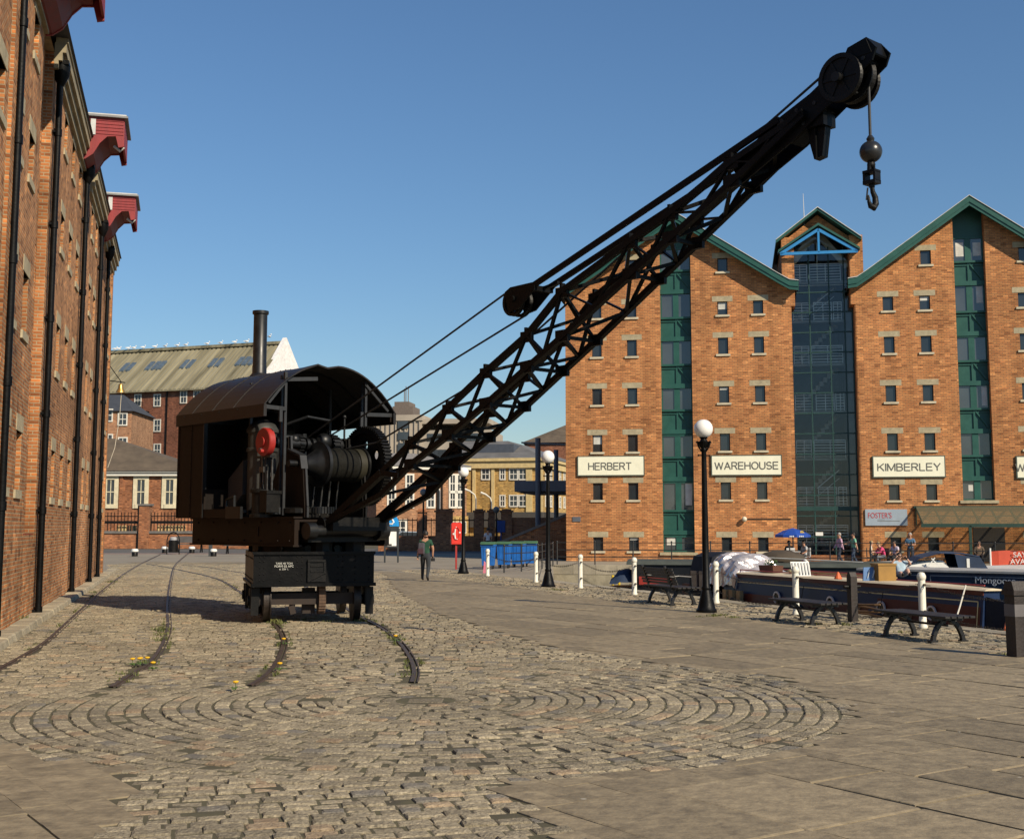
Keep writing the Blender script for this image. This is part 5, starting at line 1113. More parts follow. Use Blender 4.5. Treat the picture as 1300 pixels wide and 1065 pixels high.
# ---- information board
p = gr(497, 714); t = thing('information_board', 'tall dark information board with a blue top and white poster right of the crane', 'sign', p, .1)
DKB = pm('board_dark', (.02, .025, .028), .5)
q = MB()
for x in (-.32, .3): q.box(x-.04, x+.04, -.04, .04, 0, 1.85)
q.build('post', DKB, t); q = MB(); q.box(-.3, .28, -.03, .03, .7, 1.85); q.build('panel', DKB, t); q = MB(); q.box(-.2, .22, -.04, -.03, .78, 1.45); q.build('poster', pm('poster_white', (.8, .79, .74), .5), t)
q = MB(); q.prism([(-.42, 1.7), (.34, 1.7), (.32, 1.95), (.2, 2.2), (.0, 2.28), (-.25, 2.2), (-.4, 1.95)], -.05, .045, lambda u, v, k: (u, k, v)); tp = q.build('blue_top', pm('sign_blue', (.01, .25, .62), .4), t)
q = MB(); q.path([(-.12, -.055, 1.82), (.0, -.055, 1.8), (.08, -.055, 1.9), (.03, -.055, 2.0), (-.04, -.055, 2.06), (.02, -.055, 2.14)], [.02, .04, .05, .045, .03, .015], 8); q.build('swirl_mark', WHITE, tp)
# ---- litter bin in a hoop, far benches, marker posts at the left
p = gr(219.5, 703.5); t = thing('litter_bin', 'black litter bin standing in a tall hoop left of the crane', 'litter bin', p, 0); k_ = 1.35/1.25
q = MB(); q.lathe([(.24, .12), (.28, .14), (.3, .8), (.27, .84), (.26, .86)], n=20); q.build('barrel', BLACKM, t, smooth=True); q = MB(); q.lathe([(.2, .86), (.2, 1.0), (.15, 1.05)], n=16); q.build('bag_rim', pm('grey_bag', (.35, .35, .36), .5), t)
q = MB(); q.path([(-.38, 0, 0), (-.38, 0, .85), (-.33, 0, 1.1), (-.18, 0, 1.28), (0, 0, 1.34), (.18, 0, 1.28), (.33, 0, 1.1), (.38, 0, .85), (.38, 0, 0)], .035, 8); q.tube((-.38, 0, .7), (.38, 0, .7), .025); q.build('hoop', BLACKM, t, smooth=True)
SB = pm('far_slats', (.10, .09, .085), .4, var=.2)
def far_bench(label, p, rz, L):
    t = thing('park_bench', label, 'bench', p, rz); q = MB(); q.box(-L/2, L/2, -.3, .3, .5, .56); q.box(-L/2, L/2, .3, .36, .62, 1.05); q.build('seat', SB, t)
    for x in (-L/2+.15, L/2-.15):
        q = MB(); q.beam((x, -.25, 0), (x, -.05, .5), .07); q.beam((x, .28, 0), (x, .1, .5), .07); q.beam((x, .3, .5), (x, .36, 1.0), .06); q.build('leg', BLACKM, t)
far_bench('far bench with a pale backrest right of the hooped litter bin', gr(240, 701), 0, 1.9); far_bench('far dark bench seen under the crane body', gr(312, 703), 0, 2.6)
def make_marker(label):
    t = thing('bollard', label, 'bollard', (0,0,0), 0, 'low black bollards with white tops'); q = MB(); q.lathe([(.17, 0), (.17, .22), (.15, .25)], n=14); q.build('post', BLACKM, t, smooth=True); q = MB(); q.lathe([(.17, .25), (.2, .27), (.2, .37), (.14, .42)], n=14); q.build('cap', WHITE, t, smooth=True); return t
mk = make_marker('low black bollard with white top near the brick gate pier'); mk.location = gr(171, 706)
for x, y, l in ((209, 702, 'low white topped bollard just left of the hooped litter bin'), (243.5, 702, 'low white topped bollard in front of the pale far bench'), (271, 706, 'low white topped bollard under the rear of the crane body')): dup(mk, gr(x, y), 0, l)
q = MB(); q.box(-.09, .09, -.09, .09, 0, 1.2); o = q.build('sign_post', pm('post_grey', (.05, .055, .06), .5), loc=gr(267, 706)); tag(o, 'dark square post standing under the rear of the crane body', 'post')
# ================================================================== BOATS
NAVY = pm('boat_navy', (.012, .026, .07), .4, var=.25, scale=2, spec=.2); MAROON = pm('boat_maroon', (.085, .02, .013), .45, var=.25, scale=2, spec=.2); HULLB = pm('hull_black', (.006, .007, .009), .4, var=.3, scale=2, spec=.3); CREAML = pm('coach_cream', (.55, .46, .24), .5); ROOFC = pm('roof_cream', (.62, .52, .36), .6, var=.15, scale=2)
CANV = pm('black_canvas', (.010, .012, .02), .75, var=.4, scale=3, bump=.5, bscale=5, spec=.25); BCANV = pm('blue_canvas', (.018, .035, .075), .8, var=.3, scale=2, bump=.4, bscale=4); GCANV = pm('green_canvas', (.05, .058, .048), .85, var=.3, scale=2, bump=.5, bscale=4); REDL = pm('boat_red', (.30, .03, .02), .45)
def boat_hull(t, x0, x1, w_, z1, m, bow=2.4, stern=.8, z0=-1.25):
    q = MB(); out = []
    for x, f in ((x0, .45), (x0+stern*.4, .85), (x0+stern, 1), (x1-bow, 1), (x1-bow*.6, .9), (x1-bow*.25, .55), (x1, .06)): out.append((x, f*w_/2))
    n = len(out); ring = []
    for z, k in ((z0, .9), (z0+.3, .97), (z1, 1), (z1+.06, 1.0)):
        ring.append([q.P((x, -y*k, z+(.18*max(0, (x-(x1-bow))/bow)**2 if z > z0+.1 else 0))) for x, y in out]+[q.P((x, y*k, z+(.18*max(0, (x-(x1-bow))/bow)**2 if z > z0+.1 else 0))) for x, y in out[::-1]])
    for A, B in zip(ring, ring[1:]):
        for k in range(2*n): q.idx((A[k], A[(k+1) % (2*n)], B[(k+1) % (2*n)], B[k]))
    q.idx(ring[-1]); return q.build('hull', m, t)
def porthole(t, x, y, z, r, sg=-1):
    q = MB(); q.lathe([(r, 0), (r*1.02, .03), (r*.78, .035), (r*.74, .0)], (x, y, z), (0, sg, 0), n=22); f = q.build('porthole', pm('port_rim', (.55, .48, .46), .35), t, smooth=True); q = MB(); q.lathe([(.01, .012), (r*.76, .012)], (x, y, z), (0, sg, 0), n=18); q.build('pane', GLD, f)
BOUT = 1.12; BW = 1.5
def qt(x, y, out, z): p = onpl(x, y, P0+QN*out, QN); return (p-P0).dot(QD)
ta, tb = qt(916, 727, BOUT, .6), qt(1243, 746, BOUT, .6); L_ = tb-ta
t = thing('narrowboat', 'navy and maroon narrowboat with round portholes moored along the near quay', 'boat', quay(ta, BOUT+BW/2), QA)   # local x along the quay towards the camera, y = away from the quay
Y0 = -BW/2
boat_hull(t, -2.4, L_+2.6, BW+.12, -.28, HULLB)
q = MB(); 
def loft(q, sec, xs):
    rows = []
    for x, wf in xs: rows.append([q.P((x, Y0+(u-Y0)*wf if u > 0 else u, v)) for u, v in sec])
    for A, B in zip(rows, rows[1:]):
        for k in range(len(sec)): q.idx((A[k], A[(k+1) % len(sec)], B[(k+1) % len(sec)], B[k]))
    q.idx(rows[0]); q.idx(rows[-1])
TAP = [(0, 1), (L_*.45, 1), (L_*.8, .6), (L_, .3)]
loft(q, [(Y0, -.26), (-Y0, -.26), (-Y0-.1, .6), (Y0+.1, .6)], TAP); cab_ = q.build('cabin', NAVY, t)
def cs(z): return Y0+.1*(z+.26)/.86
def cbox(q, x0, x1, z0, z1, e=.006, mi=None): q.hexa([(x0, cs(z0)-e, z0), (x1, cs(z0)-e, z0), (x1, cs(z0)+.004, z0), (x0, cs(z0)+.004, z0), (x0, cs(z1)-e, z1), (x1, cs(z1)-e, z1), (x1, cs(z1)+.004, z1), (x0, cs(z1)+.004, z1)], mi)
q = MB(); segs = [(.05, L_*.33), (L_*.36, L_*.64), (L_*.67, L_-.06)]
for x0, x1 in segs: cbox(q, x0, x1, -.22, .16 if x0 < L_*.6 else .32, .005)
q.build('maroon_panel', MAROON, cab_)
q = MB(); cbox(q, 0, L_, .52, .6, .02); q.build('red_band', MAROON, cab_)
q = MB(); cbox(q, .1, L_-.12, .40, .42, .008); cbox(q, L_-.14, L_-.12, -.22, .42, .008); cbox(q, L_*.36, L_*.36+.02, -.22, .42, .008); q.build('coach_line', CREAML, cab_)
q = MB(); loft(q, [(Y0+.06, .6), (-Y0-.06, .6), (-Y0-.1, .625), (.01, .645), (Y0+.1, .625)], [(-.05, 1)]+TAP[1:-1]+[(L_+.06, .3)]); q.build('roof', ROOFC, t); q = MB(); q.tube((.1, Y0+.2, .685), (L_-.1, Y0+.2, .685), .014, n=6); q.tube((.1, -Y0-.2, .685), (L_*.45, -Y0-.2, .685), .014, n=6); q.build('handrail', REDL, t)
for x, y in ((985, 757), (1053, 765), (1117, 765), (1181, 772)): u = qt(x, y, BOUT, 0)-ta; porthole(t, u, cs(.12)-.01, .14, .135)
for x in (1083, 1147): u = qt(x, 766, BOUT, 0)-ta; q = MB(); cbox(q, u-.2, u+.2, .0, .16, .02); [cbox(q, u-.18, u+.18, .03+.05*k, .045+.05*k, .03) for k in range(3)]; q.build('vent_grille', pm('brass_vent', (.16, .085, .045), .5), t)
for x in (0.25, .55, .9): q = MB(); q.box(x, x+.16, Y0-.12, Y0-.02, -.75, .22); q.build('fender_plank', pm('plank', (.28, .19, .09), .8, var=.3), t)
# canvas over the fore well, silver cover and hood aft
q = MB(); a = L_+.02; q.hexa([(a, Y0+.06, -.25), (a+1.7, -.35, -.2), (a+1.7, .35, -.2), (a, -Y0-.06, -.25), (a, Y0+.12, .5), (a+1.7, -.06, .1), (a+1.7, .06, .1), (a, .1, .34)]); q.build('fore_cover', CANV, t)
q = MB()
for k in range(9):
    f = k/8; 
arc_ = [(-.74, -.2), (-.72, .55), (-.6, .95), (-.3, 1.06), (.3, 1.06), (.6, .95), (.72, .55), (.74, -.2)]
q.prism(arc_, -1.75, -.75, lambda u, v, k: (k, u*.98, v)); hood = q.build('stern_hood', CANV, t)
for x in (-1.6, -1.15): q = MB(); q.box(x, x+.32, Y0-.005, Y0+.05, .12, .6); q.build('hood_window', pm('vinyl_window', (.16, .12, .11), .2), hood)
q = MB(); rows = []; NX, NY = 20, 22
sec_ = [(-.77, .3), (-.75, .5), (-.7, .75), (-.5, .96), (-.2, 1.03), (.2, 1.03), (.5, .96), (.7, .75), (.75, .5), (.77, .3)]
for i in range(NX):
    x = -.76+1.4*i/(NX-1); s_ = np.interp(x, [-.76, -.4, -.05, .3, .5, .64], [1, 1.02, .98, .75, .5, .25]); row = []
    for j in range(NY):
        t_ = 9*j/(NY-1); k = min(8, int(t_)); f = t_-k; u = sec_[k][0]*(1-f)+sec_[k+1][0]*f; v = sec_[k][1]*(1-f)+sec_[k+1][1]*f
        fold = .035*math.sin(9*x+3*u+1.3*math.sin(7*v))+.022*math.sin(23*x-11*u+2*v)+random.uniform(-.016, .016)
        row.append(q.P((x+.6*fold, u*.97*(1+fold*.5), (.5+(v-.5)*s_ if v > .5 else v)+fold)))
    rows.append(row)
for A, B in zip(rows, rows[1:]):
    for k in range(NY-1): q.idx((A[k], A[k+1], B[k+1], B[k]))
q.idx(rows[0]); q.idx(rows[-1]); q.build('silver_cover', pm('silver_sheet', (.48, .46, .46), .22, metal=.45, var=.3, scale=4, bump=.5, bscale=9, col2=(.66, .60, .60)), t, smooth=False)
q = MB(); q.box(-2.3, -1.75, Y0+.1, -Y0-.1, -.25, .25); q.build('stern_locker', MAROON, t)
# second boat with lettering, lying across
a, b = gr(1090, 722, .63), gr(1300, 727, .63); d = (b-a); d.z = 0; LB = d.length; d.normalize(); t2 = thing('narrowboat', 'dark blue narrowboat with white lettering on its side at the far right', 'boat', V((a.x, a.y, 0))+V((-d.y, d.x, 0))*.95, ang(d))
boat_hull(t2, -1.5, LB+8.5, 2.0, -.2, HULLB); q = MB(); q.box(0, LB+6, -.93, .93, -.2, .6); c2 = q.build('cabin', pm('mongoose_blue', (.010, .03, .062), .3, var=.25), t2)
q = MB(); q.box(-.05, LB+6.05, -.97, .97, .6, .65); q.build('roof', pm('roof_grey', (.35, .35, .34), .5, var=.2), t2)
for x0, x1 in ((.1, LB*.42), (LB*.45, LB+4)):
    q = MB()
    for bx in ((x0, x1, .5, .52), (x0, x1, -.1, -.08), (x0, x0+.02, -.1, .52), (x1-.02, x1, -.1, .52)): q.box(bx[0], bx[1], -.937, -.929, bx[2], bx[3])
    q.build('coach_line', pm('line_grey', (.2, .22, .25), .5), c2)
lp = onpl(1263, 737, V((a.x, a.y, 0)), V((d.y, -d.x, 0))); text('boat_lettering', 'Mongoose', .23, pm('letter_white', (.5, .53, .56), .5), t2, ((lp-V((a.x, a.y, 0))).dot(d), -.94, lp.z), (PI/2, 0, 0), .003, sx=1.0)
# ---- three boats against the far quay
def far_boat(label, x, y, z, ln, roofm, hullm, extra=None, w_=1.9, h=.55, yaw=None):
    p = gr(x, y, z); p.z = 0; t = thing('narrowboat', label, 'boat', p, ang(FD) if yaw is None else yaw, 'narrowboats by the far quay')
    boat_hull(t, -.8, ln+1.5, w_, -.25, hullm, bow=1.8); q = MB(); q.prism([(-w_/2+.08, -.24), (w_/2-.08, -.24), (w_/2-.14, z-.02), (-w_/2+.14, z-.02)], 0, ln, lambda u, v, k: (k, u, v)); q.build('cabin', hullm, t)
    q = MB(); q.prism([(-w_/2+.05, z-.04), (w_/2-.05, z-.04), (w_/2-.25, z+.06), (0, z+.12), (-w_/2+.25, z+.06)], -.2, ln+.2, lambda u, v, k: (k, u, v)); q.build('roof', roofm, t); return t
f1 = far_boat('low dark boat with a grey-green roof left of the nearest lamp, by the basin wall', 806, 714, .55, 3.2, GCANV, HULLB)
q = MB(); rows = []
for i in range(9):
    rows.append([q.P((-.75+.11*i, -.75+1.5*j/9, -.2+(.55*math.sin(PI*(i+.6)/9.5)**.6)*(math.sin(PI*(j+.3)/9.6)**.5)+random.uniform(-.05, .05))) for j in range(10)])
for A, B in zip(rows, rows[1:]):
    for k in range(9): q.idx((A[k], A[k+1], B[k+1], B[k]))
q.build('blue_tarp', BCANV, f1, smooth=True, fix=False); q = MB(); q.box(.2, 1.2, -.98, -.9, -.1, .15); q.build('red_panel', REDL, f1)
f2 = far_boat('long grey-green roofed boat behind the silver cover and the white deck panel', 945, 717, .55, 4.2, GCANV, HULLB)
q = MB(); q.ball((1.1, 0, .72), .55, 16, 8, sc=(1.3, .8, .5)); q.build('covered_dinghy', pm('brown_cover', (.06, .045, .03), .8, var=.3), f2, smooth=True); q = MB(); q.tube((.2, -.5, .8), (3.4, -.6, .66), .02); q.build('boat_pole', pm('pole_grey', (.25, .25, .24), .6), f2)
p = gr(1060, 719, .5); p.z = 0; t = thing('motor_cruiser', 'white motor cruiser with a dark blue canvas canopy by the far quay', 'boat', p, ang(FD)); boat_hull(t, -1.2, 7.2, 2.2, .38, pm('gelcoat', (.62, .62, .6), .3, var=.1), bow=1.0, stern=2.5)
q = MB(); q.hexa([(.3, -.8, .44), (3.2, -.9, .44), (3.2, .9, .44), (.3, .8, .44), (.9, -.6, .62), (3.0, -.7, .72), (3.0, .7, .72), (.9, .6, .62)]); q.build('coachroof', pm('gelcoat', (.7, .7, .68)), t)
q = MB(); P_ = [(1.9, .46), (2.35, .78), (2.9, .92), (3.5, .91), (4.0, .82), (4.25, .42)]; rows = [[q.P((x, -y, z)), q.P((x, -y*.85, z+.03)), q.P((x, y*.85, z+.03)), q.P((x, y, z))] for (x, z), y in zip(P_, (.9, .95, .98, .98, .96, .96))]
for A, B in zip(rows, rows[1:]):
    for k in range(3): q.idx((A[k], A[k+1], B[k+1], B[k]))
for s_ in (-1, 1): q.face([(3.3, s_*.99, .9), (4.0, s_*.97, .81), (4.25, s_*.96, .42), (3.4, s_*.99, .42)])
q.build('canopy', BCANV, t, fix=False); q = MB(); q.beam((2.45, -.96, .42), (2.75, -.96, .8), .03); q.beam((3.0, -.97, .42), (2.65, -.97, .78), .03); q.box(3.62, 3.7, -1.0, -.985, .52, .78); q.build('canopy_frame', WHITE, t)
# deck clutter
PLANTG = pm('plant_green', (.04, .09, .025), .7, var=.4, scale=20, island=.4)
def rz_(t_, out=.75, z=.645): return quay(ta+t_, BOUT+out*0+.55, z)
def small(name, label, cat, q, m, loc, rz=0, **k): o = q.build(name, m, loc=loc, rz=rz, **k); return tag(o, label, cat)
q = MB(); q.hexa([(-.3, -.12, 0), (.3, -.12, 0), (.3, .12, 0), (-.3, .12, 0), (-.32, -.14, .16), (.32, -.14, .16), (.32, .14, .16), (-.32, .14, .16)]); o = small('plant_trough', 'green plant in a small trough on the near boat roof by the silver cover', 'planter', q, pm('trough', (.09, .035, .02), .8), rz_(1.35), QA)
q = MB()
for k in range(90): a, r_, z = random.random()*6.3, random.random(), .15+random.random()*.14; c = V((.28*r_*math.cos(a), .12*r_*math.sin(a), z)); d1, d2 = V((random.gauss(0, 1), random.gauss(0, 1), random.gauss(0, .6))).normalized()*.035, V((random.gauss(0, 1), random.gauss(0, 1), random.gauss(0, .6))).normalized()*.02; q.face([c-d1, c+d2, c+d1, c-d2])
q.build('foliage', PLANTG, o, fix=False)
q = MB(); q.tube((-1.6, 0, .05), (1.6, .05, .05), .018, n=8); q.tube((-1.4, .08, .05), (1.5, .1, .05), .014, n=8); q.box(-1.2, -1.14, -.04, .14, 0, .035); q.box(1.1, 1.16, -.04, .14, 0, .035); small('boat_pole', 'two long poles lying along the near boat roof', 'pole', q, pm('pole_wood', (.30, .16, .06), .6), rz_(4.4, z=.645), QA)
for i, (tt, lab) in enumerate(((2.2, 'pale mushroom vent on the near boat roof behind the left backless bench'), (L_*.62, 'pale mushroom vent on the near boat roof beside the ochre box'))): q = MB(); q.lathe([(.035, 0), (.035, .05), (.075, .055), (.07, .08), (.02, .1)], n=14); small('roof_vent', lab, 'vent', q, pm('vent_brass', (.45, .38, .2), .35, metal=.5), rz_(tt), 0, smooth=True)
for i, (tt, lab) in enumerate(((.7, 'dark round rubber fender hanging on the near boat by the plank fenders'), (3.6, 'dark round rubber fender hanging below the left backless bench'), (L_*.7, 'dark round rubber fender hanging behind the nearest white bollard'))): q = MB(); q.lathe([(.01, -.22), (.07, -.18), (.08, 0), (.07, .12), (.02, .16)], n=12); q.tube((0, 0, .16), (0, .1, .55), .008, n=5); small('fender', lab, 'fender', q, RUB, quay(ta+tt, BOUT-.1, -.1), QA, smooth=True)
q = MB(); n = 20
for k in range(n):
    a, b = 2*PI*k/n, 2*PI*(k+1)/n; q.path([(.13*math.cos(a), .02, .13*math.sin(a)), (.13*math.cos(b), .02, .13*math.sin(b))], .035, 7, mi=(k//5) % 2)
small('life_ring', 'small red and white life ring leaning on the near boat roof by the plant trough', 'life ring', q, [WHITE, REDL], rz_(2.75, z=.82), QA)
p = gr(1018, 731, .68); q = MB(); q.hexa([(-.2, 0, 0), (.2, 0, 0), (.2, .03, 0), (-.2, .03, 0), (-.2, .11, .29), (.2, .11, .29), (.2, .14, .29), (-.2, .14, .29)])
o = small('roof_panel', 'white slatted panel leaning on the near boat roof behind the bollard', 'panel', q, pm('panel_white', (.42, .43, .43), .4), p, .15)
for k in range(6): q = MB(); x = -.165+k*.066; q.beam((x, -.009, .03), (x, .09, .27), .028, .01); q.build('slat_gap', pm('slat_grey', (.28, .29, .3), .5), o)
p = gr(1122, 737, .72); q = MB(); q.box(-.17, .17, -.14, .14, 0, .3); q.box(-.185, .185, -.155, .155, .28, .31); small('wooden_box', 'ochre wooden box on the near boat roof', 'box', q, pm('ochre_wood', (.32, .17, .035), .6, var=.2), p, .2)
p = gr(1107, 737, .72); q = MB(); q.hexa([(-.17, -.02, 0), (.17, -.02, 0), (.17, .02, 0), (-.17, .02, 0), (-.15, .0, .24), (.17, .0, .25), (.17, .03, .25), (-.15, .03, .24)]); o = small('towel', 'blue and white towel hung beside the ochre box', 'towel', q, pm('towel_blue', (.12, .22, .42), .9), p, .1)
q = MB(); [q.beam((-.1+.1*k, -.03, .05), (-.05+.1*k, -.015, .2), .03, .008) for k in range(3)]; q.build('white_stripe', WHITE, o)
p = gr(1064, 735, .7); q = MB(); q.lathe([(.07, 0), (.075, .015), (.02, .13), (.012, .135)], n=12); small('traffic_cone', 'small orange cone on the near boat roof', 'cone', q, pm('orange', (.6, .12, .03), .5), p)
p = gr(1282, 800, .0); q = MB(); q.hexa([(-.1, -.02, 0), (.1, -.02, 0), (.1, .02, 0), (-.1, .02, 0), (-.02, -.02, .28), (.05, -.02, .28), (.05, .02, .28), (-.02, .02, .28)]); small('orange_flag', 'small orange marker by the dark timber post', 'marker', q, MATS['orange'], p)
for i, x in enumerate((778, 786)): q = MB(); pp = V((gr(x, 745).x, 0, 0)); p = atY(x, 745, 44); q.tube((0, 0, -.1), (0, 0, .36), .045, n=10); q.ball((0, 0, .36), .05, 10, 6); o = small('mooring_peg', ('left' if i == 0 else 'right')+' of two short yellow pegs on the pontoon below the basin wall', 'peg', q, pm('peg_yellow', (.6, .42, .02), .5), V((p.x, p.y, p.z)))
p = atY(775, 747, 44.3); q = MB(); q.box(-.9, 1.6, -.3, .5, -.12, 0); small('pontoon', 'pale timber pontoon below the basin wall', 'pontoon', q, pm('pale_timber2', (.42, .34, .22), .8, var=.2), p, -.1)
p = gr(1083, 790); q = MB(); q.path([(0, 0, 0)]+[(.35*math.cos(a)*1.5, .12*math.sin(a), .02+.01*k) for k, a in enumerate([i*.5 for i in range(1, 26)])], .022, 6); small('rope_coil', 'coil of brown rope on the quay behind the right backless bench', 'rope', q, pm('brown_rope', (.16, .09, .04), .9), quay((gr(1095, 783)-P0).dot(QD), .6), QA)
# mooring lines
for x0, y0, z0, x1, y1, lab in ((1226, 743, .6, 1210, 778, 'pale mooring line from the boat roof down to the quay'), (1285, 748, .3, 1285, 800, 'slanting mooring line near the dark timber post')):
    a = quay(qt(x0, y0, BOUT, 0), BOUT, 0); a = onpl(x0, y0, P0+QN*BOUT, QN); b = quay(qt(x1, y1, .55, 0), .55, .02); q = MB(); q.path([a, (a+b)/2+V((0,0,-.02)), b], .014, 6); tag(q.build('mooring_line', pm('line_white', (.55, .52, .45), .8)), lab, 'mooring line')
def terr(x, k=1.1): p = onpl(x, 700, FL-FN*k, FN); p.z = -.013; return p
# ================================================================== TERRACE: parasol, banner, chairs
p = terr(1007); t = thing('parasol', 'blue parasol with white edge lettering over the far quay tables', 'parasol', p); q = MB(); q.tube((0, 0, 0), (0, 0, 1.62), .03); q.build('pole', GREY, t)
q = MB(); n = 8; R_ = .78; zt = 1.62; A = q.P((0, 0, zt+.02)); ring = [q.P((R_*math.cos(2*PI*k/n), R_*math.sin(2*PI*k/n), zt-.28)) for k in range(n)]; mid_ = [q.P((R_*.55*math.cos(2*PI*k/n), R_*.55*math.sin(2*PI*k/n), zt-.1)) for k in range(n)]; low = [q.P((R_*1.0*math.cos(2*PI*k/n), R_*1.0*math.sin(2*PI*k/n), zt-.38)) for k in range(n)]
for k in range(n): q.idx((A, mid_[k], mid_[(k+1) % n])); q.idx((mid_[k], ring[k], ring[(k+1) % n], mid_[(k+1) % n])); q.idx((ring[k], low[k], low[(k+1) % n], ring[(k+1) % n]))
cv = q.build('canopy', pm('parasol_blue', (.008, .06, .33), .6, var=.1), t, fix=False); q = MB(); a0, a1 = -2.0, -1.3
q.lathe([(.01, 0), (.11, 0)], (R_*.4, -R_*.62, zt-.19), (.3, -.75, .45), n=12); q.build('emblem', pm('emblem_yellow', (.6, .42, .08), .6), cv); q = MB()
for k in range(9): q.box(-.3+k*.07, -.255+k*.07, -.735, -.73, zt-.365, zt-.31)
q.build('edge_lettering', WHITE, cv)
a, b = gr(1258, 713), gr(1340, 713); d = FD; o_ = terr(1258, .35); t = thing('banner', 'red banner with white capitals hung on the far quay railing', 'banner', o_, RZ); wb = 3.0
q = MB(); n = 10
for k in range(n):
    x0, x1 = wb*k/n, wb*(k+1)/n; f = lambda x: -.03*math.sin(x*5); g = lambda x: .05*math.sin(x*2.1); q.face([(x0, f(x0), .06+g(x0)), (x1, f(x1), .06+g(x1)), (x1, f(x1)+.02, .66+g(x1)), (x0, f(x0)+.02, .66+g(x0))])
bn_ = q.build('sheet', pm('banner_red', (.55, .07, .03), .6, var=.1), t, fix=False); text('banner_lettering', 'SAY SPACE', .31, WHITE, bn_, (1.62, -.06, .52), (PI/2, 0, 0), .003); text('banner_lettering', 'AVAILABLE', .31, WHITE, bn_, (1.5, -.06, .24), (PI/2, 0, 0), .003)
q = MB(); q.tube((-.03, 0, 0), (-.03, 0, .8), .04, n=8); q.build('white_post', WHITE, t)
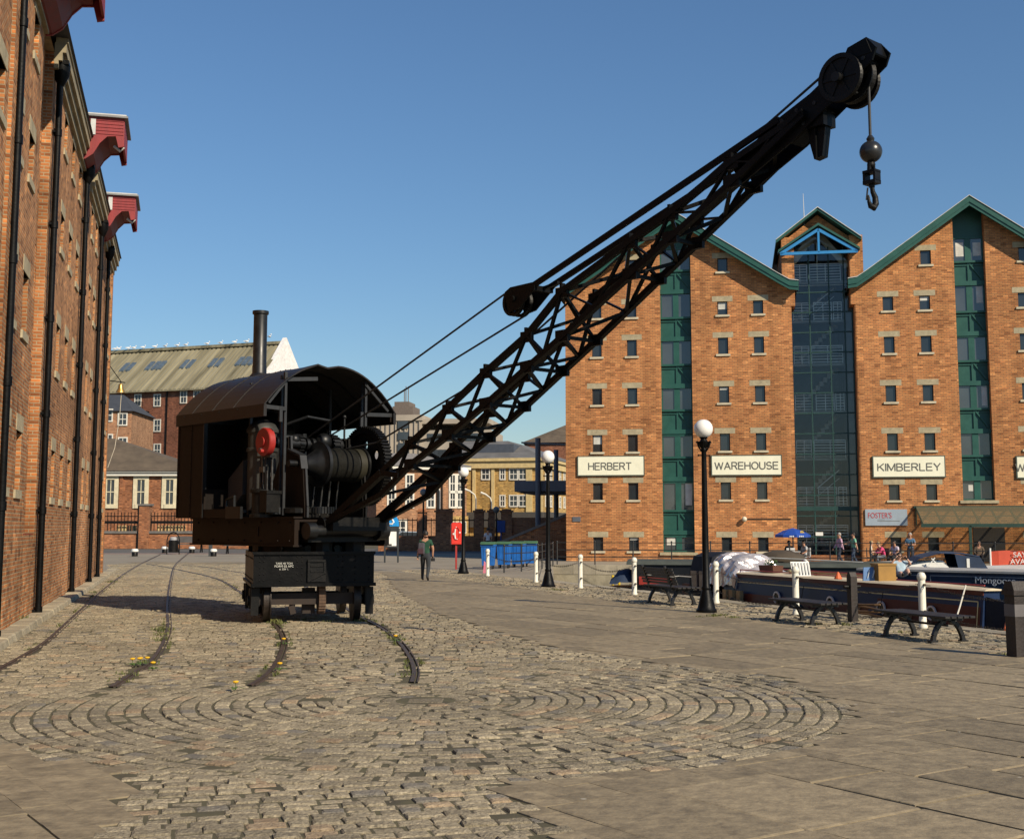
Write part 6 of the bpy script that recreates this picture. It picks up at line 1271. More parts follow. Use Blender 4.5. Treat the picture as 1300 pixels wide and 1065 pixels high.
# ================================================================== PEOPLE
SKIN = pm('skin', (.42, .22, .14), .6, var=.08, scale=20); SKINL = pm('skin_light', (.52, .30, .21), .6, var=.08, scale=20)
HAIRD = pm('dark_hair', (.015, .011, .009), .6, var=.3, scale=30); HAIRB = pm('fair_hair', (.30, .20, .09), .6, var=.3, scale=30); HAIRG = pm('grey_hair', (.30, .28, .26), .6, var=.3)
SHOE = pm('dark_shoe', (.02, .016, .014), .5); EYEM = pm('eye_dark', (.02, .015, .012), .3)
def cloth(n, c): return pm('cloth_'+n, c, .85, var=.2, scale=8, bump=.35, bscale=18)
def person(label, loc, rz, h, pose, shirt, trousers, hair=HAIRD, skin=SKIN, long_sleeve=False, shorts=False, group=None):
    """one continuous body (Skin modifier over a posed skeleton), facing local -y; hair is a part"""
    p = pose; J = {k: V(v) for k, v in p.items()}
    N = ['pel', 'belly', 'chest', 'neck', 'chin', 'head', 'crown']; names = list(N); par = {N[i]: N[i-1] for i in range(1, len(N))}
    for s_ in 'lr':
        for a, b in (('sho', 'chest'), ('elb', 'sho'), ('wri', 'elb'), ('pal', 'wri'), ('hip', 'pel'), ('knee', 'hip'), ('ank', 'knee'), ('toe', 'ank')): names.append(a+s_); par[a+s_] = b if b in N else b+s_
    RAD = dict(pel=(.082, .066), belly=(.076, .058), chest=(.092, .064), neck=(.034, .034), chin=(.040, .044), head=(.050, .056), crown=(.040, .046), sho=(.042, .042), elb=(.027, .027), wri=(.019, .019), pal=(.02, .014), hip=(.062, .062), knee=(.042, .042), ank=(.026, .028), toe=(.024, .02))
    me = bpy.data.meshes.new('person'); ix = {n: i for i, n in enumerate(names)}
    me.from_pydata([J[n] for n in names], [(ix[par[n]], ix[n]) for n in names if n in par], []); o = bpy.data.objects.new('person_tmp', me); COL.objects.link(o)
    md = o.modifiers.new('s', 'SKIN'); 
    sv = me.skin_vertices[0].data if me.skin_vertices else None
    if sv is None:
        bm = bmesh.new(); bm.from_mesh(me); bm.verts.layers.skin.verify(); bm.to_mesh(me); bm.free(); sv = me.skin_vertices[0].data
    for n in names:
        k = n if n in RAD else n[:-1]; sv[ix[n]].radius = RAD[k]; sv[ix[n]].use_root = (n == 'pel')
    md2 = o.modifiers.new('u', 'SUBSURF'); md2.levels = md2.render_levels = 2
    dg = bpy.context.evaluated_depsgraph_get(); em = bpy.data.meshes.new_from_object(o.evaluated_get(dg)); bpy.data.objects.remove(o)
    bones = [(par[n], n) for n in names if n in par]
    def mat_of(n):
        k = n.rstrip('lr') if n not in ('pel', 'neck', 'chin', 'head', 'crown', 'belly', 'chest') else n
        if k in ('belly', 'chest', 'sho'): return 1
        if k == 'elb': return 1
        if k == 'wri': return 1 if long_sleeve else 0
        if k in ('neck', 'chin', 'head', 'crown', 'pal'): return 0
        if k == 'knee': return 2
        if k == 'ank': return 0 if shorts else 2
        if k == 'hip': return 2
        return 3
    mats = [skin, shirt, trousers, SHOE, EYEM]; mi = []
    for f in em.polygons:
        c = f.center; best = None
        for a, b in bones:
            A, B = J[a], J[b]; t = max(0, min(1, (c-A).dot(B-A)/max(1e-9, (B-A).length_squared))); d_ = (c-A-(B-A)*t).length/(.04 if b in ('belly', 'chest') else .03)
            if best is None or d_ < best[0]: best = (d_, b, t)
        n = best[1]; m_ = mat_of(n)
        if n.startswith('elb') and best[2] > .55 and not long_sleeve: m_ = 0
        if n == 'neck' and best[2] < .45: m_ = 1
        if n == 'belly' and best[2] < .35: m_ = 2
        mi.append(m_)
    vs = [v.co.copy() for v in em.vertices]; fs = [list(f.vertices) for f in em.polygons]; bpy.data.meshes.remove(em)
    q = MB(); q.v = [tuple(v*h) for v in vs]; q.f = fs; q.m = mi
    hd_ = J['head']*h; up = (J['crown']-J['chin']).normalized(); fr_ = V(p.get('face', (0, -1, 0))).normalized(); sd_ = up.cross(fr_).normalized(); e = h
    q.ball(hd_+fr_*.060*e-up*.004*e, .010*e, 8, 6, 0); q.ball(hd_+sd_*.052*e, .013*e, 8, 6, 0); q.ball(hd_-sd_*.052*e, .013*e, 8, 6, 0)
    for s_ in (-1, 1): q.ball(hd_+fr_*.050*e+sd_*.02*s_*e+up*.012*e, .0065*e, 6, 5, 4)
    q.beam(hd_+fr_*.052*e-up*.03*e-sd_*.016*e, hd_+fr_*.052*e-up*.03*e+sd_*.016*e, .005*e, .004*e, mi=4)
    for s_ in 'lr':                                           # fingers and thumb, slightly curled
        w_, pa = J['wri'+s_]*h, J['pal'+s_]*h; d_ = (pa-w_).normalized(); sx = d_.orthogonal().normalized(); sy = d_.cross(sx)
        for k, L_ in enumerate((.040, .046, .042, .032)):
            b_ = pa+sx*(k-1.5)*.0095*e; q.path([b_, b_+d_*L_*.55*e, b_+(d_+sy*.5).normalized()*L_*e], [.0052*e, .005*e, .0038*e], 5, 0)
        q.path([w_+(pa-w_)*.5+sx*.012*e, w_+(pa-w_)*.8+sx*.032*e, pa+sx*.036*e+d_*.012*e], [.006*e, .0055*e, .0045*e], 5, 0)
    o = q.build('person', mats, loc=loc, rz=rz, smooth=True, fix=False); tag(o, label, 'person', group)
    for f in o.data.polygons: f.use_smooth = True
    q = MB(); c = hd_+up*.016*e-fr_*.012*e; rows = []
    for j in range(7):
        a = j/6*PI*.62; rows.append([q.P(c+up*math.cos(a)*.067*e+(fr_*math.cos(2*PI*k/14)*(.060 if math.cos(2*PI*k/14) < .2 else .060-.028*max(0, j-3)/3)+sd_*math.sin(2*PI*k/14)*.056)*e*math.sin(a)) for k in range(14)])
    for A, B in zip(rows, rows[1:]):
        for k in range(14): q.idx((A[k], A[(k+1) % 14], B[(k+1) % 14], B[k]))
    q.build('hair', hair, o, smooth=True, fix=False)
    return o
STAND = dict(pel=(0,0,.53), belly=(0,-.005,.61), chest=(0,0,.735), neck=(0,.005,.835), chin=(0,-.012,.885), head=(0,-.012,.925), crown=(0,-.008,.965),
    shol=(.105,0,.79), elbl=(.135,.015,.64), wril=(.14,-.03,.50), pall=(.14,-.045,.46), shor=(-.105,0,.79), elbr=(-.135,.015,.64), wrir=(-.14,-.03,.50), palr=(-.14,-.045,.46),
    hipl=(.055,0,.49), kneel=(.06,-.01,.28), ankl=(.06,.015,.045), toel=(.07,-.085,.02), hipr=(-.055,0,.49), kneer=(-.06,-.01,.28), ankr=(-.06,.015,.045), toer=(-.07,-.085,.02), face=(0,-1,0))
WALK = dict(STAND, kneel=(.075,-.09,.30), ankl=(.085,-.10,.05), toel=(.09,-.20,.03), kneer=(-.065,.02,.27), ankr=(-.075,.17,.09), toer=(-.08,.09,.02), wril=(.15,.05,.50), pall=(.15,.05,.46), elbr=(-.145,-.03,.64), wrir=(-.13,-.12,.53), palr=(-.12,-.15,.50))
SIT = dict(pel=(0,.02,.30), belly=(0,.015,.38), chest=(0,.02,.50), neck=(0,0,.60), chin=(0,-.02,.65), head=(0,-.025,.69), crown=(0,-.02,.73), shol=(.105,.01,.555), elbl=(.135,-.02,.42), wril=(.09,-.15,.36), pall=(.07,-.19,.36), shor=(-.105,.01,.555), elbr=(-.135,-.02,.42), wrir=(-.09,-.15,.36), palr=(-.07,-.19,.36),
    hipl=(.06,-.02,.28), kneel=(.08,-.25,.28), ankl=(.08,-.23,.05), toel=(.08,-.33,.02), hipr=(-.06,-.02,.28), kneer=(-.08,-.25,.28), ankr=(-.08,-.23,.05), toer=(-.08,-.33,.02), face=(0,-1,0))
LEAN = dict(SIT, chest=(0,-.06,.49), neck=(0,-.12,.58), chin=(0,-.15,.62), head=(0,-.16,.655), crown=(0,-.16,.70), shol=(.1,-.08,.54), shor=(-.1,-.08,.54), elbl=(.13,-.17,.42), elbr=(-.13,-.17,.42), wril=(.06,-.26,.40), pall=(.04,-.29,.41), wrir=(-.06,-.26,.40), palr=(-.04,-.29,.41))
LOUNGE = dict(SIT, pel=(0,.1,.06), belly=(0,.14,.13), chest=(0,.2,.24), neck=(0,.245,.335), chin=(0,.24,.385), head=(0,.24,.425), crown=(0,.25,.465), shol=(.105,.21,.29), elbl=(.2,.14,.26), wril=(.13,.1,.36), pall=(.08,.16,.41), shor=(-.105,.21,.29), elbr=(-.2,.14,.26), wrir=(-.13,.1,.36), palr=(-.08,.16,.41), hipl=(.06,.06,.06), kneel=(.07,-.14,.17), ankl=(.07,-.33,.06), toel=(.08,-.37,.12), hipr=(-.06,.06,.06), kneer=(-.07,-.16,.10), ankr=(-.07,-.38,.05), toer=(-.08,-.42,.11))
H_ = 1.5
# walking man with rucksack (seen from behind, walking away)
GREENT = cloth('bottle_green', (.012, .06, .032)); JEAN = cloth('dark_jeans', (.022, .026, .032))
wp = gr(540, 737.5); man = person('man in a green T-shirt with a rucksack walking away over the flagstones', wp, PI-.15, 1.56, dict(WALK, wrir=(-.13,-.07,.50), palr=(-.12,-.10,.465)), GREENT, JEAN, HAIRD, SKIN)
q = MB(); e = 1.56; rows = [(-.045, .09, .50), (-.045, .15, .52), (-.045, .17, .64), (-.045, .13, .76), (-.045, .06, .775)]
q.prism([(.045, .53), (.115, .52), (.14, .57), (.13, .67), (.10, .755), (.055, .77)], .0, .135, lambda u, v, k: (k*e, u*e, v*e)); bag = q.build('rucksack', pm('rucksack_grey', (.055, .05, .06), .8, var=.3, scale=6, bump=.3), man, bevel=.03)
q = MB(); q.prism([(.125, .54), (.15, .55), (.145, .64), (.13, .65)], .015, .12, lambda u, v, k: (k*e, u*e, v*e)); q.build('pocket', pm('rucksack_maroon', (.06, .025, .035), .8), bag); q = MB(); q.path([(.07*e, .06*e, .775*e), (.095*e, -.0*e, .825*e), (.09*e, -.07*e, .77*e), (.1*e, -.05*e, .6*e), (.07*e, .05*e, .5*e)], .012, 6); q.build('strap', pm('strap_black', (.02, .02, .022), .8), bag)
q = MB(); q.box(-.06, .06, -.04, .04, -.05, .05); q.tube((0, -.04, 0), (0, -.12, 0), .04, n=12); ca = man.matrix_basis @ V((-.125*e, -.12*e, .44*e)); q.build('camera_body', pm('camera_black', (.015, .015, .016), .4), loc=wp+Mx.Rotation(PI-.15, 3, 'Z') @ V((-.125*e, -.13*e, .425*e))); tag(bpy.data.objects['camera_body'], 'black camera carried in the hand of the man with the rucksack', 'camera')
person('man in a white T-shirt and dark trousers far behind the blue bins', gr(619.5, 707), PI, 1.6, STAND, cloth('pale_white', (.55, .57, .62)), cloth('black_trousers', (.012, .012, .014)), HAIRD)
CH = pm('chair_white', (.5, .5, .5), .5); CHD = pm('chair_dark', (.03, .03, .032), .5)
def chair(label, loc, rz, m):
    t = thing('terrace_chair', label, 'chair', loc, rz, 'chairs on the far quay terrace'); q = MB(); q.box(-.19, .19, -.19, .19, .355, .385); q.build('seat', m, t); q = MB(); q.box(-.19, .19, .18, .2, .42, .78); q.build('backrest', m, t)
    for x in (-.17, .17):
        for y in (-.17, .17): q = MB(); q.tube((x, y, 0), (x, y, .36 if y < 0 else .78), .014, n=6); q.build('leg', m, t)
    return t
people = [
 (1002, 713.5, 'person in a black top seated with their back to the photo under the blue parasol', PI+.1, SIT, 'black_top', (.014, .014, .016), 'grey_trousers', (.06, .06, .065), HAIRD, 1, (CH, 'white chair of the person in black under the parasol')),
 (1021, 713.5, 'person in a pale grey top seated right of the parasol pole', -1.2, SIT, 'pale_grey', (.38, .39, .41), 'grey_trousers', (.06, .06, .065), HAIRD, 0, (CH, 'white chair of the person in pale grey')),
 (1066, 713, 'man in a lilac striped shirt and dark trousers walking left on the far quay', -1.35, WALK, 'lilac', (.48, .30, .40), 'navy_trousers', (.02, .025, .045), HAIRG, 1, None),
 (1084, 713.5, 'man in a mint green shirt walking left behind the man in lilac', -1.4, dict(WALK, elbr=(-.15,-.10,.68), wrir=(-.13,-.24,.66), palr=(-.12,-.28,.66)), 'mint', (.16, .40, .28), 'blue_jeans', (.03, .05, .09), HAIRD, 0, None),
 (1121, 713, 'woman in a bright pink top leaning forward on a chair', -1.3, LEAN, 'hot_pink', (.62, .06, .17), 'grey_jeans', (.14, .15, .17), HAIRB, 1, (CHD, 'dark chair of the woman in pink')),
 (1106, 712, 'fair haired person in a cream top sitting opposite the woman in pink', 1.3, SIT, 'cream_top', (.5, .44, .36), 'grey_trousers', (.06, .06, .065), HAIRB, 0, (CHD, 'dark chair opposite the woman in pink')),
 (1136, 711.5, 'person in a white and lilac top seated beside the standing man in blue', -.9, SIT, 'white_lilac', (.52, .46, .55), 'black_trousers', (.012, .012, .014), HAIRD, 0, (CHD, 'dark chair beside the standing man in blue')),
 (1156, 713.5, 'stout man in a blue shirt standing with arms folded near the canopy', -.5, dict(STAND, elbl=(.15,-.02,.64), wril=(.03,-.10,.64), pall=(-.01,-.10,.65), elbr=(-.15,-.02,.64), wrir=(-.03,-.11,.62), palr=(.01,-.11,.63)), 'steel_blue', (.07, .16, .26), 'navy_trousers', (.02, .025, .045), HAIRG, 0, None),
 (1243, 714, 'man in a brown shirt sitting low by the red banner', -.3, SIT, 'brown_shirt', (.10, .07, .045), 'black_trousers', (.012, .012, .014), HAIRD, 1, (CHD, 'dark chair of the man in brown by the red banner'))]
for x, y, lab, rz, pose, sn, scol, tn, tcol, hair, ls, chm in people:
    p = terr(x); h = 1.44
    person(lab, p, rz, h, pose, cloth(sn, scol), cloth(tn, tcol), hair, SKINL if hair is HAIRB else SKIN, long_sleeve=bool(ls))
    if chm: chair(chm[1], p+Mx.Rotation(rz, 3, 'Z') @ V((0, .01, 0)), rz, chm[0])
p = gr(1146, 733, .62); ps = person('person in sunglasses lounging with hands behind the head on the blue boat', p, -.1, 1.05, LOUNGE, cloth('sky_shirt', (.35, .45, .52)), cloth('pale_shorts', (.3, .32, .36)), HAIRD, SKINL, shorts=True)
q = MB(); c = V((0, .24, .43))*1.05; q.beam(c+V((-.05, -.06, 0)), c+V((.05, -.06, 0)), .012, .025); q.build('sunglasses', EYEM, ps)
for x, y, lab in ((1012, 713.5, 'small round terrace table under the blue parasol'), (1113, 713, 'small round terrace table by the woman in pink')):
    t = thing('terrace_table', lab, 'table', terr(x, 1.4), 0, 'tables on the far quay terrace'); q = MB(); q.lathe([(.32, .58), (.34, .6), (.32, .62)], n=20); q.build('tabletop', CH, t); q = MB(); q.tube((0, 0, 0), (0, 0, .58), .03); q.lathe([(.2, 0), (.2, .03)], n=14); q.build('leg', CHD, t)
# ================================================================== BACKGROUND BUILDINGS
PALEW = pm('window_white', (.66, .63, .55), .6, var=.08); GLB = glass_opaque('far_glass', (.035, .042, .05), .08, .6)
def far_window(root, x, z, w_, h, y=0, bars=True, frame=PALEW, fr=.12, face='y', dep=.06):
    """white framed sash; face 'y' looks to -y, 'x' looks to +x at plane x=y"""
    q = MB(); T = (lambda a, b, c: (a, y+b, c)) if face == 'y' else (lambda a, b, c: (y-b, a, c))
    def bx(x0, x1, d0, d1, z0, z1):
        q.hexa([T(a, b, c) for c in (z0, z1) for a, b in ((x0, d0), (x1, d0), (x1, d1), (x0, d1))])
    bx(x-w_/2-fr, x-w_/2, -dep, .03, z-fr, z+h+fr); bx(x+w_/2, x+w_/2+fr, -dep, .03, z-fr, z+h+fr); bx(x-w_/2, x+w_/2, -dep, .03, z+h, z+h+fr); bx(x-w_/2-fr*.3, x+w_/2+fr*.3, -dep-.05, .03, z-fr, z)
    if bars:
        bx(x-.03, x+.03, -dep*.5, .02, z, z+h); bx(x-w_/2, x+w_/2, -dep*.6, .02, z+h/2-.04, z+h/2+.04)
        if w_ > .9: [bx(x+k*w_/4-.015, x+k*w_/4+.015, -dep*.4, .02, z, z+h) for k in (-1, 1)]; [bx(x-w_/2, x+w_/2, -dep*.4, .02, z+h*k-.015, z+h*k+.015) for k in (.25, .75)]
    f = q.build('window', frame, root); q = MB(); bx(x-w_/2, x+w_/2, -.012, .02, z, z+h); q.build('pane', GLB, f); return f
def frame_at(Y, xl, rz=0):
    """origin on the ground at depth Y under photo column xl"""
    p = ray(xl, 700); return V((p.x/p.y*Y, Y, 0))
def loc_(o, rz, x, y, yl=0):
    """photo pixel -> local (x, z) on the facade plane local y=yl of a building at o turned by rz"""
    d = V((math.cos(rz), math.sin(rz), 0)); n = V((d.y, -d.x, 0)); p = onpl(x, y, o-n*yl, n); return (p-o).dot(d), p.z
MILLB = brick('mill_brick', (.27, .10, .055), (.21, .075, .042), (.22, .16, .12), stain=.3); YELB = brick('yellow_brick', (.52, .33, .10), (.42, .25, .075), (.45, .35, .2), stain=.2); ORB = brick('orange_far_brick', (.40, .19, .10), (.32, .14, .07), (.4, .3, .2), stain=.2); WALLB = brick('garden_brick', (.38, .14, .055), (.28, .09, .035), (.3, .22, .15), stain=.3)
CORR = pm('corrugated_roof', (.17, .15, .09), .9, var=.4, scale=1.1, col2=(.36, .32, .21), bump=.3, bscale=3, streak=(1.1, .06, .06)); GREYR = pm('grey_slates', (.13, .125, .12), .8, var=.25, scale=.7); BRNR = pm('brown_tiles', (.10, .075, .05), .85, var=.3, scale=.8, bump=.3, bscale=6); COPE = pm('coping', (.14, .13, .12), .8, var=.2)
# ---- old mill with corrugated roof and gulls
Y = 158.0; o = frame_at(Y, 60); rz = R(-20); t = thing('mill_building', 'long old brick mill with a pale corrugated roof and skylights behind the brick lodge', 'building', o, rz)
f = lambda x, y, yl=0: loc_(o, rz, x, y, yl)
x0 = 0; x1 = f(317, 600)[0]; ez = f(250, 494)[1]; rzz = f(250, 444, 7)[1]
q = MB(); q.box(x0, x1, 0, 14, 0, ez); q.build('wall', MILLB, t)
q = MB(); n = 46
for k in range(n):
    a, b = x0-.3+(x1-x0+.6)*k/n, x0-.3+(x1-x0+.6)*(k+.5)/n; c = x0-.3+(x1-x0+.6)*(k+1)/n
    q.hexa([(a, -.5, ez-.15), (b, -.5, ez-.15), (b, 7, rzz), (a, 7, rzz), (a, -.5, ez+.1), (b, -.5, ez+.1), (b, 7, rzz+.2), (a, 7, rzz+.2)]); q.hexa([(b, -.5, ez-.15), (c, -.5, ez-.15), (c, 7, rzz), (b, 7, rzz), (b, -.5, ez-.02), (c, -.5, ez-.02), (c, 7, rzz+.08), (b, 7, rzz+.08)])
q.face([(x0, 7, rzz), (x1, 7, rzz), (x1, 14.3, ez), (x0, 14.3, ez)]); q.box(x0-.3, x1+.3, 6.6, 7.4, rzz+.1, rzz+.45); rf = q.build('roof', CORR, t)
q = MB(); q.prism([(.8, ez), (13.2, ez), (7, rzz+.9)], x1-.05, x1+.5, lambda u, v, k: (k, u, v)); q.build('white_gable', pm('gable_white', (.72, .70, .68), .7), t)
sl = (rzz-ez)/7.5
for xs in ((160, 168), (192, 200, 207), (236, 244), (272, 280), (306, 314, 322)):
    for x in xs:
        u, v = f(x, 470, 4.2); q = MB(); w_ = .32
        q.hexa([(u-w_, 3.2, ez+sl*3.7+.12), (u+w_, 3.2, ez+sl*3.7+.12), (u+w_, 4.6, ez+sl*5.1+.12), (u-w_, 4.6, ez+sl*5.1+.12), (u-w_, 3.2, ez+sl*3.7+.32), (u+w_, 3.2, ez+sl*3.7+.32), (u+w_, 4.6, ez+sl*5.1+.32), (u-w_, 4.6, ez+sl*5.1+.32)]); q.build('skylight', pm('skylight_glass', (.10, .13, .16), .15, var=.3), rf)
for xc in (200, 233, 250, 268):
    for yy in (504, 540, 572):
        if xc == 268 or xc in (200,): continue
        u, v = f(xc, yy+7); far_window(t, u, v, .75, 1.35)
for xc, yy in ((199.5, 504), (199.5, 537), (199.5, 570), (233, 504), (233, 540)): pass
for xc in (199.5, 175):
    for yy in (509, 541, 572): u, v = f(xc, yy+6); far_window(t, u, v, .8, 1.3)
q = MB(); u, v = f(209.5, 600); q.box(u-.08, u+.08, -.12, -.02, 0, ez); q.build('downpipe', BLACKM, t)
# balconies on the mill
for xc, yt, yb in ((173, 505, 523), (174, 537, 556)):
    u0, v0 = f(166, yb); u1, v1 = f(190, yt+8); q = MB(); q.box(u0, u1, -1.4, 0, v0-.15, v0); q.box(u0, u1, -1.42, -1.36, v0+.95, v0+1.02)
    for k in range(13): x = u0+(u1-u0)*k/12; q.box(x-.02, x+.02, -1.41, -1.37, v0, v0+1)
    q.build('balcony', BLACKM, t)
gull_lab = ['white gull on the mill roof ridge, %s']
GULL = pm('gull_white', (.7, .7, .7), .6); gulls = [(146, 448), (151, 447), (163, 445), (170, 445), (182, 444), (197, 443), (210, 442), (225, 441), (236, 440), (263, 438), (280, 437), (298, 436), (313, 436), (342, 428)]
for i, (x, y) in enumerate(gulls):
    p = onpl(x, 442, o+V((0, 7, 0)), V((math.sin(rz), -math.cos(rz), 0))); p.z = rzz+.45 if x < 330 else rzz+.9; q = MB(); q.ball((0, 0, .2), .16, 8, 6, sc=(1.7, .8, .8)); q.ball((.25, 0, .42), .09, 8, 6); q.tube((0, 0, 0), (0, 0, .12), .03, n=5); q.hexa([(-.45, -.03, .2), (-.2, -.08, .14), (-.2, .08, .14), (-.45, .03, .2), (-.45, -.03, .24), (-.2, -.08, .26), (-.2, .08, .26), (-.45, .03, .24)])
    g = q.build('gull', GULL, loc=p, rz=random.uniform(-1, 1), smooth=True); tag(g, 'gull perched on the white gable of the mill' if x > 330 else 'gull standing in the row along the mill roof ridge', 'bird', None if x > 330 else 'gulls on the mill roof ridge')
# ---- brick house with dark roof in front of the mill
Y = 128; o = frame_at(Y, 120); rz = R(2); t = thing('brick_house', 'small brick house with a dark hipped roof and white sashes between warehouse and mill', 'building', o, rz); f = lambda x, y, yl=0: loc_(o, rz, x, y, yl)
x1 = f(166, 560)[0]; ez = f(150, 522)[1]; pz = f(140, 500, 3)[1]
q = MB(); q.box(0, x1, 0, 9, 0, ez); q.build('wall', ORB, t); q = MB(); q.hexa([(-.3, -.3, ez), (x1+.3, -.3, ez), (x1+.3, 9, ez), (-.3, 9, ez), (-.2, 4, pz), (x1-2, 4, pz), (x1-2, 4.4, pz), (-.2, 4.4, pz)]); q.build('roof', pm('navy_slate', (.045, .05, .06), .7, var=.2), t)
for xc, yy in ((155.5, 539), (155.5, 570), (137, 534), (137, 566)): u, v = f(xc, yy); far_window(t, u, v, .75, 1.1)
# ---- lodge
Y = 106; o = frame_at(Y, 100); rz = R(0); t = thing('brick_lodge', 'low brick lodge with tall cream windows and brown hipped roof behind the gate pier', 'building', o, rz); f = lambda x, y, yl=0: loc_(o, rz, x, y, yl)
x1 = f(246, 640)[0]; ez = f(200, 600)[1]; xr = f(152, 640)[0]; pz = f(140, 556, 4.5)[1]
q = MB(); q.box(0, x1, 0, 11, 0, ez); q.box(xr-.05, xr+.25, -.1, 0, 0, ez); q.build('wall', WALLB, t)
q = MB(); q.box(-.2, x1+.35, -.35, 11.3, ez-.28, ez); q.box(-.3, x1+.5, -.5, 11.4, ez, ez+.12); q.build('eaves', PALEW, t)
q = MB(); xa = f(134, 556, 4.5)[0]; q.hexa([(-.5, -.6, ez+.12), (x1+.7, -.6, ez+.12), (x1+.7, 11.5, ez+.12), (-.5, 11.5, ez+.12), (-.4, 5.2, pz), (xa+.6, 5.2, pz), (xa+.6, 5.8, pz), (-.4, 5.8, pz)]); q.build('roof', BRNR, t)
for xc in (178.5, 215, 140): u, v = f(xc, 640); far_window(t, u, v, .62, 2.05, fr=.34, frame=pm('cream_surround', (.62, .55, .38), .6), dep=.1)
# ---- low wall with pier and railings
Y = 97; o = frame_at(Y, 60); rz = 0; t = thing('boundary_wall', 'low orange brick boundary wall with a tall gate pier and spiked railings at the left', 'wall', o, 0); f = lambda x, y, yl=0: loc_(o, rz, x, y, yl)
x1 = f(345, 690)[0]; wt = f(200, 677)[1]; px0, px1 = f(176, 690)[0], f(189, 690)[0]; pt = f(180, 642)[1]
q = MB(); q.box(0, px0, 0, .5, 0, wt); q.box(px1, x1, 0, .5, 0, wt); q.build('wall', WALLB, t); q = MB(); q.box(px0, px1, -.15, .65, 0, pt); q.build('gate_pier', WALLB, t); q = MB(); q.box(-.1, px0, -.1, .6, wt, wt+.18); q.box(px1, x1, -.1, .6, wt, wt+.18); q.box(px0-.1, px1+.1, -.22, .72, pt, pt+.15); q.build('coping', COPE, t)
q = MB(); u = f(174, 690)[0]; q.box(px0-.12, px0-.02, -.12, 0, 0, pt); rt = f(150, 650)[1]
for a, b in ((0, px0), (px1, x1)):
    q.box(a, b, .22, .28, rt-.35, rt-.28); q.box(a, b, .22, .28, wt+.75, wt+.95)
    k = a
    while k < b: q.box(k, k+.05, .23, .27, wt+.18, rt); k += .26
q.build('railings', BLACKM, t); q = MB()
for a, b in ((f(142, 670)[0], px0-.3), (px1+.3, f(228, 670)[0])):
    k = a
    while k < b: q.box(k, k+.13, 1.2, 1.3, 0, f(150, 667)[1]); k += .2
q.build('picket_fence', pm('picket_buff', (.55, .42, .2), .8), t)
# ---- yellow brick block
Y = 128; xcor = 689
o = frame_at(Y, xcor); rz = R(-14); dA = V((math.cos(rz), math.sin(rz), 0)); f = lambda x, y, yl=0: loc_(o, rz, x, y, yl)
t = thing('yellow_brick_building', 'two storey yellow brick building with grey hipped roof left of the gabled warehouse', 'building', o, rz)
ez = f(640, 583)[1]; xl = f(560, 620)[0]; dep = 24
q = MB(); q.box(xl, 0, 0, dep, 0, ez); q.build('wall', YELB, t)
q = MB(); q.box(xl-.3, .25, -.3, dep, ez-.9, ez-.2); q.box(xl-.3, .45, -.5, dep, ez-.2, ez+.1); 
for x in (602, 626, 670, 674, 687): u = f(x, 620)[0]; q.box(u-.16, u+.16, -.14, 0, 2, ez-.9)
q.build('cornice', pm('buff_band', (.55, .42, .2), .8), t)
zr = f(655, 560, 8)[1]; q = MB(); q.hexa([(xl-.3, -.5, ez+.1), (.5, -.5, ez+.1), (.5, dep, ez+.1), (xl-.3, dep, ez+.1), (xl-.3, 7.5, zr), (-5.5, 7.5, zr), (-5.5, dep-7, zr), (xl-.3, dep-7, zr)]); q.build('roof', GREYR, t)
for xc in (616.5, 638, 652, 664): 
    for yy, yh in ((608, 597), (642, 630)):
        if xc == 616.5 and yy == 642: continue
        u, v = f(xc, yy); far_window(t, u, v, .4 if xc == 638 else .72, 1.0)
for k in range(9):
    yw = 1.6+k*2.3
    for z in (f(640, 608)[1], f(640, 642)[1]): far_window(t, yw, z, .7, 1.0, y=0, face='x')
q = MB(); q.box(xl, .1, -.5, 0, 1.6, f(640, 650)[1]); q.box(0, .5, 0, dep, 1.6, f(640, 650)[1]); q.build('dark_plinth', pm('plinth_dark', (.06, .055, .05), .85), t)
q = MB(); u0, u1 = f(598, 560)[0], f(646, 560)[0]; q.box(u0, u1, 2, 6, ez, f(620, 564, 2)[1]); q.build('roof_plant', pm('plant_grey', (.06, .07, .09), .6), t)
# large brown roof behind it to the right
o2 = frame_at(170, 668); t = thing('brown_roofed_hall', 'big hall with a shallow brown roof rising behind the yellow brick building', 'building', o2, R(-4)); zb_ = loc_(o2, 0, 700, 562)[1]; zp = loc_(o2, 0, 735, 538)[1]
q = MB(); q.box(0, 16, 0, 30, 0, zb_); q.build('wall', MILLB, t); q = MB(); q.hexa([(-.5, -.5, zb_), (16, -.5, zb_), (16, 30, zb_), (-.5, 30, zb_), (6, 6, zp+.6), (16, 6, zp+.6), (16, 24, zp+.6), (6, 24, zp+.6)]); q.build('roof', BRNR, t)
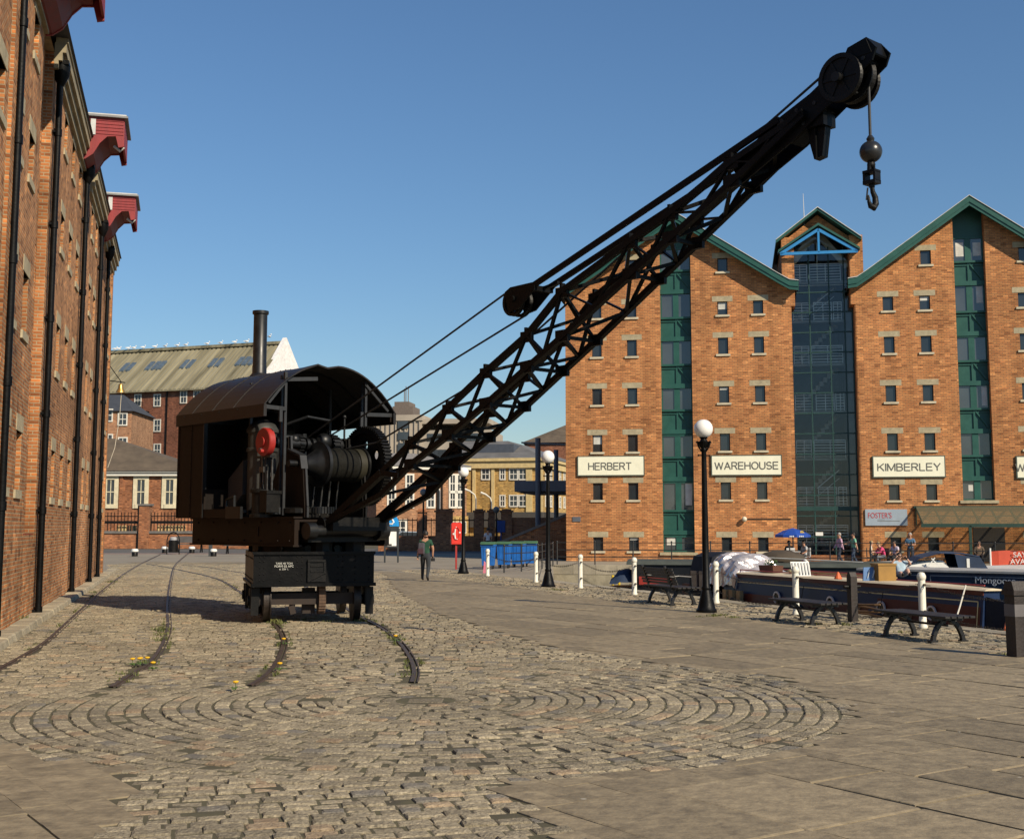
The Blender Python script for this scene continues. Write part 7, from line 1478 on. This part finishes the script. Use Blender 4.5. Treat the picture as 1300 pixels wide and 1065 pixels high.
# ---- orange brick building with tall windows (behind the jib)
Y = 122; o = frame_at(Y, 592); rz = R(14); f = lambda x, y, yl=0: loc_(o, rz, x, y, yl); t = thing('orange_brick_building', 'orange brick building with tall white windows seen through the jib lattice', 'building', o, rz)
ez = f(570, 592)[1]; xl = f(478, 620)[0]
q = MB(); q.box(xl, 0, 0, 16, 0, ez); q.build('wall', ORB, t); q = MB(); q.box(xl-.2, .35, -.4, 16, ez-.35, ez); q.build('eaves', PALEW, t); zr = f(540, 575, 6)[1]
q = MB(); q.hexa([(xl-.3, -.5, ez), (.5, -.5, ez), (.5, 16.4, ez), (xl-.3, 16.4, ez), (xl, 7, zr), (-4, 7, zr), (-4, 9, zr), (xl, 9, zr)]); q.build('roof', pm('pale_slates', (.22, .2, .18), .8, var=.2), t)
for xc in (497, 520, 547, 574.5, 584):
    for yy, hh in ((624, 1.55), (644, 1.35)):
        u, v = f(xc, yy if yy == 624 else 643); far_window(t, u, v, .42 if xc > 570 else .55, hh, fr=.16)
for xc in (497, 508): u, v = f(xc, 678); far_window(t, u, v, .9, 1.2, fr=.2)
q = MB(); q.box(f(571, 660)[0], .1, -.4, 0, 0, f(575, 655)[1]); q.build('ground_storey', YELB, t)
for xc in (576, 582, 588): u, v = f(xc, 676); far_window(t, u, v, .3, 1.0, y=-.4, fr=.06, bars=False)
q = MB(); u = f(556, 640)[0]; q.box(u-.12, u+.12, -.15, 0, 0, ez); u = f(561, 640)[0]; q.box(u-.06, u+.06, -.12, 0, 0, ez); q.build('downpipe', BLACKM, t)
# ---- concrete office tower far behind
Y = 260; o = frame_at(Y, 470); rz = R(-8); f = lambda x, y, yl=0: loc_(o, rz, x, y, yl); t = thing('office_block', 'grey ribbed concrete office block on the skyline behind the jib', 'building', o, rz)
CONC = pm('ribbed_concrete', (.36, .31, .25), .9, var=.12, scale=.3); xm = f(535, 560)[0]; zt = f(500, 527)[1]; x2 = f(622, 560)[0]; zt2 = f(580, 530)[1]
q = MB(); q.box(0, xm, 0, 18, 0, zt)
k = 0
while k < xm: q.box(k, k+.28, -.3, 0, 0, zt-1.2); k += 1.0
q.box(-.2, xm+.2, -.5, 18, zt-1.2, zt); q.build('tower', CONC, t)
q = MB(); q.box(xm, x2, .8, 18, 0, zt2-2.5); q.box(xm, x2*.99, .4, 18, zt2-1.2, zt2-.2); q.build('wing', CONC, t)
for j in range(6):
    for k in range(16):
        u = xm+1.0+k*(x2-xm-1)/16; v = zt2-3.2-j*3.3
        if v < 12: continue
        q = MB(); q.box(u, u+.75, .72, .8, v-1.6, v); q.build('window', GLB, t)
for j in range(4): u, v = f(512, 540+14*j); q = MB(); q.box(u-1.1, u+1.1, -.42, -.3, v-.7, v+.9); q.build('stair_window', GLB, t)
q = MB(); u0, u1 = f(494, 520)[0], f(520, 520)[0]; q.box(u0, u1, 3, 10, zt, f(505, 514)[1]); q.box(u0+.4, u1-.8, 3, 9, f(505, 514)[1], f(505, 510)[1]+.3)
for x in (508, 510, 513): u = f(x, 500)[0]; q.tube((u, 4, zt), (u, 4, f(510, 500+3*(x % 3))[1]+2), .1, n=5)
q.build('roof_plant', pm('plant_brown', (.15, .12, .1), .9), t)
# ---- garden wall with piers in front of these buildings
Y = 88; o = frame_at(Y, 480); rz = R(-1); f = lambda x, y, yl=0: loc_(o, rz, x, y, yl); t = thing('pier_wall', 'red brick wall with tall square piers and railings behind the blue bins', 'wall', o, rz)
x1 = f(760, 690)[0]; wl = f(600, 678)[1]; pt = f(600, 650)[1]
q = MB(); q.box(0, x1, 0, .5, 0, wl*.9); q.build('wall', WALLB, t)
for a, b in ((530, 541), (553, 574), (602, 614), (620, 628), (636, 650)): q = MB(); u0, u1 = f(a, 690)[0], f(b, 690)[0]; q.box(u0, u1, -.2, .7, 0, pt); q.box(u0-.1, u1+.1, -.3, .8, pt, pt+.12); q.box(u0+.05, u1-.05, -.15, .65, pt+.12, pt+.22); q.build('pier', WALLB, t)
q = MB(); u0 = f(650, 690)[0]; q.box(u0, x1, .05, .45, wl*.9, f(640, 668)[1]+.6); q.build('high_wall', WALLB, t)
q = MB(); k = 0
while k < u0: q.box(k, k+.05, .23, .27, wl*.9, pt-.4); k += .33
q.box(0, u0, .22, .28, pt-.6, pt-.52); q.build('railings', BLACKM, t)
q = MB(); u, v = f(636, 670); q.box(u-.3, u+.3, -.3, -.25, v-.3, v+.5); q.tube((u, -.27, 0), (u, -.27, v), .05, n=6); q.build('blue_sign', pm('round_blue', (.015, .06, .25), .5), t)
# ---- grey canopy structure left of the warehouse, dark ramp wall
Y = 74; o = frame_at(Y, 653); rz = R(-10); f = lambda x, y, yl=0: loc_(o, rz, x, y, yl); t = thing('grey_canopy', 'blue-grey steel canopy on tall round pillars beside the left end of the gabled warehouse', 'canopy', o, rz)
STB = pm('canopy_blue_grey', (.10, .115, .15), .45, var=.1); z0, z1 = f(700, 624)[1], f(700, 610)[1]; x1 = f(722, 620)[0]
q = MB(); q.box(0, x1+1, 0, 6, z0, z1); q.box(.3, x1+1, .3, 5.7, z0-.08, z0); q.build('slab', STB, t, bevel=.03)
for xc, yt, yy, r in ((683, 556, -.2, .16), (706, 571, 4.5, .15)): u = f(xc, 620, yy)[0]; q = MB(); q.tube((u, yy, 0), (u, yy, f(xc, yt, yy)[1]), r, n=16); q.build('pillar', STB, t, smooth=True)
q = MB(); q.beam((0, 2.5, f(683, 558)[1]), (x1+1, 2.5, f(720, 560)[1]-.1), .1); q.build('tie_rod', GREY, t)
o = V((1.0, 68, 0)); t = thing('ramp_wall', 'dark sloping ramp wall in shade beside the left end of the gabled warehouse', 'wall', o, R(-10)); q = MB(); q.prism([(-2.2, 0), (2.2, 0), (2.2, 2.35), (-2.2, .55)], 0, .35, lambda u, v, k: (u, k, v)); q.build('wall', BRICK_R, t); q = MB(); q.beam((-2.2, .17, .62), (2.2, .17, 2.42), .5, .14); q.build('coping', COPE, t)
# ---- extra street lamps in the distance
def thin_lamp(label, x, yb, yt, Y, globe):
    p = atY(x, yb, Y); p.z = 0; h = atY(x, yt, Y).z; t = thing('street_lamp', label, 'street lamp', p)
    q = MB(); q.tube((0, 0, 0), (0, 0, h), .07, .05, n=8); q.build('post', BLACKM if globe else GREY, t, smooth=True); q = MB()
    if globe: q.ball((0, 0, h+.15), .22, 14, 10); q.build('globe', pm('dull_globe', (.14, .14, .14), .3), t, smooth=True)
    else: q.path([(0, 0, h-.1), (-.1, 0, h+.25), (-.5, 0, h+.55), (-.9, 0, h+.7)], [.05, .05, .07, .09], 8); q.build('lamp_head', PALEW, t, smooth=True)
thin_lamp('distant dark lamp seen just below the jib, left of the walking man', 537, 706, 628, 78, True); thin_lamp('distant dark globe lamp between the brick piers', 630, 706, 650, 84, True)
thin_lamp('grey street light with curved white head in front of the orange brick building', 558, 700, 622, 100, False); thin_lamp('grey street light with curved white head in front of the yellow brick building', 624, 700, 636, 104, False); thin_lamp('grey street light with curved white head behind the farthest globe lamp', 604, 700, 632, 102, False)
# ---- parked car glimpsed through the railings
p = atY(522, 688, 93); p.z = 0; t = thing('parked_car', 'pale blue-grey car parked behind the railings under the jib', 'car', p, R(8)); CARP = pm('car_paint', (.25, .29, .34), .25, var=.05)
q = MB(); q.prism([(-1.9, .3), (1.9, .3), (1.95, .7), (1.3, .85), (.8, 1.3), (-.8, 1.35), (-1.4, .9), (-1.95, .8)], -.8, .8, lambda u, v, k: (u, k, v)); q.build('body', CARP, t, bevel=.05)
q = MB(); q.prism([(1.15, .85), (.75, 1.24), (-.75, 1.28), (-1.25, .9)], -.81, .81, lambda u, v, k: (u, k, v)); q.build('side_window', GLB, t)
for x in (-1.2, 1.2):
    for y in (-.78, .62): q = MB(); q.tube((x, y, .32), (x, y+.16, .32), .32, n=16); q.build('wheel', RUB, t)
